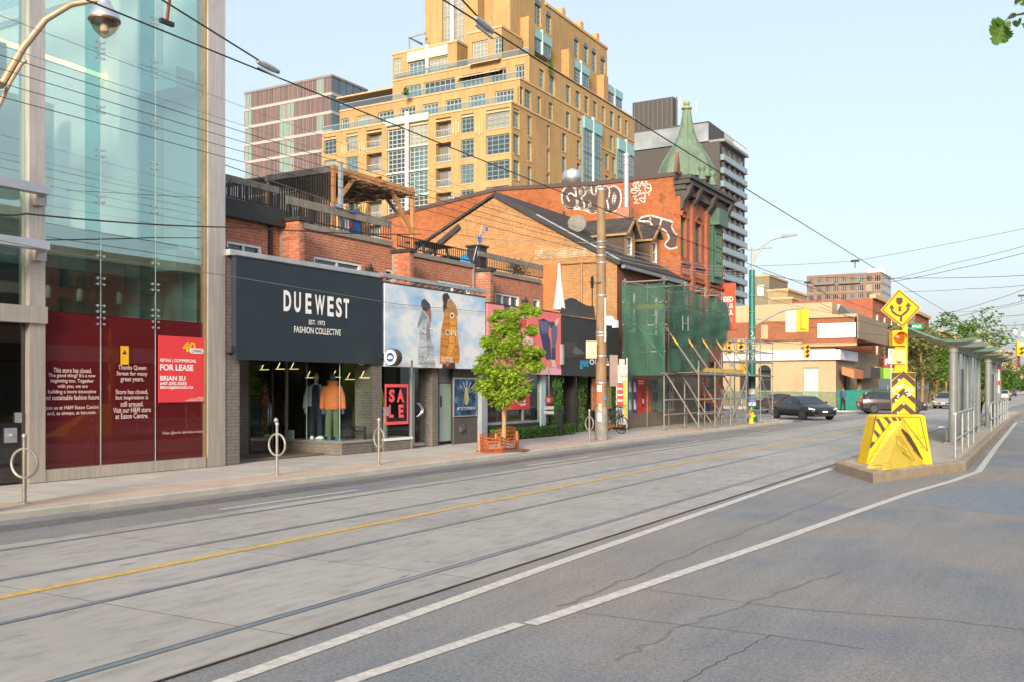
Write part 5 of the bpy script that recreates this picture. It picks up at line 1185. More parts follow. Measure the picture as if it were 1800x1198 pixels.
for s in ([(85, 525), (105, 580), (80, 560), (120, 545), (105, 530), (125, 575), (140, 540), (150, 575), (165, 540), (175, 560)], [(160, 570), (190, 560), (198, 600), (170, 615), (160, 580), (195, 590)], [(70, 590), (125, 585), (90, 620), (70, 600), (130, 600), (120, 620)], [(80, 640), (110, 630), (90, 655), (115, 660), (85, 680), (120, 680)], [(115, 630), (155, 615), (155, 675), (120, 650), (155, 650)], [(185, 600), (185, 630)]): gstroke(z4(s), .045).build('graffiti_stroke', m_gw, vic)
fill = MB(); fill.q([gy(p, .006) for p in z4([(110, 800), (140, 770), (200, 762), (270, 780), (340, 800), (330, 830), (350, 870), (365, 890), (355, 960), (320, 970), (290, 950), (310, 910), (290, 860), (250, 840), (200, 835), (140, 845)])]); fill.build('graffiti_fill', m_gd, vic)
for s in ([(110, 800), (140, 770), (200, 762), (270, 780), (335, 802), (330, 830), (345, 865), (362, 880)], [(190, 765), (187, 795), (120, 795)], [(187, 795), (205, 835), (140, 845)], [(205, 832), (250, 838), (290, 860), (312, 905), (285, 945), (320, 972), (362, 962)], [(265, 785), (250, 835)]): gstroke(z4(s), .085).build('graffiti_stroke', m_gw, vic)
# roof-edge pipe on the side wall
MB().tube([onY(991, 400, YV - .06), onY(991, 372, YV - .06)], .07, 8).build('downpipe', m_flash, vic)
# red banner on brackets
YB = YE + .05
bn = thing('street_banner', 'orange red vertical banner reading FEED YOUR SOUL by the scaffold', 'banner', onY(1280, 580, YB))
a, b = onY(1267, 498, YB), onY(1293, 580, YB)
MB().grid(lambda u, v: Vector((a.x + (b.x - a.x) * u, YB + .03 * math.sin(v * 5 + u * 2), a.z + (b.z - a.z) * v)), 6, 12).build('cloth', mat('banner_red', (.72, .07, .03), .7, var=.12, vs=1), bn, True)
for s, y0, y1, x0 in (('FEED', 522, 531, 1267.5), ('YOUR', 533.5, 542.5, 1267.5), ('SOUL', 545, 554, 1268.5)): pxtext(s, '-Y', YB - .05, x0, y0, 1289, y1, m_wtxt, bn, bold=.02)
pxtext('ASI', '-Y', YB - .05, 1273, 560, 1287, 567, mat('banner_pale', (.75, .35, .28), .7, var=0), bn)
for z in (a.z, b.z): MB().bar((a.x - 1.6, YB, z), (b.x + .1, YB, z), .04, .04).build('arm', m_black, bn)
MB().cyl((a.x - 1.6, YB, a.z + .05), (a.x - 1.6, YB, b.z - .1), .03).build('mount', m_black, bn)
# ================================================================== scaffold
sc_ = thing('scaffold', 'steel tube scaffold wrapped in green netting against the brick corner', 'scaffold', (-15.3, 40.5, ZS))
m_tube = mat('scaffold_tube', (.33, .315, .285), .45, .5, .25, 3); m_tyel = mat('scaffold_yellow', (.72, .45, .03), .5)
def cyl2(nm, p0, p1, r=.03, m=None): return MB().cyl(p0, p1, r, n=7).build(nm, m or m_tube, sc_)
Xa, Xb, Ya, Yb = -14.3, -16.0, 37.0, 44.4
zd = 2.42; zt = 6.2
ysn = [Ya, 39.4, 42.0, Yb]
for y in ysn:
 for x in (Xa, Xb):
  cyl2('standard', (x, y, ZS), (x, y, zt + .1)); MB().box((x - .12, y - .12, ZS), (x + .12, y + .12, ZS + .02)).build('base_plate', m_wood, sc_)
for z in (zd, 4.4, 5.3, zt):
 for x in (Xa, Xb): cyl2('ledger', (x, Ya - .2, z), (x, Yb + .2, z))
 for y in ysn: cyl2('transom', (Xb - .1, y - .05, z - .05), (Xa + .15, y - .05, z - .05))
for z in (3.3,): cyl2('ledger', (Xb - .1, Ya - .06, z), (Xa + .1, Ya - .06, z));
cyl2('ledger', (Xa + .07, Ya - .1, .75), (Xa + .07, Yb + 4.5, .75)); cyl2('ledger', (Xa + .07, Ya, 1.35), (Xa + .07, Yb + 4.5, 1.35))
for k in range(7):
 n_ = 7; w = (Xa - Xb) / 6; MB().box((Xb + k * w * .86 - .0, Ya + .05, zd + .04), (Xb + k * w * .86 + w * .8, Yb, zd + .08)).build('deck_board', m_wood, sc_)
MB().box((Xb, Ya - .03, 5.02), (Xa, Ya + .02, 5.2)).build('toe_board', m_tyel, sc_); MB().box((Xa - .02, 41.0, 2.55), (Xa + .04, 47.8, 2.73)).build('toe_board', m_tyel, sc_)
cyl2('brace', (Xb, Ya - .04, 5.0), (Xa, Ya - .04, 3.0))
for y0 in (37.1, 38.9, 40.9, 42.9, 44.6):
 cyl2('brace', (Xa + .05, y0, 4.25), (Xa + 1.0, y0 + 1.0, 2.45)); cyl2('brace', (Xa + .05, y0, 2.4), (Xa + 1.0, y0 + 1.0, .35))
 cyl2('brace', (Xa + .24, y0 + .2, 3.88), (Xa + .4, y0 + .37, 3.58), .034, m_tyel)
# lower outer lift along the kerb
Xo = Xa + 1.0
for y in (38.3, 40.4, 42.6, 45.0, 47.4, 49.6):
 cyl2('standard', (Xo, y, ZS), (Xo, y, 2.95 if y < 45 else 4.2)); MB().box((Xo - .14, y - .14, ZS), (Xo + .14, y + .14, ZS + .02)).build('base_plate', m_wood, sc_)
for y in (45.0, 47.4, 49.6):
 cyl2('standard', (Xa - .3, y, ZS), (Xa - .3, y, 4.2))
 for z in (2.42, 3.1, 3.6, 4.1): cyl2('transom', (Xa - .3, y, z), (Xo, y, z))
for z in (.75, 1.35, 2.42): cyl2('ledger', (Xo, 38.2, z), (Xo, 49.8, z))
for z in (3.1, 3.6, 4.1): cyl2('ledger', (Xo, 45, z), (Xo, 49.8, z)); cyl2('ledger', (Xa - .3, 45, z), (Xa - .3, 49.8, z))
for y0, y1 in ((40.4, 42.6), (42.6, 45.0), (45.0, 47.4), (49.6, 47.4)): cyl2('brace', (Xo + .04, y0, .4), (Xo + .04, y1, 2.35));
for y0, y1 in ((42.6, 40.4), (47.4, 45.0), (47.4, 49.6)): cyl2('brace', (Xa - .3, y0, .4), (Xa - .3, y1, 2.35))
for k in range(5): MB().box((Xa + .1 + k * .18, 38.2, 2.46), (Xa + .26 + k * .18, 49.8, 2.49)).build('deck_board', m_wood, sc_)
# green debris net
def netmat():
 m, n, l, b = nmat('green_netting'); out = [x for x in n if x.type == 'OUTPUT_MATERIAL'][0]
 b.inputs['Base Color'].default_value = lin((.025, .105, .07)); b.inputs['Roughness'].default_value = .7
 tp = n.new('ShaderNodeBsdfTransparent'); mx = n.new('ShaderNodeMixShader')
 f = ramp(n, l, noise(n, l, 1.2, 5, .6), [(.3, .6), (.7, .86)])
 l.new(f, mx.inputs[0]); l.new(tp.outputs[0], mx.inputs[1]); l.new(b.outputs[0], mx.inputs[2]); l.new(mx.outputs[0], out.inputs[0]); return m
m_net = netmat()
def wv(u, v): return .05 * math.sin(u * 9 + v * 3) + .03 * math.sin(u * 17 - v * 7) + .02 * math.sin(v * 13 + u * 5)
MB().grid(lambda u, v: Vector((Xb - .1 + (Xa - Xb + .2) * u, Ya - .12 + wv(u, v) * (.3 + .7 * math.sin(math.pi * min(1, v * 1.05))), zt - .1 - .0 * u - (zt - zd - .05) * v - .12 * math.sin(math.pi * u) * (1 - v))), 20, 28).build('netting', m_net, sc_, True)
MB().grid(lambda u, v: Vector((Xa + .14 + wv(u * 3, v) * .9, Ya + (Yb + .7 - Ya) * u, (zt - .15 - (.25 * abs(math.sin(u * 8)) if u > .3 else 0)) * (1 - v) + v * (zd + .1 + max(0, u - .45) * 3.2 + .2 * math.sin(u * 20) * (u > .4)))), 50, 26).build('netting', m_net, sc_, True)
MB().grid(lambda u, v: Vector((Xa + .2 + .04 * math.sin(v * 3) + wv(u * 2, v), Ya + .2 + 7.2 * u, 5.15 - .12 * math.sin(u * math.pi * 3) ** 2 - v * 1.6 * (1 - .3 * u))), 40, 10).build('netting', m_net, sc_, True)
# white letter H tape on the net
q = Vector((Xa + .3, YX(1205, Xa + .3), ZZ(569, Xa + .3, YX(1205, Xa + .3))))
for dy, s in ((-.32, 0), (.32, 0)): MB().bar(q + Vector((0, dy, -.3)), q + Vector((0, dy, .3)), .035, .02).build('tape', m_galv, sc_)
MB().bar(q + Vector((0, -.32, 0)), q + Vector((0, .32, 0)), .035, .02).build('tape', m_galv, sc_)
# posters pasted on the wall under the deck
post_w = [mat('poster_%d' % i, c, .6, var=.45, vs=5) for i, c in enumerate(((.08, .30, .22), (.12, .05, .18), (.62, .05, .04), (.68, .12, .03), (.06, .16, .14), (.25, .38, .18), (.20, .25, .40), (.45, .42, .4)))]
hw = MB().box((XH + .02, 37.6, ZS), (XH + .10, 47.5, 2.35)).build('hoarding_panel', mat('plywood', (.22, .18, .14), .8, var=.2), house)
pxs = [1104, 1112, 1121, 1137, 1147, 1157, 1167, 1176, 1186]
for i in range(8):
 y0, y1 = YX(pxs[i], XH + .12), YX(pxs[i + 1], XH + .12) - .02
 for j, (z0, z1) in enumerate(((.75, 1.5), (1.52, 2.25)) if i not in (2, 3) else ((.75, 2.25),)):
  if i == 3: z1 = 1.8
  t = thing('pasted_poster', '%s poster under the scaffold deck, %s from left' % (['green sneaker', 'purple sneaker', 'tall red bottle', 'orange', 'dark teal', 'pale green bottle', 'blue', 'grey'][i], ['one', 'two', 'three', 'four', 'five', 'six', 'seven', 'eight'][i]) + (' in the upper row' if j else ' in the lower row'), 'poster', (XH + .102, (y0 + y1) / 2, z0))
  MB().box((XH + .102, y0, z0), (XH + .108, y1, z1)).build('sheet', post_w[i], t)
  if i == 2:
   c = (y0 + y1) / 2 + .12; MB().q([(XH + .112, c + dy, 1.0 + dz) for dy, dz in ((-.1, 0), (.1, 0), (.1, .45), (.04, .62), (.04, .8), (-.04, .8), (-.04, .62), (-.1, .45))]).build('print', m_brown, t); MB().q([(XH + .114, c + dy, 1.15 + dz) for dy, dz in ((-.09, 0), (.09, 0), (.09, .2), (-.09, .2))]).build('print', m_wtxt, t)
   for z in (2.0, 2.1): MB().box((XH + .109, y0 + .1, z), (XH + .112, y1 - .3, z + .05)).build('print', m_wtxt, t)
  elif i in (0, 1): MB().q([(XH + .112, (y0 + y1) / 2 + dy, (z0 + z1) / 2 + dz) for dy, dz in ((-.16, -.2), (.12, -.25), (.16, -.1), (.02, .2), (-.1, .22))]).build('print', m_wtxt, t)
  else:
   for k in range(3): MB().lathe((XH + .109, y0 + (k + .5) * (y1 - y0) / 3, z0 + .12), [(.0, 0)], 3) if False else MB().box((XH + .109, y0 + (k + .3) * (y1 - y0) / 3, z0 + .1), (XH + .112, y0 + (k + .7) * (y1 - y0) / 3, z0 + .5)).build('print', post_w[(i + k + 1) % 8], t)
# ================================================================== stepped yellow condominium
m_yb = brickmat('yellow_brick', (.45, .285, .12), (.41, .26, .11), (.42, .29, .15), .3, .1, .008, .16, None, .8, .1, .12, .16)
m_buff = mat('buff_stone', (.50, .33, .17), .8, var=.12)
m_mint = mat('mint_spandrel', (.36, .50, .40), .5, var=.06)
m_teal_f = mat('teal_frame', (.17, .24, .25), .4, var=.1)
m_wfr = mat('pale_frame', (.36, .40, .38), .5, var=.05)
con = thing('condominium', 'stepped yellow brick condominium tower with big gridded windows', 'building', (-62, 110, 0))
def gpick(): return rnd.choice([m_glassd, m_glassd, m_blind, m_glassb, m_glassd])
CXx, CY = -55.6, 96.0
YEND = 131.9
def lw(px0, py0, px1, py1, Y): a, b = onY(px0, py0, Y), onY(px1, py1, Y); return (min(a.x, b.x), max(a.x, b.x), min(a.z, b.z), max(a.z, b.z))
# levels from the corner: window heads/sills of the lower block
rows = []
for k in range(9):
 ztop = ZZ(191, XY(877, CY), CY) - k * 2.98; rows.append((ztop - 2.25, ztop))
T1 = ZZ(182, XY(892, CY), CY)
xl = XY(566, CY)
cols = [('w', 569, 591, 3, 4), ('w', 609, 629, 3, 4), ('b', 644, 671, 0, 0), ('w', 681, 712, 4, 5), ('w', 719, 752, 4, 5), ('b', 766, 793, 0, 0), ('w', 810, 833, 3, 4), ('w', 854, 896, 4, 4)]
holes = []; spec = []
for z0, z1 in rows:
 for kd, p0, p1, nx, nz in cols:
  a, b = XY(p0, CY), XY(p1, CY)
  bay = 681 <= p0 <= 719
  h = (a, b, z0 - (.55 if bay else .1 if kd == 'b' else 0), z1 + (.0 if bay else 0)); holes.append(h); spec.append((kd, h, nx, nz, bay))
mb = MB(); wall(mb, '-Y', CY, xl, CXx, 0, T1, holes, .9); mb.build('wall', m_yb, con)
for kd, h, nx, nz, bay in spec:
 if kd == 'w': window(con, '-Y', CY, *h, nx, nz, m_wfr if bay else m_teal_f, gpick(), .25, .14, .09, sill=None if bay else m_buff)
 else:
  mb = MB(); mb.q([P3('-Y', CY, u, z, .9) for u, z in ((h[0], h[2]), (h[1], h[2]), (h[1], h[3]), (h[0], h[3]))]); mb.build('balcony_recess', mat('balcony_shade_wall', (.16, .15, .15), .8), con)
  mb = MB(); pbox(mb, '-Y', CY, h[0], h[1], h[2] + .85, h[2] + .93, -.05, .03); pbox(mb, '-Y', CY, h[0], h[1], h[2], h[2] + .12, -.08, .2)
  for k in range(9): u = h[0] + (h[1] - h[0]) * (k + .5) / 9; pbox(mb, '-Y', CY, u - .02, u + .02, h[2] + .12, h[2] + .85, -.02, .01)
  mb.build('balcony_rail', m_wfr, con); m2 = MB(); pbox(m2, '-Y', CY, h[0] + (h[1] - h[0]) * .55, h[1] - .1, h[2] + .2, h[3] - .3, .82, .89); m2.build('balcony_door', m_blind, con)
# projecting bay frame and mint head, white pipe
za = rows[0][1]
for p0, p1 in ((679, 713), (718, 754)):
 a, b = XY(p0, CY - .1), XY(p1, CY - .1); mb = MB(); mb.box((a, CY - .25, za + .05), (b, CY - .003, T1 + .5)); mb.build('spandrel', m_mint, con)
 for z0, z1 in rows: mb = MB(); mb.box((a, CY - .12, z1 + .003), (b, CY - .003, z1 + .22)); mb.build('spandrel_band', m_mint, con)
a = XY(715.5, CY - .4); MB().box((a - .18, CY - .6, 0), (a + .18, CY - .26, T1 + .9)).build('vent_pipe', m_white, con)
for p in (802, 843, 606, 637):
 x = XY(p, CY); z = ZZ(225 if p > 700 else 262, x, CY)
 for dx in (-.35, 0, .35): MB().box((x + dx - .13, CY - .1, z - .7 - (.25 if dx == 0 else 0)), (x + dx + .13, CY - .003, z + .7 + (.25 if dx == 0 else 0))).build('ornament', m_buff, con)
for kd, h, nx, nz, bay in spec[:8]: pass
def rightface(parent, X, y0, y1, z0, z1, wins_, d=.3):
 hs = [w[:4] for w in wins_]; mb = MB(); wall(mb, '+X', X, y0, y1, z0, z1, hs, d); mb.build('wall', m_yb, parent)
 for w in wins_: window(parent, '+X', X, *w[:4], w[4], w[5], m_teal_f, gpick() if rnd.random() < .4 else m_glassb, .25, .12, .08, sill=m_buff)
ryz = lambda px, py, X: (YX(px, X), ZZ(py, X, YX(px, X)))
ws = []
zref = [r for r in rows]
for p0, p1, nx in ((902.5, 913, 2), (927.5, 934, 2), (961, 966, 2), (988, 995, 2), (1014, 1020, 2)):
 for k, (z0, z1) in enumerate(zref):
  if p0 < 910: ws.append((YX(p0, CXx), YX(p1, CXx), z0, z1, 3, 4))
  else: ws.append((YX(p0, CXx), YX(p1, CXx), z0 - .2 - (.3 if p0 > 950 and p0 < 970 else 0), z1 - .1, 2, 4))
for k, (z0, z1) in enumerate(zref):
 for p0, p1 in ((1064, 1070), (1076, 1082)): ws.append((YX(p0, CXx), YX(p1, CXx), z0, z1, 1, 1))
rightface(con, CXx, CY, YEND, 0, T1, ws)
# tier 2
Y2 = 98.0; T2_ = ZZ(141, XY(906, Y2), Y2)
w2 = []
for p0, p1, nx in ((600, 613, 3), (628, 651, 3), (665, 692, 4), (704, 730, 4), (743, 770, 4), (783, 811, 4), (825, 853, 4), (871, 903, 5)): w2.append((XY(p0, Y2), XY(p1, Y2), T1 + .35, T2_ - .95, nx, 3))
mb = MB(); wall(mb, '-Y', Y2, XY(597, Y2), CXx, T1 - .5, T2_, [w[:4] for w in w2], .3); mb.build('wall', m_yb, con)
for w in w2: window(con, '-Y', Y2, *w, m_wfr, gpick(), .25, .12, .08, sill=m_buff)
w2 = [(YX(p0, CXx), YX(p1, CXx), T1 + .3, T2_ - .8, 2, 4) for p0, p1 in ((913.5, 920), (922.5, 934), (945, 951), (965, 972), (995, 1002), (1015, 1022), (1032, 1038), (1045, 1051), (1072, 1078))]
rightface(con, CXx, Y2, YEND, T1, T2_, w2)
# tier 3
Y3 = 100.2; T3 = 41.0
w3 = [(XY(p0, Y3), XY(p1, Y3), T2_ + .3, T3 - .9, nx, 3) for p0, p1, nx in ((712, 740, 4), (745, 800, 6), (812, 850, 5), (862, 890, 4), (905, 922, 3))]
mb = MB(); wall(mb, '-Y', Y3, XY(690, Y3), CXx, T2_ - .5, T3, [w[:4] for w in w3], .3); mb.build('wall', m_yb, con)
for w in w3: window(con, '-Y', Y3, *w, m_wfr, gpick(), .25, .12, .08)
w3 = [(YX(p0, CXx), YX(p1, CXx), T2_ + .3, T3 - .6, 2, 4) for p0, p1 in ((948, 957), (966, 975), (995, 1003), (1012, 1020), (1028, 1035), (1043, 1050), (1058, 1064), (1072, 1079), (1086, 1092), (1099, 1104))]
rightface(con, CXx, Y3, YEND, T2_, T3, w3)
# flat terrace roofs
mb = MB(); mb.box((xl, CY + .01, T1 - .8), (CXx - .01, Y2 - .01, T1 - .6)); mb.box((XY(597, Y2), Y2 + .01, T2_ - .8), (CXx - .01, Y3 - .01, T2_ - .6)); mb.box((-85, Y3 + .01, T3 - .8), (CXx - .01, YEND, T3 - .6)); mb.build('terrace', m_buff, con)
# parapet stones, glass guards
for Y, x0, zt in ((CY, xl, T1), (Y2, XY(597, Y2), T2_), (Y3, XY(690, Y3), T3)):
 MB().box((x0, Y - .1, zt + .002), (CXx + .1, Y + .25, zt + .2)).build('coping', m_buff, con); MB().box((CXx - .25, Y + .251, zt + .002), (CXx + .1, YEND, zt + .2)).build('coping', m_buff, con)
 MB().box((x0, Y + .1, zt + .203), (CXx - .1, Y + .13, zt + .95)).build('glass_guard', glassmat('guard_glass', (.75, .85, .85), .12) if 'guard_glass' not in MATS else MATS['guard_glass'], con); MB().box((x0, Y + .07, zt + .953), (CXx - .1, Y + .15, zt + 1.02)).build('guard_rail', m_wfr, con)
# upper blocks
def block(px0, px1, Y, pyt, X1, depth, z0, wins_, right=()):
 zt = ZZ(pyt, XY((px0 + px1) / 2, Y), Y); x0, x1 = XY(px0, Y), XY(px1, Y)
 mb = MB(); wall(mb, '-Y', Y, x0, x1, z0, zt, [w[:4] for w in wins_], .3); mb.build('wall', m_yb, con)
 for w in wins_: window(con, '-Y', Y, *w[:4], w[4], w[5], m_wfr, gpick(), .25, .14, .09)
 mb = MB(); mb.box((x0, Y + .31, z0), (x1 - .003, Y + depth, zt - .1));
 mb.q([(x1, Y, z0), (x1, Y + depth, z0), (x1, Y + depth, zt), (x1, Y, zt)]); mb.q([(x0, Y, z0), (x0, Y + depth, z0), (x0, Y + depth, zt), (x0, Y, zt)]); mb.build('block', m_yb, con)
 MB().box((x0 - .1, Y - .1, zt + .002), (x1 + .1, Y + .3, zt + .3)).build('coping', m_buff, con); MB().box((x1 - .25, Y + .301, zt + .002), (x1 + .1, Y + depth, zt + .3)).build('coping', m_buff, con); return x0, x1, zt
def wpx(px0, py0, px1, py1, Y, nx, nz):
 a, b = XY(px0, Y), XY(px1, Y); xm = (a + b) / 2; return (a, b, ZZ(py1, xm, Y), ZZ(py0, xm, Y), nx, nz)
Y4 = 101.0
x0, x1, zt = block(690, 803, Y4, 86, 0, 6, T3 - .5, [wpx(718, 108, 748, 152, Y4, 4, 5), wpx(755, 102, 787, 145, Y4, 5, 5), wpx(692, 103, 705, 130, Y4, 3, 3)])
for p0, p1 in ((717, 749), (754, 788)): a, b = XY(p0, Y4), XY(p1, Y4); MB().box((a, Y4 - .2, zt - 1.35), (b, Y4 - .003, zt - .1)).build('spandrel', m_mint, con)
a = XY(751.5, Y4 - .3); MB().box((a - .17, Y4 - .55, T2_), (a + .17, Y4 - .22, zt + .3)).build('vent_pipe', m_white, con)
x0, x1, ztR = block(822, 882, Y4, 55, 0, 5, T3 - .5, [wpx(830, 72, 857, 102, Y4, 4, 4), wpx(868, 66, 882, 95, Y4, 2, 3)])
for k, (p0, p1, py) in enumerate(((827, 881, 104), (806, 882, 126))):
 a, b = onY(p0, py + 4, Y4 - 1.0), onY(p1, py - 4, Y4 - 1.0); zz = (a.z + b.z) / 2 - .3; MB().prism([(a.x, Y4 - 1.6, zz - .25), (a.x, Y4 - .01, zz + .45), (a.x, Y4 - .01, zz + .55), (a.x, Y4 - 1.6, zz - .15)], (b.x - a.x, 0, 0)).build('awning', mat('striped_awning', (.48, .36, .28), .8, var=.3, vs=3), con)
# tower
YT = 104.0; XTr = XY(897, YT); XTl = XY(747, YT); ZT = 64.0
gx0, gx1 = XY(777, YT), XY(816, YT)
mb = MB(); wall(mb, '-Y', YT, XTl, XY(840, YT), T3 - .5, ZT, [(gx0, gx1, T3, ZT - .5)], .5); wall(mb, '-Y', YT + 1.6, XY(840, YT), XY(867, YT), T3 - .5, ZT); wall(mb, '-Y', YT, XY(867, YT), XTr, T3 - .5, ZT)
for p in (840, 867): mb.q([(XY(p, YT), YT, T3), (XY(p, YT), YT + 1.6, T3), (XY(p, YT), YT + 1.6, ZT), (XY(p, YT), YT, ZT)])
mb.q([(XTl, YT, T3), (XTl, YEND - 10, T3), (XTl, YEND - 10, ZT), (XTl, YT, ZT)]); mb.build('wall', m_yb, con)
for k in range(8):
 z = T3 + k * 2.9;
 if z + 2.85 < ZT: window(con, '-Y', YT, gx0, gx1, z + .02, z + 2.85, 6, 4, m_wfr, m_blind, .45, .08, .09)
MB().box((XY(795.5, YT) - .2, YT - .25, T3), (XY(795.5, YT) + .2, YT + .08, ZT)).build('vent_pipe', m_white, con)
MB().box((XTl - .001, YT + .2, T3), (XTl + .1, YT + .3, T3));
zlow = 52.3; YTe = YX(1067, XTr)
arch = [(922, 936, -30, 30), (940, 951, 8, 45), (960, 969, 27, 60), (1009, 1017, 70, 104), (1026, 1034, 82, 112), (1040, 1048, 92, 127), (1056, 1064, 105, 135)]
aw = []
for p0, p1, y0, y1 in arch: ym = YX((p0 + p1) / 2, XTr); aw.append((YX(p0, XTr), YX(p1, XTr), ZZ(y1, XTr, ym), ZZ(y0, XTr, ym)))
mb = MB(); wall(mb, '+X', XTr, YT, YTe, T3 - .5, zlow, [h for h in aw if h[3] < zlow - .2], .3); wall(mb, '+X', XTr - .01, YT, YX(958, XTr), zlow, ZT); mb.build('wall', m_yb, con)
MB().box((XTl, YX(958, XTr), zlow - .5), (XTr - .02, YTe, zlow - .3)).q([(XTr - .02, YX(958, XTr), zlow), (XTl, YX(958, XTr), zlow), (XTl, YX(958, XTr), ZT), (XTr - .02, YX(958, XTr), ZT)]).build('roof', m_buff, con)
for h in aw:
 if h[3] < zlow - .2:
  window(con, '+X', XTr, *h, 2, 4, m_teal_f, m_glassb, .25, .1, .08); c = (h[0] + h[1]) / 2; rr = (h[1] - h[0]) / 2
  MB().q([(XTr + .01, c + rr * math.cos(q), h[3] - .05 + rr * .8 * math.sin(q)) for q in [math.pi * k / 8 for k in range(9)]]).build('arch_head', m_glassb, con)
MB().box((XTr - .2, YX(958, XTr), zlow + .002), (XTr + .15, YTe + .1, zlow + .35)).build('coping', m_buff, con)
for px in (988, 1020, 1048): y = YX(px, XTr - .5); MB().box((XTr - 1.2, y - .5, zlow), (XTr - .21, y + .5, zlow + 1.6)).build('chimney', m_buff, con)
# blue bays on the right face
for p0, p1, y0, y1, X in ((937, 970, 50, 97, XTr + 1.0), (1007, 1037, 104, 152, XTr + 1.0), (1067, 1095, 150, 193, XTr + 1.0), (1028, 1059, 207, 345, CXx + .5), (1088, 1115, 245, 345, CXx + .5)):
 a, b = YX(p0, X), YX(p1, X); ym = (a + b) / 2; zt = ZZ((y0 + y1) / 2 if False else y0 + (8 if p0 < 1020 else 5), X, ym) ; zb = ZZ(y1 + 0, X, ym) if y1 < 300 else 2.0
 MB().box((X - 1.6 if X < -57 else X - .5 + .003, a, zb), (X - .26, b, zt)).build('bay', m_teal_f, con)
 sp2 = 1.8 if y1 < 300 else 2.6
 MB().box((X - .255, a, zt - sp2 * .6), (X, b, zt)).build('spandrel', mat('aqua_spandrel', (.22, .42, .42), .5, var=.06), con)
 nfl = max(1, int((zt - sp2 * .6 - zb) / 3.0)); hf = (zt - sp2 * .6 - zb) / nfl
 for k in range(nfl):
  for u0, u1 in ((a, ym - .15), (ym + .15, b)): window(con, '+X', X, u0 + .05, u1 - .05, zb + k * hf + .05, zb + (k + 1) * hf - .05, 3, 4, m_teal_f, m_glassb, .22, .1, .08)
 MB().box((X - .25, ym - .13, zb), (X + .05, ym + .13, zt + .4)).build('vent_pipe', mat('aqua_pipe', (.45, .62, .62), .5), con)
 if y1 < 300: MB().box((X - 1.6, a - 1.5, zb - 1), (X + .2, a - .003, zt + .8)).build('buttress', m_yb, con)
# roof trees and pergola
m_cyp = leafmat('terrace_shrub', (.05, .12, .02), (.12, .24, .03), .2)
for px, py, hpx_, w, lb in ((921, 112, 20, 12, 'round terrace bush on the condominium steps'), (967, 130, 26, 6, 'slim conical terrace cypress on the condominium'), (713, 166, 10, 6, 'tiny terrace shrub at the left condominium step')):
 p = atD(px, py, 119); h_ = hpx_ / F * 119; r_ = w / F * 119
 t = thing('terrace_shrub', lb, 'shrub', p); MB().cyl(p, p + Vector((0, 0, h_ * .6)), .08, n=6).build('stem', m_dkw, t)
 leafcloud(420, lambda: (p + Vector((rnd.gauss(0, .45), rnd.gauss(0, .45), 0)) * r_ * (1 - (zq := rnd.random()) * (.85 if w < 8 else .4)) + Vector((0, 0, zq * h_)), None), .22, m_cyp, 'leaves', t)
mb = MB();
for k in range(4): a_ = onY(718 + k * 0, 66, YT + k * .9); mb.bar(onY(718, 66, Y4 + 1 + k * .9), onY(747, 58, Y4 + 1 + k * .9), .15, .25)
p = onY(719, 66, Y4 + 1); mb.bar(p, (p.x, p.y, p.z - 2.6), .15, .15); mb.bar(p, p + Vector((0, 3, 0)), .15, .2); mb.build('roof_trellis', mat('trellis_grey', (.25, .30, .33), .5), con)
# ================================================================== grey gridded block (far left)
gbk = thing('grey_block', 'grey brown panelled office block with pink vertical fins, left of the condominium', 'building', (-100, 150, 0))
D0 = 172; cpt = atD(583, 400, D0); XGb, YGb = cpt.x, cpt.y
m_gp = mat('grey_brown_panel', (.125, .10, .095), .5, var=.08, vs=.3, rand=.1); m_pf = mat('pink_fin', (.34, .19, .185), .5, var=.05); m_band = mat('pale_band', (.36, .33, .31), .6, var=.05)
ztop = ZZ(131, XGb, YGb); xlb = XY(430, YGb); YGe = YX(646, XGb)
MB().box((xlb, YGb + .15, 0), (XGb - .15, YGe, ztop)).build('core', m_gp, gbk)
fl = 3.28
for k in range(9):
 z1 = ztop - .4 - k * fl; z0 = z1 - fl + .55
 MB().box((xlb - .02, YGb - .12, z0 - .54), (XGb + .1, YGb + .14, z0 - .01)).build('floor_band', m_band, gbk); MB().box((XGb - .14, YGb + .141, z0 - .54), (XGb + .12, YGe, z0 - .01)).build('floor_band', m_band, gbk)
 n = 12; w = (XGb - xlb) / n
 for j in range(n):
  x0 = xlb + j * w; gl = j in (0,) or j in (5, 6) and k > 0 or rnd.random() < .04
  MB().box((x0 + .03, YGb + .0, z0), (x0 + w - .03, YGb + .148, z1)).build('panel', mat('seafoam_glass', (.19, .28, .25), .2, var=.15, vs=.3) if gl else m_gp, gbk)
  for q in ((0, .55) if (j + k) % 2 else (.3, .75)): MB().box((x0 + w * q - .045, YGb - .10, z0), (x0 + w * q + .045, YGb - .002, z1)).build('fin', m_pf, gbk)
 n = 5; w = (YGe - YGb) / n
 for j in range(n): MB().box((XGb - .148, YGb + .16 + j * w, z0), (XGb + .0, YGb + .16 + (j + 1) * w - .3, z1)).build('panel', m_glassb if (j + k) % 3 else mat('blue_grey_panel', (.10, .12, .15), .4), gbk)
MB().box((xlb - .05, YGb - .15, ztop - .39), (XGb + .15, YGe, ztop)).build('parapet', mat('parapet_grey', (.2, .18, .18), .6), gbk)
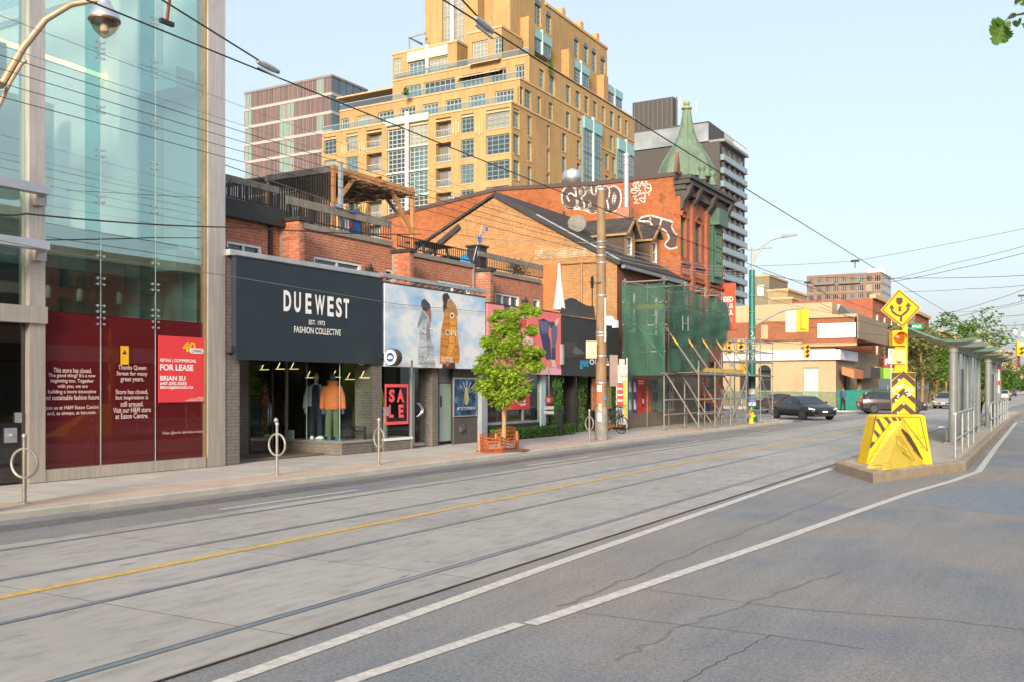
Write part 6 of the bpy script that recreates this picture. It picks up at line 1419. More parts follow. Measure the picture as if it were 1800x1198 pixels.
# ================================================================== balcony tower behind the spire
bt_ = thing('balcony_tower', 'dark tower with white glass balconies right of the green spire', 'building', (-75, 215, 0))
Xt = -68.0; Yt = YX(1265, Xt); m_bdk = mat('dark_brown_cladding', (.055, .048, .045), .6, var=.12, vs=.2); m_bgl = mat('balcony_glass', (.18, .245, .285), .15, var=.1)
ztt = ZZ(248, Xt, Yt); Yte = YX(1309, Xt); xl_ = XY(1100, Yt)
MB().box((xl_, Yt, 0), (Xt, Yte, ztt)).build('slab_block', m_bdk, bt_)
a = onY(1196, 170, Yt + 4); MB().box((xl_, Yt + 4, ztt), (XY(1183, Yt + 4), Yte - 12, ZZ(170, XY(1183, Yt + 4), Yt + 4))).build('penthouse', m_bdk, bt_)
z0 = ZZ(225, XY(1200, Yt), Yt); MB().box((xl_ - .1, Yt - .1, ztt + .3), (XY(1245, Yt), Yt + .3, z0 + .3)).build('penthouse_glazing', mat('pale_curtain_glass', (.24, .27, .29), .2, var=.5, vs=.12), bt_)
MB().box((xl_, Yt + .31, ztt), (XY(1245, Yt), Yte, z0 + .8)).build('penthouse_floor', m_bdk, bt_)
for k in range(10): x = xl_ + (k + .5) * (XY(1183, Yt) - xl_) / 10; MB().box((x - .12, Yt + 3.85, z0 + 1.2), (x + .12, Yt + 3.99, ZZ(172, XY(1183, Yt + 4), Yt + 4))).build('cladding_joint', mat('joint_pale', (.10, .09, .085), .6), bt_)
nf = 16; fh = 2.95
for k in range(nf):
 z = ztt - 1.2 - (k + 1) * fh
 MB().box((Xt + .003, Yt + .6, z), (Xt + .8, Yte - .3, z + .25)).build('balcony_slab', mat('balcony_concrete', (.22, .23, .25), .7), bt_)
 MB().box((Xt + .7, Yt + .6, z + .253), (Xt + .78, Yte - .3, z + 1.35)).build('balcony_guard', m_bgl, bt_); MB().box((Xt + .003, Yt + .55, z + .252), (Xt + .7, Yt + .62, z + 1.3)).build('balcony_guard', m_bgl, bt_)
 for j in range(4): y = Yt + 2 + j * (Yte - Yt - 3) / 4; MB().box((Xt + .003, y, z + .26), (Xt + .06, y + (Yte - Yt) / 6, z + fh - .3)).build('balcony_window', m_glassb, bt_); MB().box((Xt + .003, y - .5, z + .26), (Xt + .6, y - .4, z + fh - .01)).build('divider', m_bdk, bt_)
MB().box((Xt - 6, Yt + .5, ztt + .002), (Xt + 1.0, Yte, ztt + .6)).build('roof_edge', mat('roof_edge_grey', (.22, .23, .24), .6), bt_)
for k in range(26): y = Yt + 1 + k * (Yte - Yt - 2) / 26; MB().box((Xt + .8, y, ztt + .603), (Xt + .9, y + .08, ztt + 1.8)).build('guard_post', m_wfr, bt_)
MB().box((Xt + .8, Yt + 1, ztt + 1.8), (Xt + .9, Yte - 1, ztt + 1.9)).build('guard_rail', m_wfr, bt_)
for px, py in ((1224, 178), (1195, 168)): p = onY(px, py, Yt + 6); MB().cyl((p.x, p.y, p.z - 3), p, .08, n=5).build('antenna', m_white, bt_)
# ================================================================== far midrise
fm_ = thing('far_midrise', 'far brown grid apartment block above the corner building', 'building', (-120, 340, 0))
D1 = 345; c1 = atD(1550, 500, D1); Xm, Ym = c1.x, c1.y; ztm = ZZ(478, Xm, Ym); xlm = XY(1418, Ym); Yme = YX(1566, Xm)
m_brn = mat('far_brown_brick', (.22, .13, .10), .8, var=.1, vs=.2); m_fr_pale = mat('far_pale_frame', (.34, .27, .22), .7)
n, fh = 9, 3.1; w = (Xm - xlm) / n; hs = []
for k in range(9):
 for j in range(n): hs.append((xlm + j * w + .35, xlm + (j + 1) * w - .35, ztm - .9 - (k + 1) * fh + .55, ztm - .9 - k * fh))
mb = MB(); wall(mb, '-Y', Ym, xlm, Xm, 0, ztm, hs, .6); mb.build('wall', m_brn, fm_)
for h in hs: window(fm_, '-Y', Ym, *h, 3, 1, m_fr_pale, gpick() if rnd.random() < .3 else m_glassd, .4, .22, .15)
n2 = 6; w2_ = (Yme - Ym) / n2; hs = [(Ym + j * w2_ + .6, Ym + (j + 1) * w2_ - .6, ztm - .9 - (k + 1) * fh + .55, ztm - .9 - k * fh) for k in range(9) for j in range(n2)]
mb = MB(); wall(mb, '+X', Xm, Ym, Yme, 0, ztm, hs, .5); mb.build('wall', mat('far_grey_wall', (.22, .23, .26), .7), fm_)
for h in hs: window(fm_, '+X', Xm, *h, 2, 1, m_fr_pale, m_glassb, .4, .22, .15)
for k in range(0, 9, 2):
 for j0 in (1, 4): z = ztm - .9 - (k + 1) * fh + .3; MB().box((xlm + j0 * w + (k % 4) * w * .5, Ym - 1.2, z), (xlm + (j0 + 2.5) * w + (k % 4) * w * .5, Ym - .003, z + .9)).build('balcony', mat('far_balcony', (.16, .14, .13), .6), fm_)
MB().box((xlm, Ym + .1, ztm - .5), (Xm - .1, Yme, ztm - .3)).build('roof', m_brn, fm_); p = onY(1535, 478, Ym + 8); MB().box((p.x - 2, p.y, ztm - .3), (p.x + 4, p.y + 6, ztm + 2.2)).build('plant_room', m_white, fm_)
# ================================================================== cream and orange corner building
cb = thing('corner_building', 'low cream corner building with orange brick upper band and blank white billboard', 'building', (-24, 86, ZS))
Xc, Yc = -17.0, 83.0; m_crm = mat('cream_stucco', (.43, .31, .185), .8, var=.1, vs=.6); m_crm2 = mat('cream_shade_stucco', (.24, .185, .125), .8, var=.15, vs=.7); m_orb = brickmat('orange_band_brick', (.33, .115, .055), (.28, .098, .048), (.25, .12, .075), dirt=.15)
Z = lambda px, py, Y: ZZ(py, XY(px, Y), Y)
xL = -52
zb1, zb0 = Z(1400, 615, Yc), Z(1400, 632, Yc)
hs = [(XY(1333, Yc), XY(1355, Yc), .9, Z(1345, 650, Yc)), (XY(1412, Yc), XY(1439, Yc), ZS + .2, Z(1425, 645, Yc)), (XY(1300, Yc), XY(1322, Yc), .9, Z(1310, 650, Yc))]
mb = MB(); wall(mb, '-Y', Yc, xL, Xc, ZS, zb0, hs, .4); mb.build('wall', m_crm, cb)
for h in (hs[0], hs[2]):
 window(cb, '-Y', Yc, *h, 1, 3, m_dkw, m_glassd, .35, .12, .1); c = (h[0] + h[1]) / 2; rr = (h[1] - h[0]) / 2
 MB().q([(c + rr * math.cos(q), Yc - .01, h[3] - .02 + rr * .9 * math.sin(q)) for q in [math.pi * k / 10 for k in range(11)]]).build('arch_head', m_glassd, cb)
MB().box((hs[1][0], Yc + .2, hs[1][2]), (hs[1][1], Yc + .28, hs[1][3])).build('shutter', mat('pale_shutter', (.52, .56, .48), .6), cb)
Yce = YX(1545, Xc)
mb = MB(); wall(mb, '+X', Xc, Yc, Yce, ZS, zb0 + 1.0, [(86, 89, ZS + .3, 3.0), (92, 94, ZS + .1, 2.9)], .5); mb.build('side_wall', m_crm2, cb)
for a, b in ((86, 89), (92, 94)): window(cb, '+X', Xc, a, b, ZS + .3, 2.9, 2, 1, m_dkw, m_glassd, .4)
MB().box((xL, Yc - .35, zb0 + .003), (Xc + .4, Yc - .003, zb1)).build('fascia', m_white, cb); MB().box((Xc + .003, Yc, zb0 + .003), (Xc + .4, YX(1500, Xc), zb1)).build('fascia', mat('fascia_white_shaded', (.55, .60, .70), .6), cb)  # street side is the same white band with bluish shade in its colour
zm = Z(1400, 598, Yc); MB().box((xL, Yc - .1, zb1 + .003), (Xc, Yc + .6, zm)).build('frieze', m_crm, cb)
zo1, zo0 = Z(1380, 565, Yc), zm; Xu = XY(1507, Yc - .3)
MB().box((xL, Yc - .3, zo0 + .003), (Xu, Yc + 14, zo1)).build('upper_storey', m_orb, cb)
MB().box((xL, Yc - .1, zo1 + .003), (XY(1463, Yc), Yc + 10, Z(1400, 534, Yc))).build('parapet_storey', m_crm, cb)
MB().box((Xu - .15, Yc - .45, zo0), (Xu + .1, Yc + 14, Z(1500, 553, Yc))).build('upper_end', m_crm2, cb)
a, b = XY(1410, Yc - .5), XY(1506, Yc - .5); z0, z1 = Z(1460, 603, Yc), Z(1460, 556, Yc)
for nm, bx in (('frame_bottom', (a, b, z0 - .25, z0)), ('frame_top', (a, b, z1 - .15, z1 + .1))): MB().box((bx[0], Yc - .62, bx[2]), (bx[1], Yc - .303, bx[3])).build(nm, m_crm, cb)
MB().box((a, Yc - .45, z0), (b, Yc - .303, z1 - .15)).build('billboard_back', m_orb, cb); MB().box((XY(1437, Yc - .55), Yc - .56, Z(1470, 594, Yc)), (XY(1504, Yc - .55), Yc - .46, Z(1470, 569, Yc))).build('blank_billboard', m_white, cb)
a = XY(1338, Yc - .35); MB().box((a, Yc - .36, Z(1345, 596, Yc)), (XY(1350, Yc - .35), Yc - .303, Z(1345, 572, Yc))).build('upper_panel', m_crm, cb)
MB().prism([(Xc + .41, 83.3, 2.95), (Xc + 1.4, 83.3, 2.6), (Xc + 1.4, 83.3, 3.3), (Xc + .41, 83.3, 3.6)], (0, 4, 0)).build('awning', mat('orange_awning', (.45, .16, .07), .7), cb); MB().box((Xc + .003, 92, 2.7), (Xc + 1.2, 97, 3.7)).build('awning', mat('dark_awning', (.06, .05, .05), .7), cb); MB().box((Xc + 1.0, 97.003, 2.7), (Xc + 1.2, 100, 3.7)).build('green_sign', mat('lime_sign', (.18, .45, .03), .5), cb)
# stepped roof boxes behind
for px0, px1, pyt, Y, m, lb in ((1322, 1352, 487, 120, mat('olive_stucco', (.20, .17, .11), .8), 'olive stepped block behind the green traffic pole'), (1350, 1385, 512, 110, mat('tan_stucco', (.30, .22, .13), .8), 'tan roof block left of the yellow signal'), (1357, 1392, 527, 100, mat('brown_vent_block', (.28, .19, .10), .8), 'brown louvred roof box behind the yellow signal'), (1485, 1548, 540, 112, mat('beige_stucco', (.55, .42, .28), .8), 'pale beige block behind the white billboard'), (1512, 1562, 537, 125, mat('bright_orange_wall', (.48, .14, .055), .8), 'bright orange wall block behind the diamond sign')):
 x0, x1 = XY(px0, Y), XY(px1, Y); zt = ZZ(pyt, (x0 + x1) / 2, Y); t = thing('roof_block', lb, 'building', ((x0 + x1) / 2, Y + 3, 0))
 MB().box((x0, Y, 0), (x1, Y + 9, zt)).build('wall', m, t); MB().box((x0 - .1, Y - .1, zt + .002), (x1 + .1, Y + 9, zt + .25)).build('parapet', m_buff, t)
 h = (x0 + (x1 - x0) * .3, x0 + (x1 - x0) * .7, zt - 2.4, zt - 1.0); MB().box((h[0], Y - .06, h[2]), (h[1], Y - .003, h[3])).build('louvre', m_galv, t)
# grey metal side
MB().prism([onY(1463, 532, Yc + 2), onY(1478, 536, Yc + 2), onY(1530, 560, Yc + 13), onY(1530, 585, Yc + 13), onY(1463, 565, Yc + 2)], (-.4, .2, 0)).build('metal_side', mat('zinc_side', (.30, .32, .34), .5, .3), cb)
# ================================================================== green construction hoarding
hd = thing('construction_hoarding', 'green netted construction hoarding along the corner building', 'fence', (-20, 76, ZS)); m_hg = mat('hoarding_green', (.015, .20, .15), .7, var=.15)
m_hn = netmat(); m_hn.name = 'hoarding_net'; m_hn.node_tree.nodes['Principled BSDF'].inputs['Base Color'].default_value = lin((.10, .17, .09))
def panels(p0, p1, n, h, m, mm):
 p0, p1 = Vector(p0), Vector(p1)
 for k in range(n):
  a, b = p0.lerp(p1, k / n), p0.lerp(p1, (k + 1) / n); d = (b - a).normalized() * .02
  MB().q([a + d, b - d, b - d + Vector((0, 0, h)), a + d + Vector((0, 0, h))]).build('panel', mm, hd); MB().cyl(a, a + Vector((0, 0, h + .1)), .04, n=6).build('post', m, hd)
  MB().bar(a + Vector((0, 0, h)), b + Vector((0, 0, h)), .05, .06).build('rail', m, hd)
panels((-40, 76.3, ZS), (-15.6, 76.3, ZS), 10, 1.45, m_galv, m_hn); panels((-15.5, 76.4, ZS), (-13.6, 78.4, ZS), 1, 1.5, m_hg, m_hg); panels((-13.5, 78.5, ZS), (-13.5, 97, ZS), 7, 1.5, m_hg, m_hg)
mb = MB(); mb.box((-38, 75.7, ZS), (-16, 76.1, ZS + .25)); mb.build('jersey_base', m_conc, hd)
# ================================================================== far row of shops
cols_ = [(.36, .12, .07), (.40, .30, .2), (.30, .10, .06), (.42, .36, .30), (.26, .13, .09), (.38, .17, .09), (.34, .24, .18)]
y = 101.0; k = 0
while y < 430:
 w = rnd.uniform(9, 14) * (1 + y / 500); h = rnd.uniform(7.5, 11.5) if y < 200 else rnd.uniform(9, 13.5); X = -17 - rnd.random() * .6
 bm = brickmat('far_brick_%d' % k, cols_[k % 7], [c * .85 for c in cols_[k % 7]], [c * 1.1 for c in cols_[k % 7]], dirt=.2)
 t = thing('far_shop_house', '%s shop house of the far row, counted from the green sign' % (['first', 'second', 'third', 'fourth', 'fifth', 'sixth', 'seventh', 'eighth', 'ninth', 'tenth', 'eleventh', 'twelfth', 'thirteenth', 'fourteenth', 'fifteenth', 'sixteenth', 'seventeenth', 'eighteenth', 'nineteenth', 'twentieth', 'twenty-first', 'twenty-second', 'twenty-third', 'twenty-fourth', 'twenty-fifth', 'twenty-sixth', 'twenty-seventh', 'twenty-eighth'][k]), 'building', (X - 5, y + w / 2, ZS), group='shop houses of the far row')
 nw = 3; hs = [(y + w * (j + .25) / nw, y + w * (j + .75) / nw, z0, z0 + 1.7) for j in range(nw) for z0 in ((4.6, 7.6) if h > 10 else (4.6,))]
 mb = MB(); wall(mb, '+X', X, y, y + w - .05, ZS, h, hs, .2); mb.q([(X, y, ZS), (X - 10, y, ZS), (X - 10, y, h), (X, y, h)]); mb.q([(X, y, h - .3), (X, y + w, h - .3), (X - 10, y + w, h - .3), (X - 10, y, h - .3)]); mb.build('wall', bm, t)
 for hh in hs: window(t, '+X', X, *hh, 1, 2, m_white, m_glassd, .2, .1)
 MB().box((X + .003, y + .3, ZS), (X + .12, y + w - .3, 2.9)).build('shop_glass', m_glassd, t)
 MB().box((X + .003, y + .1, 3.0), (X + .35, y + w - .2, 3.9)).build('fascia', rnd.choice([m_red, m_white, m_black, m_green, m_cream, mat('fascia_purple', (.12, .04, .2), .5), mat('fascia_blue', (.03, .08, .3), .5)]), t); MB().box((X - .3, y - .02, h + .002), (X + .3, y + w - .06, h + .4)).build('cornice', m_buff, t)
 y += w; k += 1
# row opposite (stands across the street, seen in the shop glass)
for k, (y0, y1, h, c) in enumerate(((-26, -12, 9.2, (.34, .12, .07)), (-11.9, 2, 10.2, (.42, .33, .24)), (2.1, 15, 8.8, (.36, .13, .07)), (15.1, 30, 10.6, (.40, .30, .22)), (30.1, 46, 9.0, (.30, .11, .07)))):
 X = 12.0; t = thing('opposite_shop', '%s shop house across the street, mirrored in the glass store' % ['first', 'second', 'third', 'fourth', 'fifth'][k], 'building', (X + 4, (y0 + y1) / 2, 0), group='shop houses across the street')
 MB().box((X, y0, 0), (X + 9, y1, h)).build('wall', brickmat('opposite_brick_%d' % k, c, [q * .85 for q in c], [q * 1.1 for q in c]), t); MB().box((X - .35, y0, h - .5), (X - .003, y1, h)).build('cornice', m_buff, t); MB().box((X - .2, y0 + .5, .5), (X - .003, y1 - .5, 3.0)).build('shop_glass', m_glassd, t); MB().box((X - .4, y0 + .3, 3.2), (X - .003, y1 - .3, 4.0)).build('fascia', [m_white, m_red, m_cream, m_black, m_white][k], t)
 for j in range(4):
  for z in (4.9, 7.0): u = y0 + (j + .3) * (y1 - y0) / 4; MB().box((X - .08, u, z), (X - .003, u + (y1 - y0) / 9, z + 1.5)).build('window', m_glassd, t)
struct(MB().box((7.5, -40, -.01), (12, 300, ZS)).build('sidewalk', m_conc))
# ================================================================== streetcar island
ZI = .22
isl = [G(1469, 809, ZI), G(1535, 828, ZI), G(1697, 809, ZI), G(1740, 768, ZI), G(1779, 731, ZI), (-3.0, 75, ZI), (-4.7, 75, ZI), (-4.6, 40, ZI)]
isl = [Vector(p) for p in isl]; cI = sum(isl, Vector()) / len(isl)
m_isl = mat('island_concrete', (.40, .35, .29), .85, var=.15, vs=1.5, bs=.2); m_islk = mat('island_kerb', (.31, .245, .18), .85, var=.25, vs=3, bs=.3)
def inset(pts, d):
 out = []; n = len(pts)
 for i in range(n):
  a, b, c = pts[i - 1], pts[i], pts[(i + 1) % n]; e0 = (b - a).normalized(); e1 = (c - b).normalized(); n0 = Vector((-e0.y, e0.x, 0)); n1 = Vector((-e1.y, e1.x, 0)); m_ = (n0 + n1).normalized(); out.append(b + m_ * d / max(.3, m_.dot(n0)))
 return out
inn = inset(isl, .03); ou = inset(isl, -.02); ki = inset(isl, .16)
island = struct(MB().q([(p.x, p.y, ZI - .004) for p in ki]).build('streetcar_island', m_isl))
for i in range(len(isl)):
 j = (i + 1) % len(isl); ringA = [(ou[i].x, ou[i].y, -.01), (ou[i].x, ou[i].y, ZI - .03), (inn[i].x, inn[i].y, ZI), (ki[i].x, ki[i].y, ZI)]; ringB = [(ou[j].x, ou[j].y, -.01), (ou[j].x, ou[j].y, ZI - .03), (inn[j].x, inn[j].y, ZI), (ki[j].x, ki[j].y, ZI)]
 mb = MB()
 for k in range(3): mb.q([ringA[k], ringB[k], ringB[k + 1], ringA[k + 1]])
 mb.build('kerb_stone', m_islk, island)
# ---- yellow crash barrier
yb = thing('crash_barrier', 'big yellow concrete crash wedge with black stripes on the island nose', 'barrier', G(1580, 812, ZI)); D = 20.3
rv, vv = Vector((ca, sa, 0)), Vector((-sa, ca, 0))
def bp(px, py, dd=0.): return atD(px, py, D + dd)
L0, L1, R1, R0 = bp(1523, 806, .3), bp(1541, 728, .3), bp(1626, 728, .3), bp(1639, 806, .3)
for p in (L0, R0): p.z = ZI
back = [p + vv * .55 for p in (L0, L1, R1, R0)]
m_ybar = mat('barrier_yellow', (.74, .50, .010), .5, var=.12, vs=3, bs=.1, streak=.12)
e = .05
mb = MB(); mb.loft([[L0, L1 - Vector((0, 0, e)), L1 + rv * e, R1 - rv * e, R1 - Vector((0, 0, e)), R0], [p for p in (back[0], back[1] - Vector((0, 0, e)), back[1] + rv * e, back[2] - rv * e, back[2] - Vector((0, 0, e)), back[3])]]); mb.build('slab', m_ybar, yb)
# nose wedge
T0, T1_ = bp(1571, 738, .297), bp(1588, 738, .297); n0 = G(1523, 822, ZI); n1 = G(1556, 826, ZI); br = bp(1626, 806, .29); br.z = ZI; bl = bp(1527, 806, .29); bl.z = ZI
mb = MB(); mb.q([n0, n1, T1_, T0]); mb.q([n1, br, T1_]); mb.q([bl, n0, T0]); mb.build('nose', mat('barrier_nose_yellow', (.66, .48, .05), .5, var=.2, vs=3, streak=.15), yb)
m_bk2 = mat('black_stencil', (.06, .045, .03), .6, var=.3, vs=6)
def on_slab(pts, m=m_bk2, nm='stripe', dd=.29): MB().q([bp(x, y, dd) for x, y in pts]).build(nm, m, yb)
def z6(pts): return [(1480 + x / 3.236, 490 + y / 3.236) for x, y in pts]
for s in ([(190, 792), (210, 790), (247, 852), (232, 868)], [(185, 850), (218, 884), (203, 902), (180, 868)], [(236, 786), (262, 786), (282, 812), (270, 826)], [(282, 786), (304, 786), (318, 806), (292, 806)], [(318, 786), (334, 786), (342, 806), (330, 806)], [(172, 920), (187, 925), (162, 962), (158, 955)]): on_slab(z6(s))
for a, b in (((192, 782), (332, 782)), ((192, 782), (160, 960)), ((338, 783), (442, 783)), ((444, 783), (488, 975)), ((338, 783), (486, 975)), ((165, 958), (275, 815))):
 p, q = bp(*z6([a])[0], .288), bp(*z6([b])[0], .288); MB().bar(p, q, .012, .006, vv).build('outline', m_bk2, yb)
def on_nose(x, y):              # point of the right nose face along this view ray
 p = bp(*z6([(x, y)])[0]); o = Vector((0, 0, H)); d = (p - o).normalized(); nn = (br - n1).cross(T1_ - n1).normalized(); return o + d * ((n1 - o).dot(nn) / d.dot(nn)) - d * .01
for s in ([(340, 845), (380, 880), (420, 940), (470, 1020), (455, 1025), (420, 985), (370, 910), (338, 860)],): MB().q([on_nose(*p) for p in s]).build('scrawl', m_bk2, yb)
for s in ([(308, 890), (335, 900), (375, 960), (415, 1030), (395, 1028), (340, 985), (310, 930), (308, 890)], [(318, 905), (350, 940), (330, 950), (370, 985), (345, 985), (395, 1015)], [(350, 870), (400, 905), (370, 915), (430, 960), (400, 970), (440, 990)]):
 P = [on_nose(*p) for p in s]; MB().tube(P, .004, 4).build('scrawl', m_bk2, yb)
for s in ([(395, 905), (440, 880), (425, 910), (470, 895)], [(430, 930), (455, 925), (440, 945), (465, 960)], [(175, 1060), (200, 1055), (230, 1060), (225, 1075), (180, 1080)]):
 P = [on_nose(*p) if s[0][1] > 1000 else bp(*z6([p])[0], .286) for p in s]; MB().tube(P, .004, 4).build('scrawl', m_bk2, yb)
# ---- sign assembly behind the barrier
DS = 21.2
def sp3(px, py, dd=0.): return atD(px, py, DS + dd)
sg = thing('hazard_sign_post', 'yellow sign post with keep-either-side diamond, amber lamp and chevron board', 'sign', (sp3(1588, 800).x, sp3(1588, 800).y, ZI))
b0 = sp3(1591, 700, .12); MB().box((b0.x - .05, b0.y - .05, ZI), (b0.x + .05, b0.y + .05, ZZ(560, b0.x, b0.y))).build('post', m_yelT, sg)
def plate(pts, th, m, nm, dd=0., par=sg): return MB().prism([sp3(x, y, dd) for x, y in pts], vv * th).build(nm, m, par)
dia = plate([(1580, 508), (1619, 541), (1586, 576), (1548, 546)], .015, m_yelT, 'diamond_plate')
for a, b in (((1580, 511), (1615.5, 541)), ((1615.5, 541), (1586, 573)), ((1586, 573), (1551.5, 546)), ((1551.5, 546), (1580, 511))): MB().bar(sp3(*a, -.004), sp3(*b, -.004), .02, .004, vv).build('border', m_bk2, dia)
def z6b(p): return (1480 + p[0] / 3.236, 490 + p[1] / 3.236)
for pts in ([(308, 110), (345, 108), (346, 135), (328, 152), (309, 138)], [(318, 160), (340, 158), (335, 172), (342, 185), (318, 187), (323, 172)], [(330, 245), (343, 243), (343, 215), (365, 200), (384, 178), (384, 160), (396, 158), (376, 135), (362, 160), (371, 162), (368, 180), (340, 203), (335, 208), (312, 200), (292, 185), (285, 172), (300, 175), (284, 145), (267, 170), (277, 172), (282, 192), (305, 210), (330, 218)]): MB().q([sp3(*z6b(p), -.005) for p in pts]).build('symbol', m_bk2, dia)
lm = plate([(1569, 581), (1593, 581), (1593, 607), (1569, 607)], .2, m_yelT, 'lamp_housing', -.05)
c = sp3(1581, 594, -.055);
ring = MB(); lens = MB()
for r0, r1, dd, mb_ in ((.125, .145, -.16, ring),):
 for k in range(20):
  q0, q1 = 2 * math.pi * k / 20, 2 * math.pi * (k + 1) / 20
  f = lambda r, q, d_: c + rv * r * math.cos(q) + Vector((0, 0, r * math.sin(q))) + vv * d_
  if 0 < (q0 + q1) / 2 < math.pi: mb_.q([f(.13, q0, 0), f(.13, q1, 0), f(.13, q1, -.14), f(.13, q0, -.14)])
  lens.q([c - vv * .03, f(.12, q0, 0), f(.12, q1, 0)])
ring.build('visor', m_yelT, lm); lens.build('lens', mat('amber_lens', (.38, .09, .005), .15, var=.2, vs=20), lm)
plate([(1573, 607.5), (1590, 607.5), (1590, 652), (1573, 652)], .06, m_yelT, 'bracket', .03)
tb = plate([(1568, 614), (1592, 614), (1592, 639), (1568, 639)], .03, mat('pale_yellow_tab', (.72, .62, .22), .6, var=.15, vs=6), 'tab', -.02);
for k in range(3): MB().tube([sp3(1576 + k * 3, 632, -.03), sp3(1577 + k * 3, 637, -.03), sp3(1579 + k * 3, 633, -.03), sp3(1578 + k * 3, 638, -.03)], .008, 4).build('scribble', m_bk2, tb)
ch = plate([(1567.5, 653), (1609, 653), (1609, 727), (1567.5, 727)], .02, m_yelT, 'chevron_board', 0)
for y in (660, 690, 714):
 for s in (-1, 1):
  xe = 1588.3 + s * 20.5; pts = [(1588.3, y - 9), (xe, y + 9), (xe, y + 20), (1588.3, y + 2)]
  if y == 714: pts = [(1588.3, y - 9), (xe, y + 9), (xe, y + 12.8), (1588.3 + s * 12, y + 12.8), (1588.3, y + 2)]
  MB().q([sp3(a, b_, -.004) for a, b_ in pts]).build('chevron', m_bk2, ch)
for s in (-1, 1): MB().q([sp3(1588.3 + s * 4, 654, -.005), sp3(1588.3 + s * 20.5, 654, -.005), sp3(1588.3 + s * 20.5, 667, -.005)]).build('chevron', m_bk2, ch)
for k, s in enumerate(([(288, 640), (295, 615), (300, 640)], [(303, 630), (310, 605), (318, 628), (308, 618)], [(320, 622), (330, 595), (335, 618), (322, 605)], [(340, 612), (348, 585), (355, 605)], [(360, 640), (370, 612), (378, 640), (388, 615)], [(392, 640), (402, 618), (410, 640), (395, 628)], [(300, 650), (325, 655), (320, 668)], [(365, 650), (395, 650), (372, 665)])): MB().tube([sp3(*z6b(p), -.012) for p in s], .016, 4).build('sticker_scrawl', m_wtxt, ch)
rng = random.Random(3)
for k in range(9): x, y = rng.uniform(1570, 1605), rng.uniform(665, 724); w = rng.uniform(1, 2.6); MB().q([sp3(x - w, y - w, -.008), sp3(x + w, y - w * .6, -.008), sp3(x + w * .8, y + w, -.008), sp3(x - w * .7, y + w * .9, -.008)]).build('sticker', mat('sticker_pale', (.6, .5, .35), .6), ch)
# ---- shelters
m_shp = mat('shelter_post', (.20, .215, .21), .5, .1, .15, 2, streak=.1); m_shg = mat('shelter_glass', (.20, .275, .275), .15, spec=.6, var=.15, vs=1); m_shr = leafmat('shelter_roof_green', (.30, .46, .34), (.38, .54, .42), .5); m_lens_ = m_shp  # shelter panes are opaque: their grey-teal reflection is put into the colour
def shelter(label, Y0, Y1):
 X = -3.0; t = thing('tram_shelter', label, 'shelter', (X, (Y0 + Y1) / 2, ZI), group='shelters on the island'); n = 6
 zp = 2.85
 for k, y in enumerate((Y0, Y0 + (Y1 - Y0) * .5, Y1)):
  MB().cyl((X, y, ZI), (X, y, ZI + zp), .12 if k == 0 else .09, n=14).build('post', m_shp, t, True); MB().lathe((X, y, ZI + zp - .02), [(.135, -.16), (.135, .02), (.05, .04)], 14).build('post_cap', mat('cap_pale', (.40, .38, .34), .5), t, True)
  if k == 0: MB().box((X - .22, y - .22, ZI + .001), (X + .22, y + .22, ZI + .05)).build('base_plate', m_shp, t)
  pts = [Vector((X + u * 1.0, y, ZI + zp + .02 + .30 * abs(u) ** 1.6 * (1 if u < 0 else .5))) for u in (-1.25, -.9, -.55, -.2, 0, .25, .5, .75)]
  MB().tube(pts, [.02, .035, .05, .07, .08, .06, .04, .02], 8).build('arm', mat('arm_tan', (.42, .34, .24), .5), t, True)
 def rf(u, v): x = -1.45 + 2.1 * u; return Vector((X + x, Y0 - .9 + (Y1 - Y0 + 1.8) * v, ZI + zp + .10 + .30 * abs(x / 1.0) ** 1.6 * (1 if x < 0 else .5)))
 for k in range(5): MB().grid(lambda u, v: rf(u, (k + v * .985) / 5), 12, 1).build('roof_panel', m_shr, t, True)
 MB().bar((X, Y0, ZI + zp - .12), (X, Y1, ZI + zp - .12), .08, .1).build('head_rail', m_shp, t); MB().bar((X, Y0, ZI + .18), (X, Y1, ZI + .18), .05, .06).build('foot_rail', m_shp, t)
 for k in range(n):
  a, b = Y0 + .14 + (Y1 - Y0 - .28) * k / n + .03, Y0 + .14 + (Y1 - Y0 - .28) * (k + 1) / n - .03
  MB().box((X - .008, a, ZI + .24), (X + .008, b, ZI + zp - .18)).build('glass_panel', m_shg, t); MB().box((X - .025, b, ZI + .22), (X + .025, b + .06, ZI + zp - .17)).build('mullion', m_shp, t)
 MB().box((X + .03, Y0 + 2.0, ZI + .1), (X + .09, Y0 + 2.1, ZI + 2.2)).build('dark_upright', m_black, t); MB().box((X - .5, Y0 + 1, ZI + .42), (X - .1, Y0 + 4, ZI + .47)).build('bench_seat', m_galv, t)
 for y in (Y0 + 1.2, Y0 + 3.8): MB().box((X - .32, y - .03, ZI), (X - .26, y + .03, ZI + .418)).build('bench_leg', m_galv, t)
shelter('near glass tram shelter with curved green roof on the island', 30.7, 39.2); shelter('farther glass tram shelter with curved green roof, beyond the near one', 44.0, 51.0)
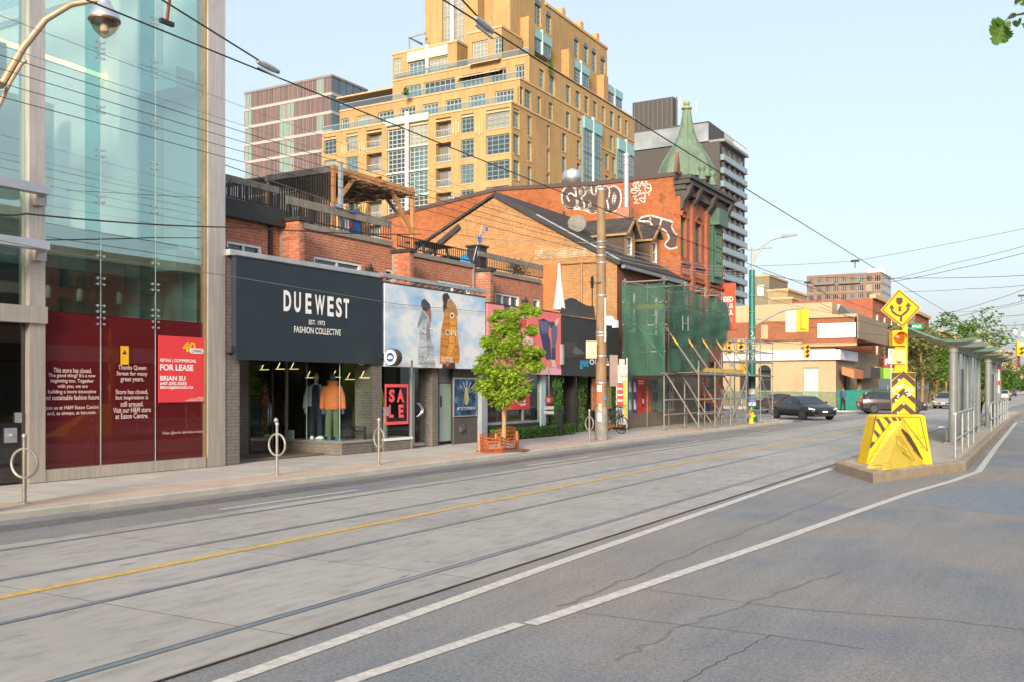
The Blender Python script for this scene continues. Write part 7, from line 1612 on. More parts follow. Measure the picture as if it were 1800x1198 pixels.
# ---- railings on the island
def irail(label, pts, h, loops=False):
 t = thing('island_railing', label, 'railing', (pts[0][0], pts[0][1], ZI), group='steel railings on the island'); P = [Vector((x, y, 0)) for x, y in pts]
 MB().tube([p + Vector((0, 0, ZI + h)) for p in P], .032, 8).build('top_rail', m_galv, t, True); MB().tube([p + Vector((0, 0, ZI + h * .42)) for p in P], .025, 8).build('mid_rail', m_galv, t, True)
 for p in P: MB().cyl((p.x, p.y, ZI), (p.x, p.y, ZI + h - .02), .032, n=8).build('post', m_galv, t, True)
 return t
f0 = G(1679, 804, ZI); f1 = G(1711, 778, ZI)
irail('near steel railing at the island nose beside the first shelter', [tuple(f0.lerp(f1, k / 3)[:2]) for k in range(4)], 1.02)
g0 = G(1742, 757, ZI); g1 = G(1771, 735, ZI)
tr_ = irail('farther steel railing with looped end beside the second shelter', [tuple(g0.lerp(g1, k / 6)[:2]) for k in range(7)], 1.05)
d_ = (g0 - g1).normalized(); MB().tube([g0 + Vector((0, 0, .74)) + d_ * .95 * math.sin(q) + Vector((0, 0, .31 * math.cos(q))) for q in [math.pi * k / 10 for k in range(11)]], .03, 8).build('loop', m_galv, tr_, True)
# stop pole with red cap
p = G(1752, 742, ZI); t = thing('stop_pole', 'tall white streetcar stop pole with red top on the island', 'sign', p)
z = lambda py: ZZ(py, p.x, p.y)
MB().cyl(p, (p.x, p.y, z(690)), .05, n=8).build('post', m_galv, t); MB().cyl((p.x, p.y, z(676)), (p.x, p.y, z(648)), .13, n=12).build('drum', m_white, t, True); MB().lathe((p.x, p.y, z(648)), [(.16, 0), (.17, .06), (.1, .14), (.02, .2)], 12).build('cap', m_red, t, True); MB().cyl((p.x, p.y, z(675.5)), (p.x, p.y, z(668)), .15, n=12).build('band', m_red, t, True)
q0, q1 = atD(1747, 690, dep(p.x, p.y) - .2), atD(1757, 676, dep(p.x, p.y) - .2); MB().prism([q0, Vector((q1.x, q1.y, q0.z)), q1, Vector((q0.x, q0.y, q1.z))], vv * .02).build('panel', mat('panel_aqua', (.45, .6, .6), .5), t)
# ================================================================== poles and lamps
p = G(1057, 772, ZS); UX, UY = p.x, p.y
up = thing('utility_pole', 'tall weathered brown utility pole with taped flyers at its foot', 'pole', p); zU = ZZ(334, UX, UY)
m_pole = mat('pole_concrete_brown', (.26, .17, .095), .7, var=.2, vs=2.5, streak=.15, bs=.1); m_polel = mat('pole_base_grey', (.25, .235, .21), .8, var=.3, vs=5)
MB().cyl(p, (UX, UY, 1.2), .215, .205, 20).build('pole_foot', m_polel, up, True); MB().cyl((UX, UY, 1.203), (UX, UY, zU), .195, .135, 20).build('shaft', m_pole, up, True); MB().lathe((UX, UY, zU), [(.15, -.03), (.15, .03), (.02, .05)], 14).build('cap', m_galv, up, True)
for py in (426, 436, 450, 463, 520, 585, 591, 625, 672): z_ = ZZ(py, UX, UY); r_ = .20 - (z_ / zU) * .05; MB().lathe((UX, UY, z_), [(r_, -.03), (r_ + .008, -.02), (r_ + .008, .02), (r_, .03)], 18).build('band', m_galv, up, True)
for k, (px0, px1, y0, y1, c) in enumerate(((1049, 1057, 676, 687, (.65, .6, .55)), (1049, 1057, 687, 708, (.65, .12, .05)), (1050, 1056, 724, 739, (.7, .7, .68)), (1051, 1057, 708, 722, (.4, .35, .25)), (1060, 1065, 694, 703, (.1, .25, .35)))):
 z0, z1 = ZZ(y1, UX, UY), ZZ(y0, UX, UY); mb = MB(); a0 = math.atan2(-ca, sa); q0 = (px0 - 1057) / 1705 * 32 / .215; q1 = (px1 - 1057) / 1705 * 32 / .215
 mb.grid(lambda u, v: Vector((UX + .222 * math.cos(a0 + math.asin(max(-1, min(1, q0 + (q1 - q0) * u)))), UY + .222 * math.sin(a0 + math.asin(max(-1, min(1, q0 + (q1 - q0) * u)))), z0 + (z1 - z0) * v)), 5, 1); mb.build('flyer', mat('flyer_%d' % k, c, .7, var=.3, vs=14), up)
pl = [atD(x, y, 31.6) for x, y in ((1030, 599), (1049, 599), (1049, 629), (1030, 629))]; MB().prism(pl, vv * .02).build('sign_plate', mat('sign_back_beige', (.52, .42, .30), .6), up)
pl = [atD(x, y, 31.7) for x, y in ((1072, 623), (1086, 623), (1086, 678), (1072, 678))]; MB().prism(pl, vv * .35).build('cabinet', mat('cabinet_taupe', (.24, .16, .14), .6), up); MB().bar(atD(1064, 640, 32), atD(1073, 640, 32), .04, .04).build('bracket', m_galv, up)
for x0, y0, x1, y1 in ((1066, 556, 1076, 572), (1076, 563, 1084, 576)): a, b = atD(x0, y0, 31.7), atD(x1, y1, 31.7); MB().box((a.x, a.y, b.z), (b.x, b.y + .15, a.z)).build('camera_box', m_white, up)
for y in (490, 497, 503):
 q = atD(1041, y, 31.9); MB().lathe(q, [(.03, -.06), (.07, -.04), (.04, 0), (.07, .04), (.02, .07)], 8).build('insulator', m_black, up, True)
MB().bar(atD(1041, 485, 31.9), atD(1041, 555, 31.9), .03, .03).build('insulator_bar', m_black, up); MB().bar(atD(1036, 497, 31.9), atD(1057, 497, 31.9), .04, .05).build('crossarm', m_black, up)
MB().cyl(atD(1064, 524, 31.75), atD(1064, 600, 31.75), .025, n=8).build('conduit', m_white, up)
# lamp post with globe (upper left)
la = thing('street_lamp', 'curved street lamp arm with glass acorn globe at the upper left', 'street lamp', G(-60, 905, ZS))
lb_ = la.location; top = atD(183, 2, 15.2); pts = [Vector((lb_.x, lb_.y, ZS)), Vector((lb_.x, lb_.y, 5.0)), Vector((lb_.x, lb_.y, atD(-40, 200, 15).z)), atD(2, 150, 15), atD(40, 85, 15), atD(80, 35, 15), atD(125, 8, 15.1), atD(165, 1, 15.2), top]
m_lamp = mat('tan_lamp_arm', (.36, .27, .18), .45, .2, .1); MB().tube(pts, [.12, .11, .09, .06, .055, .05, .045, .04, .04], 12).build('arm', m_lamp, la, True); MB().tube([atD(-10, 205, 15), atD(18, 145, 15), atD(38, 112, 15), atD(46, 107, 15)], .03, 8).build('brace', m_lamp, la, True)
k_ = 15.2 / F; g = atD(183.5, 0, 15.2)
MB().lathe(g, [(10 * k_, -2 * k_), (12 * k_, -8 * k_), (14 * k_, -12 * k_), (23 * k_, -22 * k_), (25.5 * k_, -30 * k_), (26.5 * k_, -33 * k_), (26.5 * k_, -38 * k_), (24.5 * k_, -39 * k_)], 24).build('lamp_hood', m_alu, la, True); MB().lathe(g, [(25 * k_, -39.5 * k_), (23 * k_, -47 * k_), (17 * k_, -56 * k_), (9 * k_, -63 * k_), (4 * k_, -66.5 * k_), (1 * k_, -68 * k_)], 24).build('globe', glassmat('globe_glass', (.75, .66, .52), .12), la, True); MB().lathe(g, [(25.6 * k_, -40 * k_), (27.3 * k_, -38 * k_), (27.3 * k_, -35 * k_)], 24).build('ring', mat('bronze_ring', (.14, .09, .05), .4, .4), la, True); MB().lathe(g, [(3 * k_, -40 * k_), (7 * k_, -46 * k_), (7 * k_, -56 * k_), (2 * k_, -60 * k_)], 12).build('bulb', m_white, la, True)
# green traffic poles
def green_pole(label, px, py, top, arm=None, z=ZS):
 p = G(px, py, z); t = thing('green_pole', label, 'pole', p, group='green steel poles at the crossing'); zt = ZZ(top, p.x, p.y)
 r = .19; MB().lathe(p, [(r * 1.5, 0), (r * 1.5, .12), (r * 1.15, .3), (r, .5)], 16).build('base', m_green, t, True); MB().cyl((p.x, p.y, z + .5), (p.x, p.y, zt), r, r * .75, 16).build('shaft', m_green, t, True)
 for k in range(7): zz = z + 1.5 + k * (zt - z - 2) / 7; MB().lathe((p.x, p.y, zz), [(r * .98, -.02), (r * 1.06, 0), (r * .98, .02)], 14).build('band', m_galv, t, True)
 return t, p, zt
gp, pg_, ztg = green_pole('nearest thick green traffic pole by the yellow hydrant', 1322, 740, 475)
m_lgrey = mat('lamp_arm_grey', (.30, .29, .27), .5, .2)
dpt = dep(pg_.x, pg_.y); A = lambda x, y: atD(x, y, dpt)
MB().cyl((pg_.x, pg_.y, ztg), (pg_.x, pg_.y, A(1322, 435).z), .06, n=8).build('mast', m_lgrey, gp); MB().tube([A(1322, 470), A(1328, 452), A(1340, 434), A(1356, 422), A(1378, 416)], .045, 8).build('lamp_arm', m_lgrey, gp, True); MB().loft([[A(1376, 413.5) , A(1376, 418), A(1376, 418) + vv * .2, A(1376, 413.5) + vv * .2], [A(1402, 411), A(1402, 414), A(1402, 414) + vv * .2, A(1402, 411) + vv * .2]]).build('lamp_head', mat('lamp_head_grey', (.22, .22, .23), .5), gp); MB().tube([A(1297, 440), A(1304, 437), A(1322, 441), A(1340, 437), A(1357, 436)], .03, 6).build('side_arm', m_lgrey, gp, True)
for s in ([(1319, 582), (1323, 588), (1318, 592)], [(1319, 597), (1325, 593), (1323, 603), (1318, 601)], [(1320, 607), (1325, 606), (1321, 613), (1326, 612)], [(1320, 617), (1324, 622)], [(1319, 626), (1325, 624), (1320, 632)]): MB().tube([A(*q) - vv * .2 for q in s], .02, 4).build('graffiti_mark', m_wtxt, gp)
for y0, y1, c in ((682, 692, (.6, .6, .58)), (694, 706, (.12, .2, .5)), (706, 712, (.7, .7, .7))): q = A(1321, y1); MB().lathe((pg_.x, pg_.y, q.z), [(.205, 0), (.205, A(1321, y0).z - q.z)], 16).build('flyer', mat('gflyer_%d' % y0, c, .6, var=.2, vs=10), gp)
# mast arm signal (back view)
def signal(name, label, px, py0, py1, d, w, facing_back=False, lit=None, h=None):
 c = atD(px, (py0 + py1) / 2, d); zt, zb = atD(px, py0, d).z, atD(px, py1, d).z; hh = zt - zb
 t = thing('traffic_signal', label, 'traffic signal', (c.x, c.y, zb), group='traffic signals at the crossing')
 f = lambda u, v, dd: c + rv * u + Vector((0, 0, v)) + vv * dd
 MB().prism([f(-w / 2, -hh / 2, 0), f(w / 2, -hh / 2, 0), f(w / 2, hh / 2, 0), f(-w / 2, hh / 2, 0)], vv * (.06 if facing_back else .2)).build('housing', m_yelT, t)
 if facing_back: MB().prism([f(-w * .2, -hh * .38, -.15), f(w * .2, -hh * .38, -.15), f(w * .16, hh * .4, -.15), f(-w * .16, hh * .4, -.15)], vv * .149).build('rear_box', m_yelT, t)
 else:
  for k in range(3):
   cc = f(0, hh * (.31 - .31 * k), -.003); rr = min(w * .36, hh * .13); col = lit[k] if lit else (.05, .03, .02)
   MB().q([cc + rv * rr * math.cos(q) + Vector((0, 0, rr * math.sin(q))) for q in [2 * math.pi * j / 16 for j in range(16)]]).build('lens', mat('lens_%d_%s' % (k, 'lit' if lit else 'off'), col, .3, var=0, emit=1.5 if lit and max(col) > .5 else 0), t)
   vis = MB()
   for j in range(9): q0, q1 = math.pi * j / 9, math.pi * (j + 1) / 9; vis.q([cc + rv * rr * 1.1 * math.cos(q) + Vector((0, 0, rr * 1.1 * math.sin(q))) - vv * dd for q, dd in ((q0, 0), (q1, 0), (q1, .22), (q0, .22))])
   vis.build('visor', m_yelT, t)
 return t
signal('traffic_signal', 'large yellow signal seen from behind on the mast arm over the corner', 1411, 543, 583, 54, .66, True)
MB().tube([A(1326, 572), A(1345, 562), A(1370, 549), A(1390, 544), A(1412, 543)], [.07, .06, .05, .045, .04], 8).build('mast_arm', m_lgrey, gp, True)
q = [atD(x, y, 53.5) for x, y in ((1381, 547), (1400, 545), (1400, 584), (1381, 584))]; t = thing('blank_sign', 'blank cream sign plate beside the rear of the yellow signal', 'sign', q[3]); MB().prism(q, vv * .02).build('plate', mat('cream_plate', (.62, .55, .42), .6), t); MB().bar(atD(1391, 545, 53.52), atD(1391, 583, 53.48), .04, .03).build('stiffener', m_crm, t)
signal('traffic_signal', 'yellow signal seen edge-on just right of the scaffold', 1282, 598, 622, 51, .28, False); signal('traffic_signal', 'tilted yellow signal between scaffold and green pole', 1302, 597, 622, 51, .36, False); signal('traffic_signal', 'low yellow pedestrian signal beside the scaffold deck', 1307, 630, 660, 51, .36, True)
signal('traffic_signal', 'yellow signal on the second green pole at the corner building', 1419, 605, 629, 74, .40, False)
signal('traffic_signal', 'lit yellow traffic signal hanging at the right edge of the picture', 1795, 600, 624, 75, .62, False, [(1., .95, .85), (.06, .04, .01), (.02, .05, .02)])
gp2, p2, z2 = green_pole('slimmer green traffic pole in front of the corner building', 1428, 712, 565); D2 = dep(p2.x, p2.y); B = lambda x, y: atD(x, y, D2)
MB().cyl((p2.x, p2.y, z2), (p2.x, p2.y, B(1425, 540).z), .07, n=8).build('mast', m_lgrey, gp2); MB().lathe(B(1428, 612) - vv * .2, [(.02, -.16), (.16, -.08), (.17, .06), (.1, .16)], 12).build('blue_globe', mat('globe_blue', (.02, .12, .55), .3), gp2, True); MB().lathe(B(1430, 630) - vv * .2, [(.14, -.12), (.14, 0), (.02, .1)], 12).build('camera_dome', m_white, gp2, True); MB().prism([B(1431, 656), B(1447, 659), B(1447, 663), B(1431, 661)], vv * .03).build('street_name_plate', m_white, gp2)
gp3, p3, z3_ = green_pole('farthest green pole beside the red no-turn sign', 1541, 703, 565); D3 = dep(p3.x, p3.y); C3 = lambda x, y: atD(x, y, D3)
MB().cyl((p3.x, p3.y, z3_), (p3.x, p3.y, C3(1539, 540).z), .09, n=8).build('mast', m_lgrey, gp3); MB().tube([C3(1539, 565), C3(1543, 553), C3(1552, 548), C3(1575, 545)], .05, 8).build('lamp_arm', m_lgrey, gp3, True); MB().tube([C3(1525, 546), C3(1539, 543), C3(1552, 546)], .04, 6).build('side_arm', m_lgrey, gp3, True)
t = thing('turn_restriction_sign', 'square dark red lit no-turn sign on the far green pole', 'sign', C3(1540, 636)); MB().prism([C3(x, y) - vv * .4 for x, y in ((1533, 622), (1547, 622), (1547, 636.5), (1533, 636.5))], vv * .15).build('box', mat('maroon_box', (.20, .03, .02), .5), t)
cc = C3(1540, 629) - vv * .41; rr = .28
ringm = MB()
for k in range(18):
 q0, q1 = 2 * math.pi * k / 18, 2 * math.pi * (k + 1) / 18; ringm.q([cc + (rv * math.cos(q) + Vector((0, 0, math.sin(q)))) * r_ for q, r_ in ((q0, rr), (q1, rr), (q1, rr * .7), (q0, rr * .7))])
ringm.build('ring', m_wtxt, t); MB().bar(cc + rv * .18 + Vector((0, 0, -.18)), cc - rv * .18 + Vector((0, 0, .18)), .06, .01, vv).build('slash', m_wtxt, t); MB().bar(cc + Vector((0, 0, -.15)), cc + Vector((0, 0, .12)), .06, .01, vv).build('arrow', m_wtxt, t)
t = thing('street_name_sign', 'green street sign with arrow and letters NA hanging right of the diamond', 'sign', atD(1612, 579, 60)); q = [atD(x, y, 60) for x, y in ((1602, 568), (1622.5, 569), (1622.5, 579), (1602, 579))]; MB().prism(q, vv * .04).build('plate', mat('sign_green', (.01, .22, .10), .5), t)
o = text('NA', '-Y', 0, (0, 1, 0, 1), m_wtxt, t)
for v in o.data.vertices:
 w = v.co + t.location; v.co = atD(1609.5 + w.x * 10, 576.8 - w.z * 5.4, 59.97) - t.location
for a, b in (((1604, 574), (1608, 574)), ((1604, 574), (1605.5, 572)), ((1604, 574), (1605.5, 576))): MB().bar(atD(*a, 59.97), atD(*b, 59.97), .04, .01, vv).build('arrow', m_wtxt, t)
MB().bar(atD(1612, 568, 60), atD(1612, 560, 60), .03, .03).build('hanger', m_black, t)
# ================================================================== bicycle ring posts
def ring_post(label, px, py, rot=0., lean=0.):
 p = G(px, py, ZS); t = thing('bike_ring_post', label, 'bike stand', p, rot, group='bicycle ring stands on the kerb')
 MB().cyl((0, 0, 0), (0, 0, 1.0), .03, n=12).build('post', mat('stand_steel', (.26, .24, .21), .5, .4, .25, 6), t, True, local=True); MB().lathe((0, 0, 1.0), [(.04, 0), (.035, .03), (.01, .045)], 12).build('post_cap', m_galv, t, True, local=True)
 MB().tube([(.0 + .215 * math.cos(q), 0, .60 + .215 * math.sin(q)) for q in [2 * math.pi * k / 28 for k in range(29)]], .021, 8).build('ring', mat('ring_alloy', (.28, .27, .25), .5, .35, .2, 8), t, True, local=True)
 MB().lathe((0, 0, 0), [(.08, 0), (.08, .01), (.045, .02)], 12).build('foot', m_galv, t, True, local=True); return t
ring_post('nearest bicycle ring stand in front of the store doors', 43, 884, R(20)); t = ring_post('bicycle ring stand with small lock in front of the first shop', 487, 834, R(0)); MB().lathe((.0, -.03, 1.08), [(.02, -.05), (.05, 0), (.02, .05)], 10).build('lock', m_galv, t, True, local=True)
t = ring_post('bicycle ring stand in front of the SALE window', 666, 816, R(-22)); ring_post('bicycle ring stand beside the utility pole', 1036, 777, R(-30))
# parking machine post beside third stand
p = G(676, 792, ZS); t = thing('parking_meter', 'slim grey parking meter post behind the third ring stand', 'meter', p); MB().box(p + Vector((-.05, -.05, 0)), p + Vector((.05, .05, .95))).build('post', m_galv, t); MB().box(p + Vector((-.09, -.08, .953)), p + Vector((.09, .08, 1.2))).build('head', m_alu, t); MB().box(p + Vector((-.05, -.085, 1.03)), p + Vector((.05, -.081, 1.13))).build('screen', m_glassb, t)
# ================================================================== street tree with orange fence
p = G(885, 791, ZS); tx, ty = p.x, p.y
tree = thing('street_tree', 'young street tree with bright yellow green leaves in an orange fenced pit', 'tree', p)
m_bark = mat('pale_bark', (.36, .23, .11), .8, var=.25, vs=6, bs=.2); zc0 = ZZ(705, tx, ty)
MB().tube([p + Vector((0, 0, -.05)), p + Vector((.01, .02, .8)), p + Vector((-.02, 0, 1.6)), p + Vector((.03, .03, 2.5)), p + Vector((.0, 0, 3.6))], [.075, .06, .052, .035, .01], 10).build('trunk', m_bark, tree, True)
m_leaf = leafmat('maple_leaf', (.22, .37, .03), (.50, .64, .08), .5); rt = random.Random(5)
dT = dep(tx, ty); ends = []
def limb(p0, d, L, r, lv):
 p1 = p0 + d * L; mid = p0.lerp(p1, .5) + Vector((rt.gauss(0, .04), rt.gauss(0, .04), .05)); MB().tube([p0, mid, p1], [r, r * .8, r * .5], 6).build('branch', m_bark, tree, True); ends.append(p1); ends.append(mid)
 if lv:
  for k in range(3): dd = (d + Vector((rt.gauss(0, .55), rt.gauss(0, .55), rt.gauss(.15, .4)))).normalized(); limb(p0.lerp(p1, rt.uniform(.45, 1)), dd, L * rt.uniform(.5, .75), r * .55, lv - 1)
for k in range(9):
 z = 1.5 + k * .22; a_ = k * 2.4; limb(p + Vector((0, 0, z)), Vector((math.cos(a_), math.sin(a_), .55 + k * .06)).normalized(), .75 - k * .03, .022, 1)
clump = []
sil = [(880, 700, 20), (850, 672, 14), (870, 655, 22), (905, 660, 24), (925, 625, 20), (940, 645, 14), (855, 630, 14), (885, 615, 26), (905, 590, 20), (880, 580, 16), (858, 600, 13), (945, 620, 10), (900, 555, 13), (925, 546, 11), (875, 550, 9), (868, 560, 6), (912, 690, 12), (890, 685, 18), (845, 648, 10), (932, 580, 10), (895, 575, 14), (940, 548, 7), (870, 690, 12)]
for x, y, r in sil:
 for k in range(5): q = atD(x + rt.gauss(0, r * .4), y + rt.gauss(0, r * .3), dT + rt.gauss(0, .42)); clump.append((q, r / F * dT * rt.uniform(.6, 1.0)))
def lf():
 c, r = rt.choice(clump); d = Vector((rt.gauss(0, 1), rt.gauss(0, 1), rt.gauss(0, .75))); d = d.normalized() * r * rt.random() ** .45; return c + d
def leaves(n, fn, size, m, name, parent):
 mb = MB()
 for i in range(n):
  c = fn(); a_ = rt.uniform(0, 6.283); dr = rt.uniform(-.9, .1); u = Vector((math.cos(a_), math.sin(a_), dr)).normalized(); nn = u.cross(Vector((rt.gauss(0, .5), rt.gauss(0, .5), 1))).normalized(); s = size * rt.uniform(.65, 1.25); w = s * .42
  up_ = u.cross(nn) * s * .12; mb.q([c, c + u * s * .4 + nn * w, c + u * s * .75 + up_]); mb.q([c, c + u * s * .75 + up_, c + u * s + up_ * .2, c + u * s * .4 - nn * w]) if False else mb.q([c, c + u * s * 1.0, c + u * s * .4 - nn * w]); mb.q([c + u * s * .75 + up_, c + u * s * .4 + nn * w, c + u * s])
 o = mb.build(name, m, parent); o['kind'] = 'stuff'; return o
crown = leaves(18000, lf, .105, m_leaf, 'crown', tree)
pit = struct(MB().lathe((tx, ty, 0), [(.9, ZS + .001), (.9, ZS + .008), (.3, ZS + .04)], 20, sx=.75).build('tree_pit', mat('pit_soil', (.16, .09, .05), .95, var=.3, vs=8)))
fence = thing('orange_fence', 'sagging orange plastic mesh fence round the young tree', 'fence', (tx, ty, ZS)); m_of = mat('orange_plastic', (.44, .11, .03), .6, var=.2, vs=5)
loop = [G(x, y, ZS) for x, y in ((842, 794), (862, 796), (884, 795), (905, 790), (911, 784), (905, 777), (870, 778), (848, 783))]; n = len(loop)
def lp(s): s = (s % 1) * n; i = int(s); f = s - i; return loop[i % n].lerp(loop[(i + 1) % n], f)
NS = 66
for k in range(NS):
 s = k / NS; a = lp(s); h_ = .36 + .09 * math.sin(s * 12) + .06 * math.sin(s * 31); off_ = Vector((.06 * math.sin(s * 40), .06 * math.cos(s * 33), 0))
 MB().bar(a, a + off_ + Vector((0, 0, h_)), .022, .008).build('vertical_strand', m_of, fence)
for j in range(5):
 pts = []
 for k in range(NS + 1): s = k / NS; h_ = .36 + .09 * math.sin(s * 12) + .06 * math.sin(s * 31); off_ = Vector((.06 * math.sin(s * 40), .06 * math.cos(s * 33), 0)); pts.append(lp(s) + off_ * (j / 4) + Vector((0, 0, .02 + h_ * j / 4.2)))
 MB().tube(pts, .016, 4, cap=False).build('horizontal_strand', m_of, fence)
for x, y in ((843, 794), (872, 795), (909, 787)): q = G(x, y, ZS); MB().box(q + Vector((-.02, -.02, 0)), q + Vector((.02, .02, .5))).build('stake', m_cedar, fence)
# ================================================================== oak twig reaching in at the upper right
oak = thing('oak_tree', 'oak branch with lobed green leaves reaching in at the upper right corner', 'tree', (3.2, 7.4, 0)); dO = 6.0
m_oak = leafmat('oak_leaf', (.055, .14, .008), (.13, .26, .015), .5); ob = Vector((3.2, 7.4, 0))
MB().tube([ob, ob + Vector((0, 0, 2.5)), ob + Vector((-.1, 0, 4.5)), ob + Vector((.1, .2, 7))], [.2, .17, .13, .05], 10).build('trunk', mat('oak_bark', (.10, .08, .06), .9, var=.3, vs=8), oak, True)
MB().tube([ob + Vector((-.1, 0, 4.2)), atD(1900, 5, dO), atD(1800, 24, dO), atD(1780, 28, dO), atD(1762, 40, dO)], [.05, .02, .008, .005, .003], 6).build('branch', mat('twig_grey', (.06, .055, .05), .8), oak, True)
def oakleaf(base, d, L, nrm):
 d = d.normalized(); s = d.cross(nrm).normalized(); pts = []
 prof = [(0, .02), (.12, .08), (.2, .2), (.27, .12), (.38, .3), (.46, .17), (.58, .38), (.66, .22), (.78, .34), (.86, .18), (.95, .18), (1, .0)]
 P = [base + d * L * a + s * L * b for a, b in prof] + [base + d * L * a - s * L * b for a, b in reversed(prof[:-1])]
 c = base + d * L * .5 - nrm * L * .04; mb = MB(); i0 = len(mb.v)
 for i in range(len(P)): mb.q([c, P[i], P[(i + 1) % len(P)]])
 return mb
ro = random.Random(2)
for (x, y), (dx, dy), L in (((1762, 42), (-32, 2), .13), ((1760, 44), (-30, 22), .14), ((1762, 44), (-14, 36), .13), ((1764, 42), (2, 34), .12), ((1768, 40), (-22, -4), .10), ((1776, 36), (-10, 16), .09), ((1788, 36), (-8, 16), .08), ((1795, 42), (14, 6), .12), ((1790, 34), (8, 16), .08), ((1800, -4), (-24, 6), .12), ((1806, -6), (-4, 18), .12), ((1770, 34), (10, -6), .06), ((1764, 46), (14, 26), .1)):
 p = atD(x, y, dO + ro.gauss(0, .04)); q = atD(x + dx, y + dy, dO + ro.gauss(0, .04)); oakleaf(p, q - p, L, (-vv + Vector((ro.gauss(0, .35), 0, ro.gauss(0, .35)))).normalized()).build('leaf', m_oak, oak)
# ================================================================== barrels, hydrant, shop props
def barrel(label, px, py, z=ZS):
 p = G(px, py, z); t = thing('traffic_barrel', label, 'barrel', p, group='orange traffic barrels'); rs = [(.30, 0), (.30, .06), (.25, .07), (.245, .25), (.235, .26), (.23, .44), (.22, .45), (.215, .62), (.205, .63), (.2, .82), (.205, .83), (.19, .95), (.10, 1.0)]
 MB().lathe(p, rs, 18).build('drum', mat('barrel_orange', (.62, .15, .02), .5, var=.1), t, True)
 for r0, z0 in ((.247, .24), (.232, .43), (.217, .61), (.207, .80)): MB().lathe(p, [(r0 + .005, z0 - .06), (r0 + .003, z0 + .06)], 18).build('band', m_black, t, True)
 MB().lathe(p, [(.34, .001), (.34, .05), (.31, .08)], 18).build('base_ring', m_black, t, True); return t
barrel('orange and black traffic barrel left of the posters', 1091, 753); barrel('first orange barrel under the scaffold deck', 1197, 741); barrel('second orange barrel under the scaffold deck', 1215, 739); barrel('third orange barrel under the scaffold deck', 1232, 738)
p = G(1091, 757, ZS); t = thing('flyer_board', 'tall board of red and white flyers with a yellow strip above the barrel', 'sign', p); dF = dep(p.x, p.y) + .4
for k, (y0, y1) in enumerate(((668, 679), (680, 690), (691, 700), (701, 712))): MB().prism([atD(x, y, dF) for x, y in ((1085, y0), (1095, y0), (1095, y1), (1085, y1))], vv * .02).build('flyer', mat('flyer_red', (.62, .07, .03), .6, var=.5, vs=9), t); MB().prism([atD(x, y, dF - .01) for x, y in ((1086, y0 + .5), (1094, y0 + .5), (1094, y0 + 3.5), (1086, y0 + 3.5))], vv * .008).build('flyer_text', m_wtxt, t)
MB().prism([atD(x, y, dF) for x, y in ((1096, 667), (1101, 667), (1101, 733), (1096, 733))], vv * .02).build('yellow_strip', m_yel, t); MB().prism([atD(x, y, dF + .05) for x, y in ((1083, 640), (1103, 640), (1103, 745), (1083, 745))], vv * .03).build('board', m_galv, t); MB().cyl(atD(1084, 748, dF), atD(1084, 640, dF), .03, n=8).build('post', m_galv, t); MB().cyl(atD(1102, 766, dF - .6), atD(1102, 628, dF - .6), .035, n=8).build('post', m_galv, t)
q = [atD(x, y, dF) for x, y in ((1088, 630), (1098, 630), (1098, 660), (1088, 660))]; MB().prism(q, vv * .02).build('notice', mat('notice_pale', (.55, .5, .48), .6, var=.4, vs=8), t)
p = G(1320, 743, ZS); t = thing('fire_hydrant', 'short yellow fire hydrant at the foot of the green pole', 'hydrant', p); MB().lathe(p, [(.17, 0), (.17, .05), (.12, .07), (.12, .45), (.15, .46), (.15, .52), (.13, .55), (.10, .66), (.04, .7), (.04, .75)], 16).build('barrel', m_yel, t, True)
for s in (-1, 1): MB().cyl(p + Vector((s * .1 * ca, s * .1 * sa, .36)), p + Vector((s * .2 * ca, s * .2 * sa, .36)), .06, n=10).build('nozzle', m_yel, t, True)
MB().cyl(p + Vector((0, -.08, .34)), p + Vector((0, -.2, .34)), .07, n=10).build('nozzle', mat('nozzle_grey', (.3, .3, .3), .5), t, True)
# red round blade sign under the boot billboard, racks, blue ball, bikes
p = atD(965, 702, 31); t = thing('hanging_round_sign', 'small round red sign on a dark post by the glass door', 'sign', p); MB().lathe(p, [(.13, -.03), (.14, 0), (.13, .03)], 18, ax='y').build('disc', m_red, t, True); MB().lathe(p + Vector((0, -.034, 0)), [(.08, -.004), (.08, 0)], 14, ax='y').build('emblem', mat('emblem_pale_pink', (.7, .45, .45), .5), t); MB().bar(p + Vector((0, 0, .14)), (p.x, p.y, ZCEIL), .03, .03).build('hanger', m_galv, t)
for k, z in enumerate((-.3, -.45)): MB().box(p + Vector((-.18, -.02, z)), p + Vector((.18, 0, z + .1))).build('label_plate', m_wtxt, t)
p = G(1048, 752, ZS); t = thing('blue_helmet', 'blue rounded helmet left of the utility pole foot', 'helmet', p + Vector((0, 0, .25))); MB().lathe(p + Vector((0, 0, .25)), [(.12, 0), (.17, .12), (.16, .3), (.10, .42), (.02, .46)], 12).build('shell', mat('helmet_blue', (.02, .12, .45), .4), t, True); MB().lathe(p + Vector((0, 0, .2)), [(.12, 0), (.125, .05)], 12).build('rim', m_black, t)
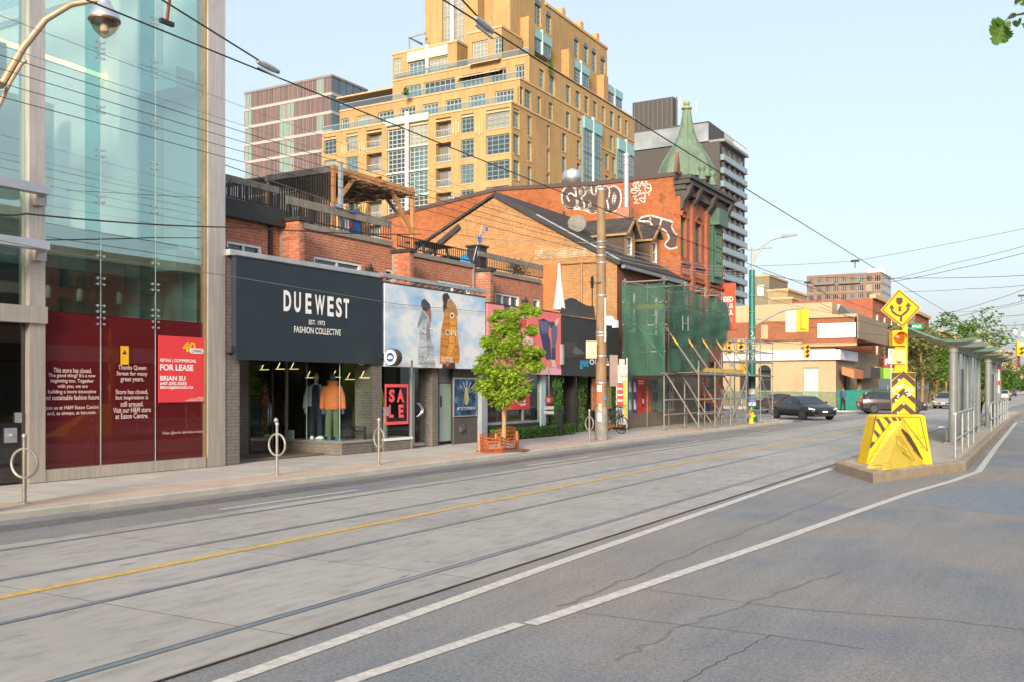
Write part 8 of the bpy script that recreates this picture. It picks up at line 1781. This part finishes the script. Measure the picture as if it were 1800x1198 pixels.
def bike(label, px, py, rz):
 p = G(px, py, ZS); t = thing('bicycle', label, 'bicycle', p, rz, group='parked bicycles');
 for x in (-.5, .5): MB().tube([(x + .31 * math.cos(q), 0, .33 + .31 * math.sin(q)) for q in [2 * math.pi * k / 20 for k in range(21)]], .018, 6).build('wheel', m_black, t, True, local=True)
 mb = MB();
 for a, b in (((-.5, 0, .33), (-.1, 0, .3)), ((-.1, 0, .3), (-.2, 0, .85)), ((-.2, 0, .78), (.38, 0, .82)), ((-.1, 0, .3), (.4, 0, .75)), ((-.5, 0, .33), (-.19, 0, .75)), ((.5, 0, .33), (.36, 0, .95))): mb.cyl(a, b, .02, n=6)
 mb.build('frame', mat('bike_frame_dark', (.05, .06, .07), .4), t, local=True); MB().box((-.32, -.06, .86), (-.08, .06, .91)).build('saddle', m_black, t, local=True); MB().bar((.34, -.28, 1.0), (.34, .28, 1.0), .03, .03).build('handlebar', m_black, t, local=True)
bike('bicycle leaning right behind the utility pole', 1073, 762, R(60)); bike('bicycle against the flyer board', 1081, 757, R(75))
for k, (px0, px1, c) in enumerate(((1040, 1047, (.45, .18, .08)), (1062, 1074, (.30, .28, .10)))):
 X = XT - .05; a, b = YX(px0, X), YX(px1, X); t = thing('shop_poster', ['orange patterned poster left of the utility pole', 'olive patterned poster right of the utility pole'][k], 'poster', (X, a, .9)); MB().box((X, a, .95), (X + .02, b, 2.2)).build('sheet', mat('pattern_%d' % k, c, .5, var=.8, vs=7), t); MB().box((X - .03, a - .04, .9), (X - .001, b + .04, 2.25)).build('backing', m_black, t)
# ================================================================== vehicles
def car(name, label, cat, loc, rz, paint, L=4.6, Wd=1.82, Ht=1.45, suv=False, head=(.7, .7, .68)):
 t = thing(name, label, cat, loc, rz)        # heading +x in local space
 hw = Wd / 2; hl = L / 2
 if suv: st = [(-hl, .45, .80, .80, .80, .75), (-hl + .12, .30, 1.0, 1.0, 1.0, .9), (-hl + .5, .25, 1.02, 1.35, Ht - .06, .95), (-hl + 1.0, .24, 1.02, 1.35, Ht, .98), (-.2, .23, .99, 1.3, Ht, 1.), (.55, .23, .97, 1.25, Ht - .1, 1.), (1.25, .23, .95, .97, .98, 1.), (hl - .35, .25, .82, .86, .87, .95), (hl - .08, .3, .62, .7, .7, .85), (hl, .38, .55, .6, .6, .78)]
 else: st = [(-hl, .45, .78, .82, .82, .74), (-hl + .12, .30, .93, .97, .97, .9), (-hl + .75, .24, .93, .97, 1.0, .97), (-hl + 1.35, .22, .92, 1.2, Ht - .12, .99), (-.35, .21, .90, 1.22, Ht, 1.), (.35, .21, .88, 1.2, Ht - .06, 1.), (1.15, .21, .86, .88, .90, 1.), (hl - .4, .22, .74, .77, .78, .96), (hl - .08, .28, .56, .62, .62, .86), (hl, .36, .50, .54, .54, .76)]
 rings = []
 for x, z0, zb, zs, zt, k in st:
  w = hw * k; g = zt - zb; wt = w * (.70 if g > .3 else .88 if g > .06 else .93); wg = w * (.84 if g > .3 else .95)
  half = [(w * .86, z0), (w * .98, z0 + .12), (w, (z0 + zb) / 2 + .05), (w * .965, zb), (wg, max(zs - .02, zb + .005)), (wt, max(zt - .02, zb + .01)), (wt * .6, max(zt, zb + .015))]
  rings.append([(x, y, z) for y, z in half] + [(x, -y, z) for y, z in reversed(half)])
 o = MB().loft(rings).build('body', paint, t, True, local=True)
 o.data.set_sharp_from_angle(angle=R(28)) if hasattr(o.data, 'set_sharp_from_angle') else None
 # glazing: sheets just outside the greenhouse
 def glass(a, b, nm, side):
  A, B_ = rings[a], rings[b]
  if side:
   for s in (0, 1):
    i0, i1 = (3, 5) if s == 0 else (10, 8); P = [Vector(A[i0]), Vector(B_[i0]), Vector(B_[i1]), Vector(A[i1])]; c = sum(P, Vector()) / 4; P = [c + (p - c) * .90 + Vector((0, .02 * (1 if s == 0 else -1), .012)) for p in P]; MB().q(P).build(nm, m_cg, t, local=True)
  else: P = [Vector(A[5]), Vector(A[8]), Vector(B_[8]), Vector(B_[5])]; c = sum(P, Vector()) / 4; d = Vector((.02 if nm == 'windscreen' else -.02, 0, .03)); MB().q([c + (p - c) * .93 + d for p in P]).build(nm, m_cg, t, local=True)
 m_cg = mat('car_glass', (.015, .02, .024), .03, spec=.9, var=0)
 for a, b in ((2, 3), (3, 4), (4, 5), (5, 6)) if not suv else ((2, 3), (3, 4), (4, 5), (5, 6)): glass(a, b, 'side_window', True)
 glass(5, 6, 'windscreen', False); glass(2, 3, 'rear_window', False) if not suv else glass(1, 2, 'rear_window', False)
 m_ty = mat('tyre_rubber', (.018, .018, .018), .85); m_rim = mat('alloy_rim', (.5, .48, .46), .35, .7)
 for x in (-hl + .85, hl - .9):
  for s in (-1, 1):
   r = .33 if not suv else .37; MB().lathe((x, s * (hw - .02), r + .05), [(r + .06, -.02), (r + .06, .0)], 20, ax='y').build('wheel_arch', m_black, t, local=True) if False else None
   aw_ = MB().q([(x + (r + .07) * math.cos(q), s * (hw * .985), r + (r + .07) * math.sin(q)) for q in [math.pi * k / 12 - .15 for k in range(13)]][::s] + []); aw_.build('wheel_arch', m_black, t, local=True)
   wh = MB().lathe((x, s * (hw - .10), r), [(r * .62, -.11), (r * .95, -.11), (r, -.07), (r, .07), (r * .95, .11), (r * .62, .11)], 24, ax='y').build('tyre', m_ty, t, True, local=True)
   MB().lathe((x, s * (hw + .015 - .02), r), [(r * .64, -.03), (r * .66, .0)], 20, ax='y').build('rim', mat('rim_dark', (.03, .03, .03), .5), wh, local=True)
   for k in range(5):
    q = 2 * math.pi * k / 5; MB().bar((x, s * (hw + .01), r), (x + r * .63 * math.cos(q), s * (hw + .005), r + r * .63 * math.sin(q)), .07, .03, (0, 1, 0)).build('spoke', m_rim, wh, local=True)
 for s in (-1, 1):
  MB().prism([(hl - .30, s * hw * .93, .70), (hl - .12, s * hw * .62, .63), (hl - .09, s * hw * .62, .56), (hl - .26, s * hw * .93, .60)], (.06, s * .03, .015)).build('headlight', mat('headlight', head, .15, spec=.8, var=0), t, local=True)
  MB().prism([(-hl + .0, s * hw * .70, .72), (-hl + .13, s * hw * .90, .75), (-hl + .13, s * hw * .90, .88), (-hl + .0, s * hw * .66, .86)], (-.05, s * .02, 0)).build('tail_light', mat('tail_light', (.35, .02, .015), .2, var=0), t, local=True)
  MB().loft([[(.75, s * (hw * .97), .92), (.90, s * (hw * .97), .92), (.90, s * (hw * .97), 1.0), (.75, s * (hw * .97), 1.0)], [(.72, s * (hw + .17), .93), (.86, s * (hw + .17), .93), (.84, s * (hw + .17), 1.05), (.74, s * (hw + .17), 1.05)]]).build('mirror', paint, t, local=True)
 MB().box((hl - .03, -hw * .5, .42), (hl + .012, hw * .5, .52)).build('grille', m_black, t, local=True); MB().box((hl + .013, -.16, .44), (hl + .03, .16, .53)).build('plate', m_white, t, local=True); MB().box((-hl - .03, -.18, .6), (-hl - .005, .18, .72)).build('plate', m_white, t, local=True); MB().box((hl - .1, -hw * .7, .24), (hl + .0, hw * .7, .36)).build('lower_intake', m_black, t, local=True); MB().box((-hl + .3, -hw * .985, .2), (hl - .5, hw * .985, .25)).build('sill', m_black, t, local=True)
 return t
m_cblk = mat('black_car_paint', (.008, .008, .009), .12, spec=.8, var=0); m_cgry = mat('dark_grey_paint', (.055, .048, .05), .2, .3, var=0); m_csil = mat('silver_paint', (.45, .43, .40), .25, .5, var=0); m_cblu = mat('blue_car_paint', (.03, .06, .12), .2, .2, var=0)
c = G(1411, 735.5); car('parked_car', 'black sedan turning out of the cross street towards the camera', 'car', (c.x, c.y, 0), math.atan2(-.72, .69), m_cblk, 4.75, 1.86, 1.40)
c = G(1567, 726); car('parked_car', 'dark grey hatchback crossing behind the chevron sign', 'car', (c.x, c.y, 0), math.atan2(sa, ca) - .12, m_cgry, 4.5, 1.82, 1.55, True)
c = G(1764, 703); car('parked_car', 'silver car driving away along the street beyond the island', 'car', (c.x, c.y, 0), R(91), m_csil, 4.5, 1.8, 1.5, True)
c = G(1778, 695.5); car('parked_car', 'blue car far ahead of the silver car', 'car', (c.x, c.y, 0), R(90), m_cblu, 4.5, 1.8, 1.45)
c = G(1672, 717); car('parked_car', 'silver car half hidden behind the near shelter', 'car', (c.x - .3, c.y, 0), R(-93), m_csil, 4.5, 1.8, 1.45)
c = G(1350, 731); car('parked_car', 'second dark car hidden behind the black sedan at the crossing', 'car', (c.x - 1, c.y + 8, 0), R(10), m_cgry, 4.5, 1.8, 1.45)
# ================================================================== people
def person(label, px, py, hgt, rz, top, legs, hair, skin=(.35, .2, .13), z=ZS, stride=.1):
 p = G(px, py, z); t = thing('person', label, 'person', p, rz); s = hgt / 1.75
 def E(x, y, zz, rx, ry, n=10): return [(x * s + rx * s * math.cos(2 * math.pi * k / n), y * s + ry * s * math.sin(2 * math.pi * k / n), zz * s) for k in range(n)]
 mb = MB(); mts = [mat('skin_%d' % int(skin[0] * 100), skin, .6), top, legs, hair, m_black]
 mb.loft([E(0, 0, .86, .15, .11), E(0, 0, .98, .155, .115)], 2); mb.loft([E(0, 0, .97, .16, .12), E(0, 0, 1.15, .16, .115), E(0, 0, 1.36, .20, .12), E(0, 0, 1.45, .12, .09), E(0, 0, 1.49, .06, .06)], 1); mb.loft([E(0, 0, 1.47, .05, .05), E(0, .01, 1.54, .055, .06), E(0, .02, 1.60, .075, .09), E(0, .01, 1.66, .078, .095)], 0); mb.loft([E(0, 0, 1.655, .08, .098), E(0, -.01, 1.71, .072, .09), E(0, -.01, 1.76, .03, .04)], 3); mb.loft([E(0, -.045, 1.56, .07, .06), E(0, -.04, 1.70, .078, .075)], 3)
 for q in (-1, 1):
  mb.tube([Vector((q * .085, 0, .9)) * s, Vector((q * .095, q * stride * .6, .5)) * s, Vector((q * .095, q * stride, .09)) * s], [.085 * s, .062 * s, .045 * s], 8, 2); mb.loft([[(q * .095 * s + a * s, q * stride * s + b * s, zz * s) for a, b in ((-.045, -.07), (.045, -.07), (.045, .17), (-.045, .17))] for zz in (.0, .08)], 4)
  mb.tube([Vector((q * .20, 0, 1.40)) * s, Vector((q * .25, -q * stride * .4, 1.12)) * s, Vector((q * .24, -q * stride * .4 + .1, .90)) * s], [.058 * s, .046 * s, .036 * s], 8, 1); mb.tube([Vector((q * .24, -q * stride * .4 + .1, .91)) * s, Vector((q * .235, -q * stride * .4 + .14, .80)) * s], [.032 * s, .022 * s], 6, 0)
 mb.build('body', mts, t, True, local=True); return t
k_b = mat('cloth_black', (.02, .02, .025), .9); k_d = mat('cloth_blue', (.05, .09, .18), .9); k_y = mat('hivis_yellow', (.55, .55, .06), .8); k_o = mat('hivis_orange', (.65, .14, .03), .8); k_g = mat('cloth_grey', (.22, .21, .2), .9); k_w = mat('cloth_white', (.6, .58, .55), .9); hr = mat('hair_dark', (.02, .015, .012), .7)
person('person in dark blue clothes with cap walking past the hoarding', 1482, 720, 1.75, R(160), k_d, k_b, hr); person('person in black top standing against the green hoarding', 1507, 717, 1.7, R(200), k_b, k_b, hr); person('person in orange vest standing under the scaffold deck', 1243, 741, 1.75, R(20), k_o, k_d, hr); person('person in hi-vis yellow jacket waiting between the two shelters', 1722, 740, 1.72, R(40), k_y, k_b, hr, z=ZI); person('person in white shirt on the far pavement by the shop trees', 1635, 704, 1.75, R(10), k_w, k_g, hr); person('person in grey clothes on the far pavement behind the shelter post', 1655, 701, 1.75, R(90), k_g, k_b, hr)
# ================================================================== far trees
m_lg = [leafmat('far_leaf_a', (.07, .15, .02), (.19, .31, .04), .4), leafmat('far_leaf_b', (.055, .13, .02), (.14, .26, .04), .4), leafmat('far_leaf_c', (.16, .19, .06), (.30, .30, .12), .4)]
def ftree(label, X, Y, h, r, m, n, size, sparse=1.):
 t = thing('pavement_tree', label, 'tree', (X, Y, ZS), group='trees along the far pavement'); b0 = Vector((X, Y, ZS))
 MB().tube([b0, b0 + Vector((.1, .1, h * .3)), b0 + Vector((-.1, 0, h * .55)), b0 + Vector((0, .2, h * .8))], [.16, .13, .09, .03], 8).build('trunk', mat('far_bark', (.26, .16, .05), .9, var=.3, vs=3), t, True)
 for k in range(6): a_ = k * 1.05; q0 = b0 + Vector((0, 0, h * (.4 + .05 * k))); MB().tube([q0, q0 + Vector((math.cos(a_) * r * .6, math.sin(a_) * r * .6, h * .18))], [.06, .02], 6).build('limb', MATS['far_bark'], t, True)
 cl = [(b0 + Vector((rt.gauss(0, r * .5), rt.gauss(0, r * .5), h * (.68 + rt.gauss(0, .15)))), r * rt.uniform(.25, .5)) for k in range(16)]
 def f(): c, q = rt.choice(cl); return c + Vector((rt.gauss(0, 1), rt.gauss(0, 1), rt.gauss(0, .8))).normalized() * q * rt.random() ** .4
 leaves(n, f, size, m, 'crown', t)
TX = -14.2
for k, (px, pyt, rr, mi, n) in enumerate(((1606, 553, 2.4, 2, 1500), (1620, 556, 2.8, 2, 1700), (1634, 568, 3.0, 0, 2400), (1645, 575, 3.2, 0, 2600), (1662, 578, 3.0, 0, 2000), (1690, 565, 4.2, 0, 3000), (1706, 600, 3.2, 1, 2000), (1722, 625, 3, 1, 1500), (1738, 640, 3.4, 0, 1500), (1752, 652, 3.2, 1, 1200), (1768, 655, 4, 0, 1200), (1782, 660, 4, 1, 1200))):
 X = TX + (1.2 if k % 2 else 0); Y = YX(px, X); h = max(5, ZZ(pyt, X, Y) * .98); ftree('%s leafy tree on the far pavement, counted from the diamond sign' % ['first', 'second', 'third', 'fourth', 'fifth', 'sixth', 'seventh', 'eighth', 'ninth', 'tenth', 'eleventh', 'twelfth'][k], X, Y, h, rr, m_lg[mi], n, .35 + k * .03)
# far poles and signs along the pavement
for k, (px, py, top, c) in enumerate(((1605, 710, 600, m_wood), (1620, 709, 585, m_galv), (1641, 703, 620, m_dkw), (1655, 701, 610, m_dkw), (1688, 697, 600, m_dkw), (1712, 695, 600, m_dkw))):
 p = G(px, py, ZS); t = thing('far_pole', '%s pole along the far pavement, counted from the chevron board' % ['first', 'second', 'third', 'fourth', 'fifth', 'sixth'][k], 'pole', p, group='poles along the far pavement'); zt = ZZ(top, p.x, p.y); MB().cyl(p, (p.x, p.y, zt), .13, .09, 8).build('shaft', c, t, True); MB().lathe((p.x, p.y, zt), [(.1, 0), (.02, .08)], 8).build('cap', m_galv, t)
for k, (x0, y0, x1, y1, d, m, lb) in enumerate(((1553, 627, 1568, 647, 84, mat('sign_maroon', (.28, .03, .03), .5), 'dark red F sign above the lime sign'), (1553, 646, 1580, 664, 82, mat('lime_sign', (.18, .45, .03), .5), 'lime green sign panel left of the chevron board'), (1634, 658, 1650, 672, 120, m_red, 'round red sign among the far trees'), (1612, 655, 1628, 668, 118, mat('fascia_purple2', (.10, .05, .28), .5), 'purple shop sign among the far trees'), (1562, 612, 1572, 638, 60, m_white, 'white parking restriction sign left of the yellow tab'))):
 q = [atD(x, y, d) for x, y in ((x0, y0), (x1, y0), (x1, y1), (x0, y1))]; t = thing('shop_board', lb, 'sign', q[3]);
 if k == 2: c = atD((x0 + x1) / 2, (y0 + y1) / 2, d); rr = (x1 - x0) / 2 / F * d; q = [c + (rv * math.cos(a_) + Vector((0, 0, math.sin(a_)))) * rr for a_ in [2 * math.pi * j / 16 for j in range(16)]]
 MB().prism(q, vv * .1).build('panel', m, t); MB().bar(atD((x0 + x1) / 2, y1, d + .2), atD((x0 + x1) / 2, 700, d + .2), .08, .08).build('post', m_galv, t)
 if k == 0:
  for a, b in (((1557, 631), (1557, 640)), ((1557, 631), (1563, 631)), ((1557, 635.5), (1561, 635.5))): MB().bar(atD(*a, d - .05), atD(*b, d - .05), .12, .02, vv).build('letter', m_wtxt, t)
 if k == 4:
  c = atD(1567, 620, d - .02); ringm = MB()
  for j in range(16):
   q0, q1 = 2 * math.pi * j / 16, 2 * math.pi * (j + 1) / 16; ringm.q([c + (rv * math.cos(a_) + Vector((0, 0, math.sin(a_)))) * r_ for a_, r_ in ((q0, .15), (q1, .15), (q1, .11), (q0, .11))])
  ringm.build('ring', m_red, t); MB().bar(c + rv * .1 - Vector((0, 0, .1)), c - rv * .1 + Vector((0, 0, .1)), .03, .01, vv).build('slash', m_red, t)
# ================================================================== overhead wires
m_wire = mat('wire_black', (.02, .02, .02), .6, var=0); m_wire2 = mat('wire_grey', (.16, .16, .17), .5, var=0)
def wire(label, pts, r=.012, m=None, sag=.0, n=10, name='overhead_wire', grp='overhead wires'):
 P = []
 for i in range(len(pts) - 1):
  a, b = Vector(pts[i]), Vector(pts[i + 1])
  for k in range(n): t = k / n; q = a.lerp(b, t); q.z -= sag * 4 * t * (1 - t); P.append(q)
 P.append(Vector(pts[-1])); o = MB().tube(P, r, 5).build(name, m or m_wire); return tag(o, label, 'wire', grp)
def insul(p0, p1, par_label):
 t = thing('wire_insulator', par_label, 'insulator', p0); MB().tube([p0, Vector(p0).lerp(p1, .3), Vector(p0).lerp(p1, .7), p1], [.03, .045, .045, .03], 8).build('sleeve', m_galv, t, True); MB().bar(Vector(p0) - Vector((0, 0, .08)), Vector(p1) - Vector((0, 0, .08)), .03, .02).build('skate', m_galv, t)
w2 = [Vector((-9.63, y, 6.15 + .0)) for y in (-14, 12, 40)]; ZT2 = onX(560, 172, -9.63).z
wire('trolley wire over the far track, crossing the condominium', [(-9.63, -6, ZT2 + .25), (-9.63, 20, ZT2 - .05), (-9.63, 52, ZT2 - .05), (-9.63, 110, ZT2)], .011)
Z3a = onX(900, 78, -6.35).z; wire('trolley wire over the near track, passing the green spire', [(-6.35, -6, Z3a + .2), (-6.35, 12, Z3a), (-6.35, 52, Z3a - .15), (-6.35, 110, Z3a - .1)], .011)
a0, a1 = onX(300, 12, -9.63), onX(488, 127, -9.6); wire('feeder wire sloping down to the far trolley wire', [onX(240, -28, -9.63), a1], .012); insul(onX(452, 108, -9.62), onX(490, 127, -9.62), 'grey insulator on the far trolley wire above the grey block')
b1 = onX(865, 57, -6.35); wire('feeder wire sloping down to the near trolley wire', [onX(780, -35, -6.35), b1], .012); insul(onX(836, 32, -6.35), onX(866, 57, -6.35), 'grey insulator on the near trolley wire by the condominium tower')
p0 = onX(293, 40, -9.63); t = thing('wire_hanger', 'red brown wire hanger rod in front of the glass store', 'hanger', p0); MB().bar(p0, onX(298, 0, -9.63), .03, .03).build('rod', mat('rod_red', (.18, .05, .04), .6), t); MB().bar(p0 + Vector((-.0, -.1, 0)), p0 + Vector((0, .1, 0)), .05, .05).build('clamp', m_black, t)
# telecom lines along the kerb to the utility pole
for k, (yl, yp, r) in enumerate(((28, 420, .009), (80, 424, .009), (97, 428, .013), (121, 436, .012), (146, 441, .012), (170, 450, .013))):
 a = onX(0, yl, -13.45); b = Vector((UX + .2, UY, ZZ(yp, UX, UY))); d = (b - a); wire('%s of the cables strung along the kerb to the utility pole' % ['topmost', 'second', 'third', 'fourth', 'fifth', 'lowest'][k], [a - d * .15 + Vector((0, 0, .2)), a, b], r * .5, m_wire2 if k < 2 else m_wire, .05)
for k, (yp, ye) in enumerate(((427, 470), (434, 476), (443, 480), (449, 484))): wire('%s pale cable leading on from the utility pole past the dormers' % ['topmost', 'second', 'third', 'lowest'][k], [Vector((UX, UY, ZZ(yp, UX, UY))), Vector((-15.0, 51.5, ZZ(ye, -15.0, 51.5)))], .012, m_galv, .25)
wire('dark service cable across the front of the glass store', [onX(-40, 368, -14), onX(45, 376, -14), onX(430, 400, -15), onX(740, 412, -16.5)], .014, m_wire, .05)
wire('thin service cable crossing the lower teal glass', [onX(-40, 415, -14.5), onX(110, 445, -14.5), onX(400, 485, -15.5), onX(700, 535, -16.0), onX(855, 549, -16.0)], .008, m_wire2)
wire('service cable from the pole across the brick terraces', [Vector((UX, UY, ZZ(428, UX, UY))), onX(870, 422, -17), onX(700, 398, -16.4), onX(540, 340, -15.5), onX(395, 290, -14)], .009, m_wire2)
tops = lambda x, y, d: atD(x, y, d)
spans = [(1315, 468, 53, 1503, 459, 49, 1810, 400, 45), (1322, 500, 53, 1420, 522, 60, 1500, 560, 70), (1340, 480, 53, 1425, 497, 58, 1470, 530, 66), (1560, 493, 58, 1680, 462, 52, 1810, 430, 47), (1565, 496, 58, 1690, 471, 52, 1810, 442, 47), (1440, 488, 60, 1620, 489, 56, 1810, 484, 50), (1590, 513, 62, 1700, 508, 58, 1810, 501, 52), (1660, 552, 72, 1740, 530, 66, 1810, 505, 60), (1675, 558, 72, 1750, 540, 70, 1810, 526, 66), (1665, 549, 72, 1740, 545, 70, 1810, 530, 66), (1690, 565, 78, 1760, 556, 74, 1810, 552, 70), (1700, 577, 84, 1760, 572, 80, 1810, 570, 76), (1705, 590, 90, 1760, 588, 86, 1810, 583, 82), (1700, 600, 96, 1760, 603, 90, 1810, 600, 86), (1325, 560, 54, 1420, 575, 64, 1560, 590, 84), (1330, 520, 54, 1430, 545, 64, 1580, 570, 84), (1320, 595, 54, 1420, 605, 66, 1540, 600, 84), (1440, 540, 64, 1530, 570, 76, 1660, 600, 96)]
nm_ = ['first', 'second', 'third', 'fourth', 'fifth', 'sixth', 'seventh', 'eighth', 'ninth', 'tenth', 'eleventh', 'twelfth', 'thirteenth', 'fourteenth', 'fifteenth', 'sixteenth', 'seventeenth', 'eighteenth']
for k, s in enumerate(spans): wire('%s span wire over the crossing, counted from the top' % nm_[k], [atD(*s[0:3]), atD(*s[3:6]), atD(*s[6:9])], .007 + .00012 * s[2], m_wire if k % 3 else m_wire2, .04, grp='span wires over the crossing')
for k, (x, y, d) in enumerate(((1503, 459, 49), (1420, 497, 58), (1795, 520, 66), (1760, 552, 74), (1745, 586, 86))):
 q = atD(x, y, d); t = thing('wire_hanger', ['wire hanger on the topmost span right of the lamp arm', 'wire hanger on the span left of the far midrise', 'wire hanger at the right edge above the lit signal', 'wire hanger among the spans left of the lit signal', 'wire hanger low among the spans over the far shelter'][k], 'hanger', q, group='span wire hangers'); MB().box(q + Vector((-.2, -.05, -.06)), q + Vector((.2, .05, .06))).build('ear', m_black, t); MB().bar(q, q - Vector((0, 0, .35)), .04, .04).build('drop', m_black, t)
for k, (x, y) in enumerate(((1784, 585), (1798, 589))):
 q = atD(x, y, 70); t = thing('hanging_lamp', ['left', 'right'][k] + ' white globe lamp hanging above the lit signal', 'street lamp', q, group='globe lamps over the far street'); MB().lathe(q, [(.03, .25), (.12, .15), (.17, .05), (.16, -.1), (.08, -.18), (.01, -.2)], 12).build('globe', m_white, t, True); MB().bar(q + Vector((0, 0, .2)), q + Vector((0, 0, .8)), .03, .03).build('rod', m_black, t)
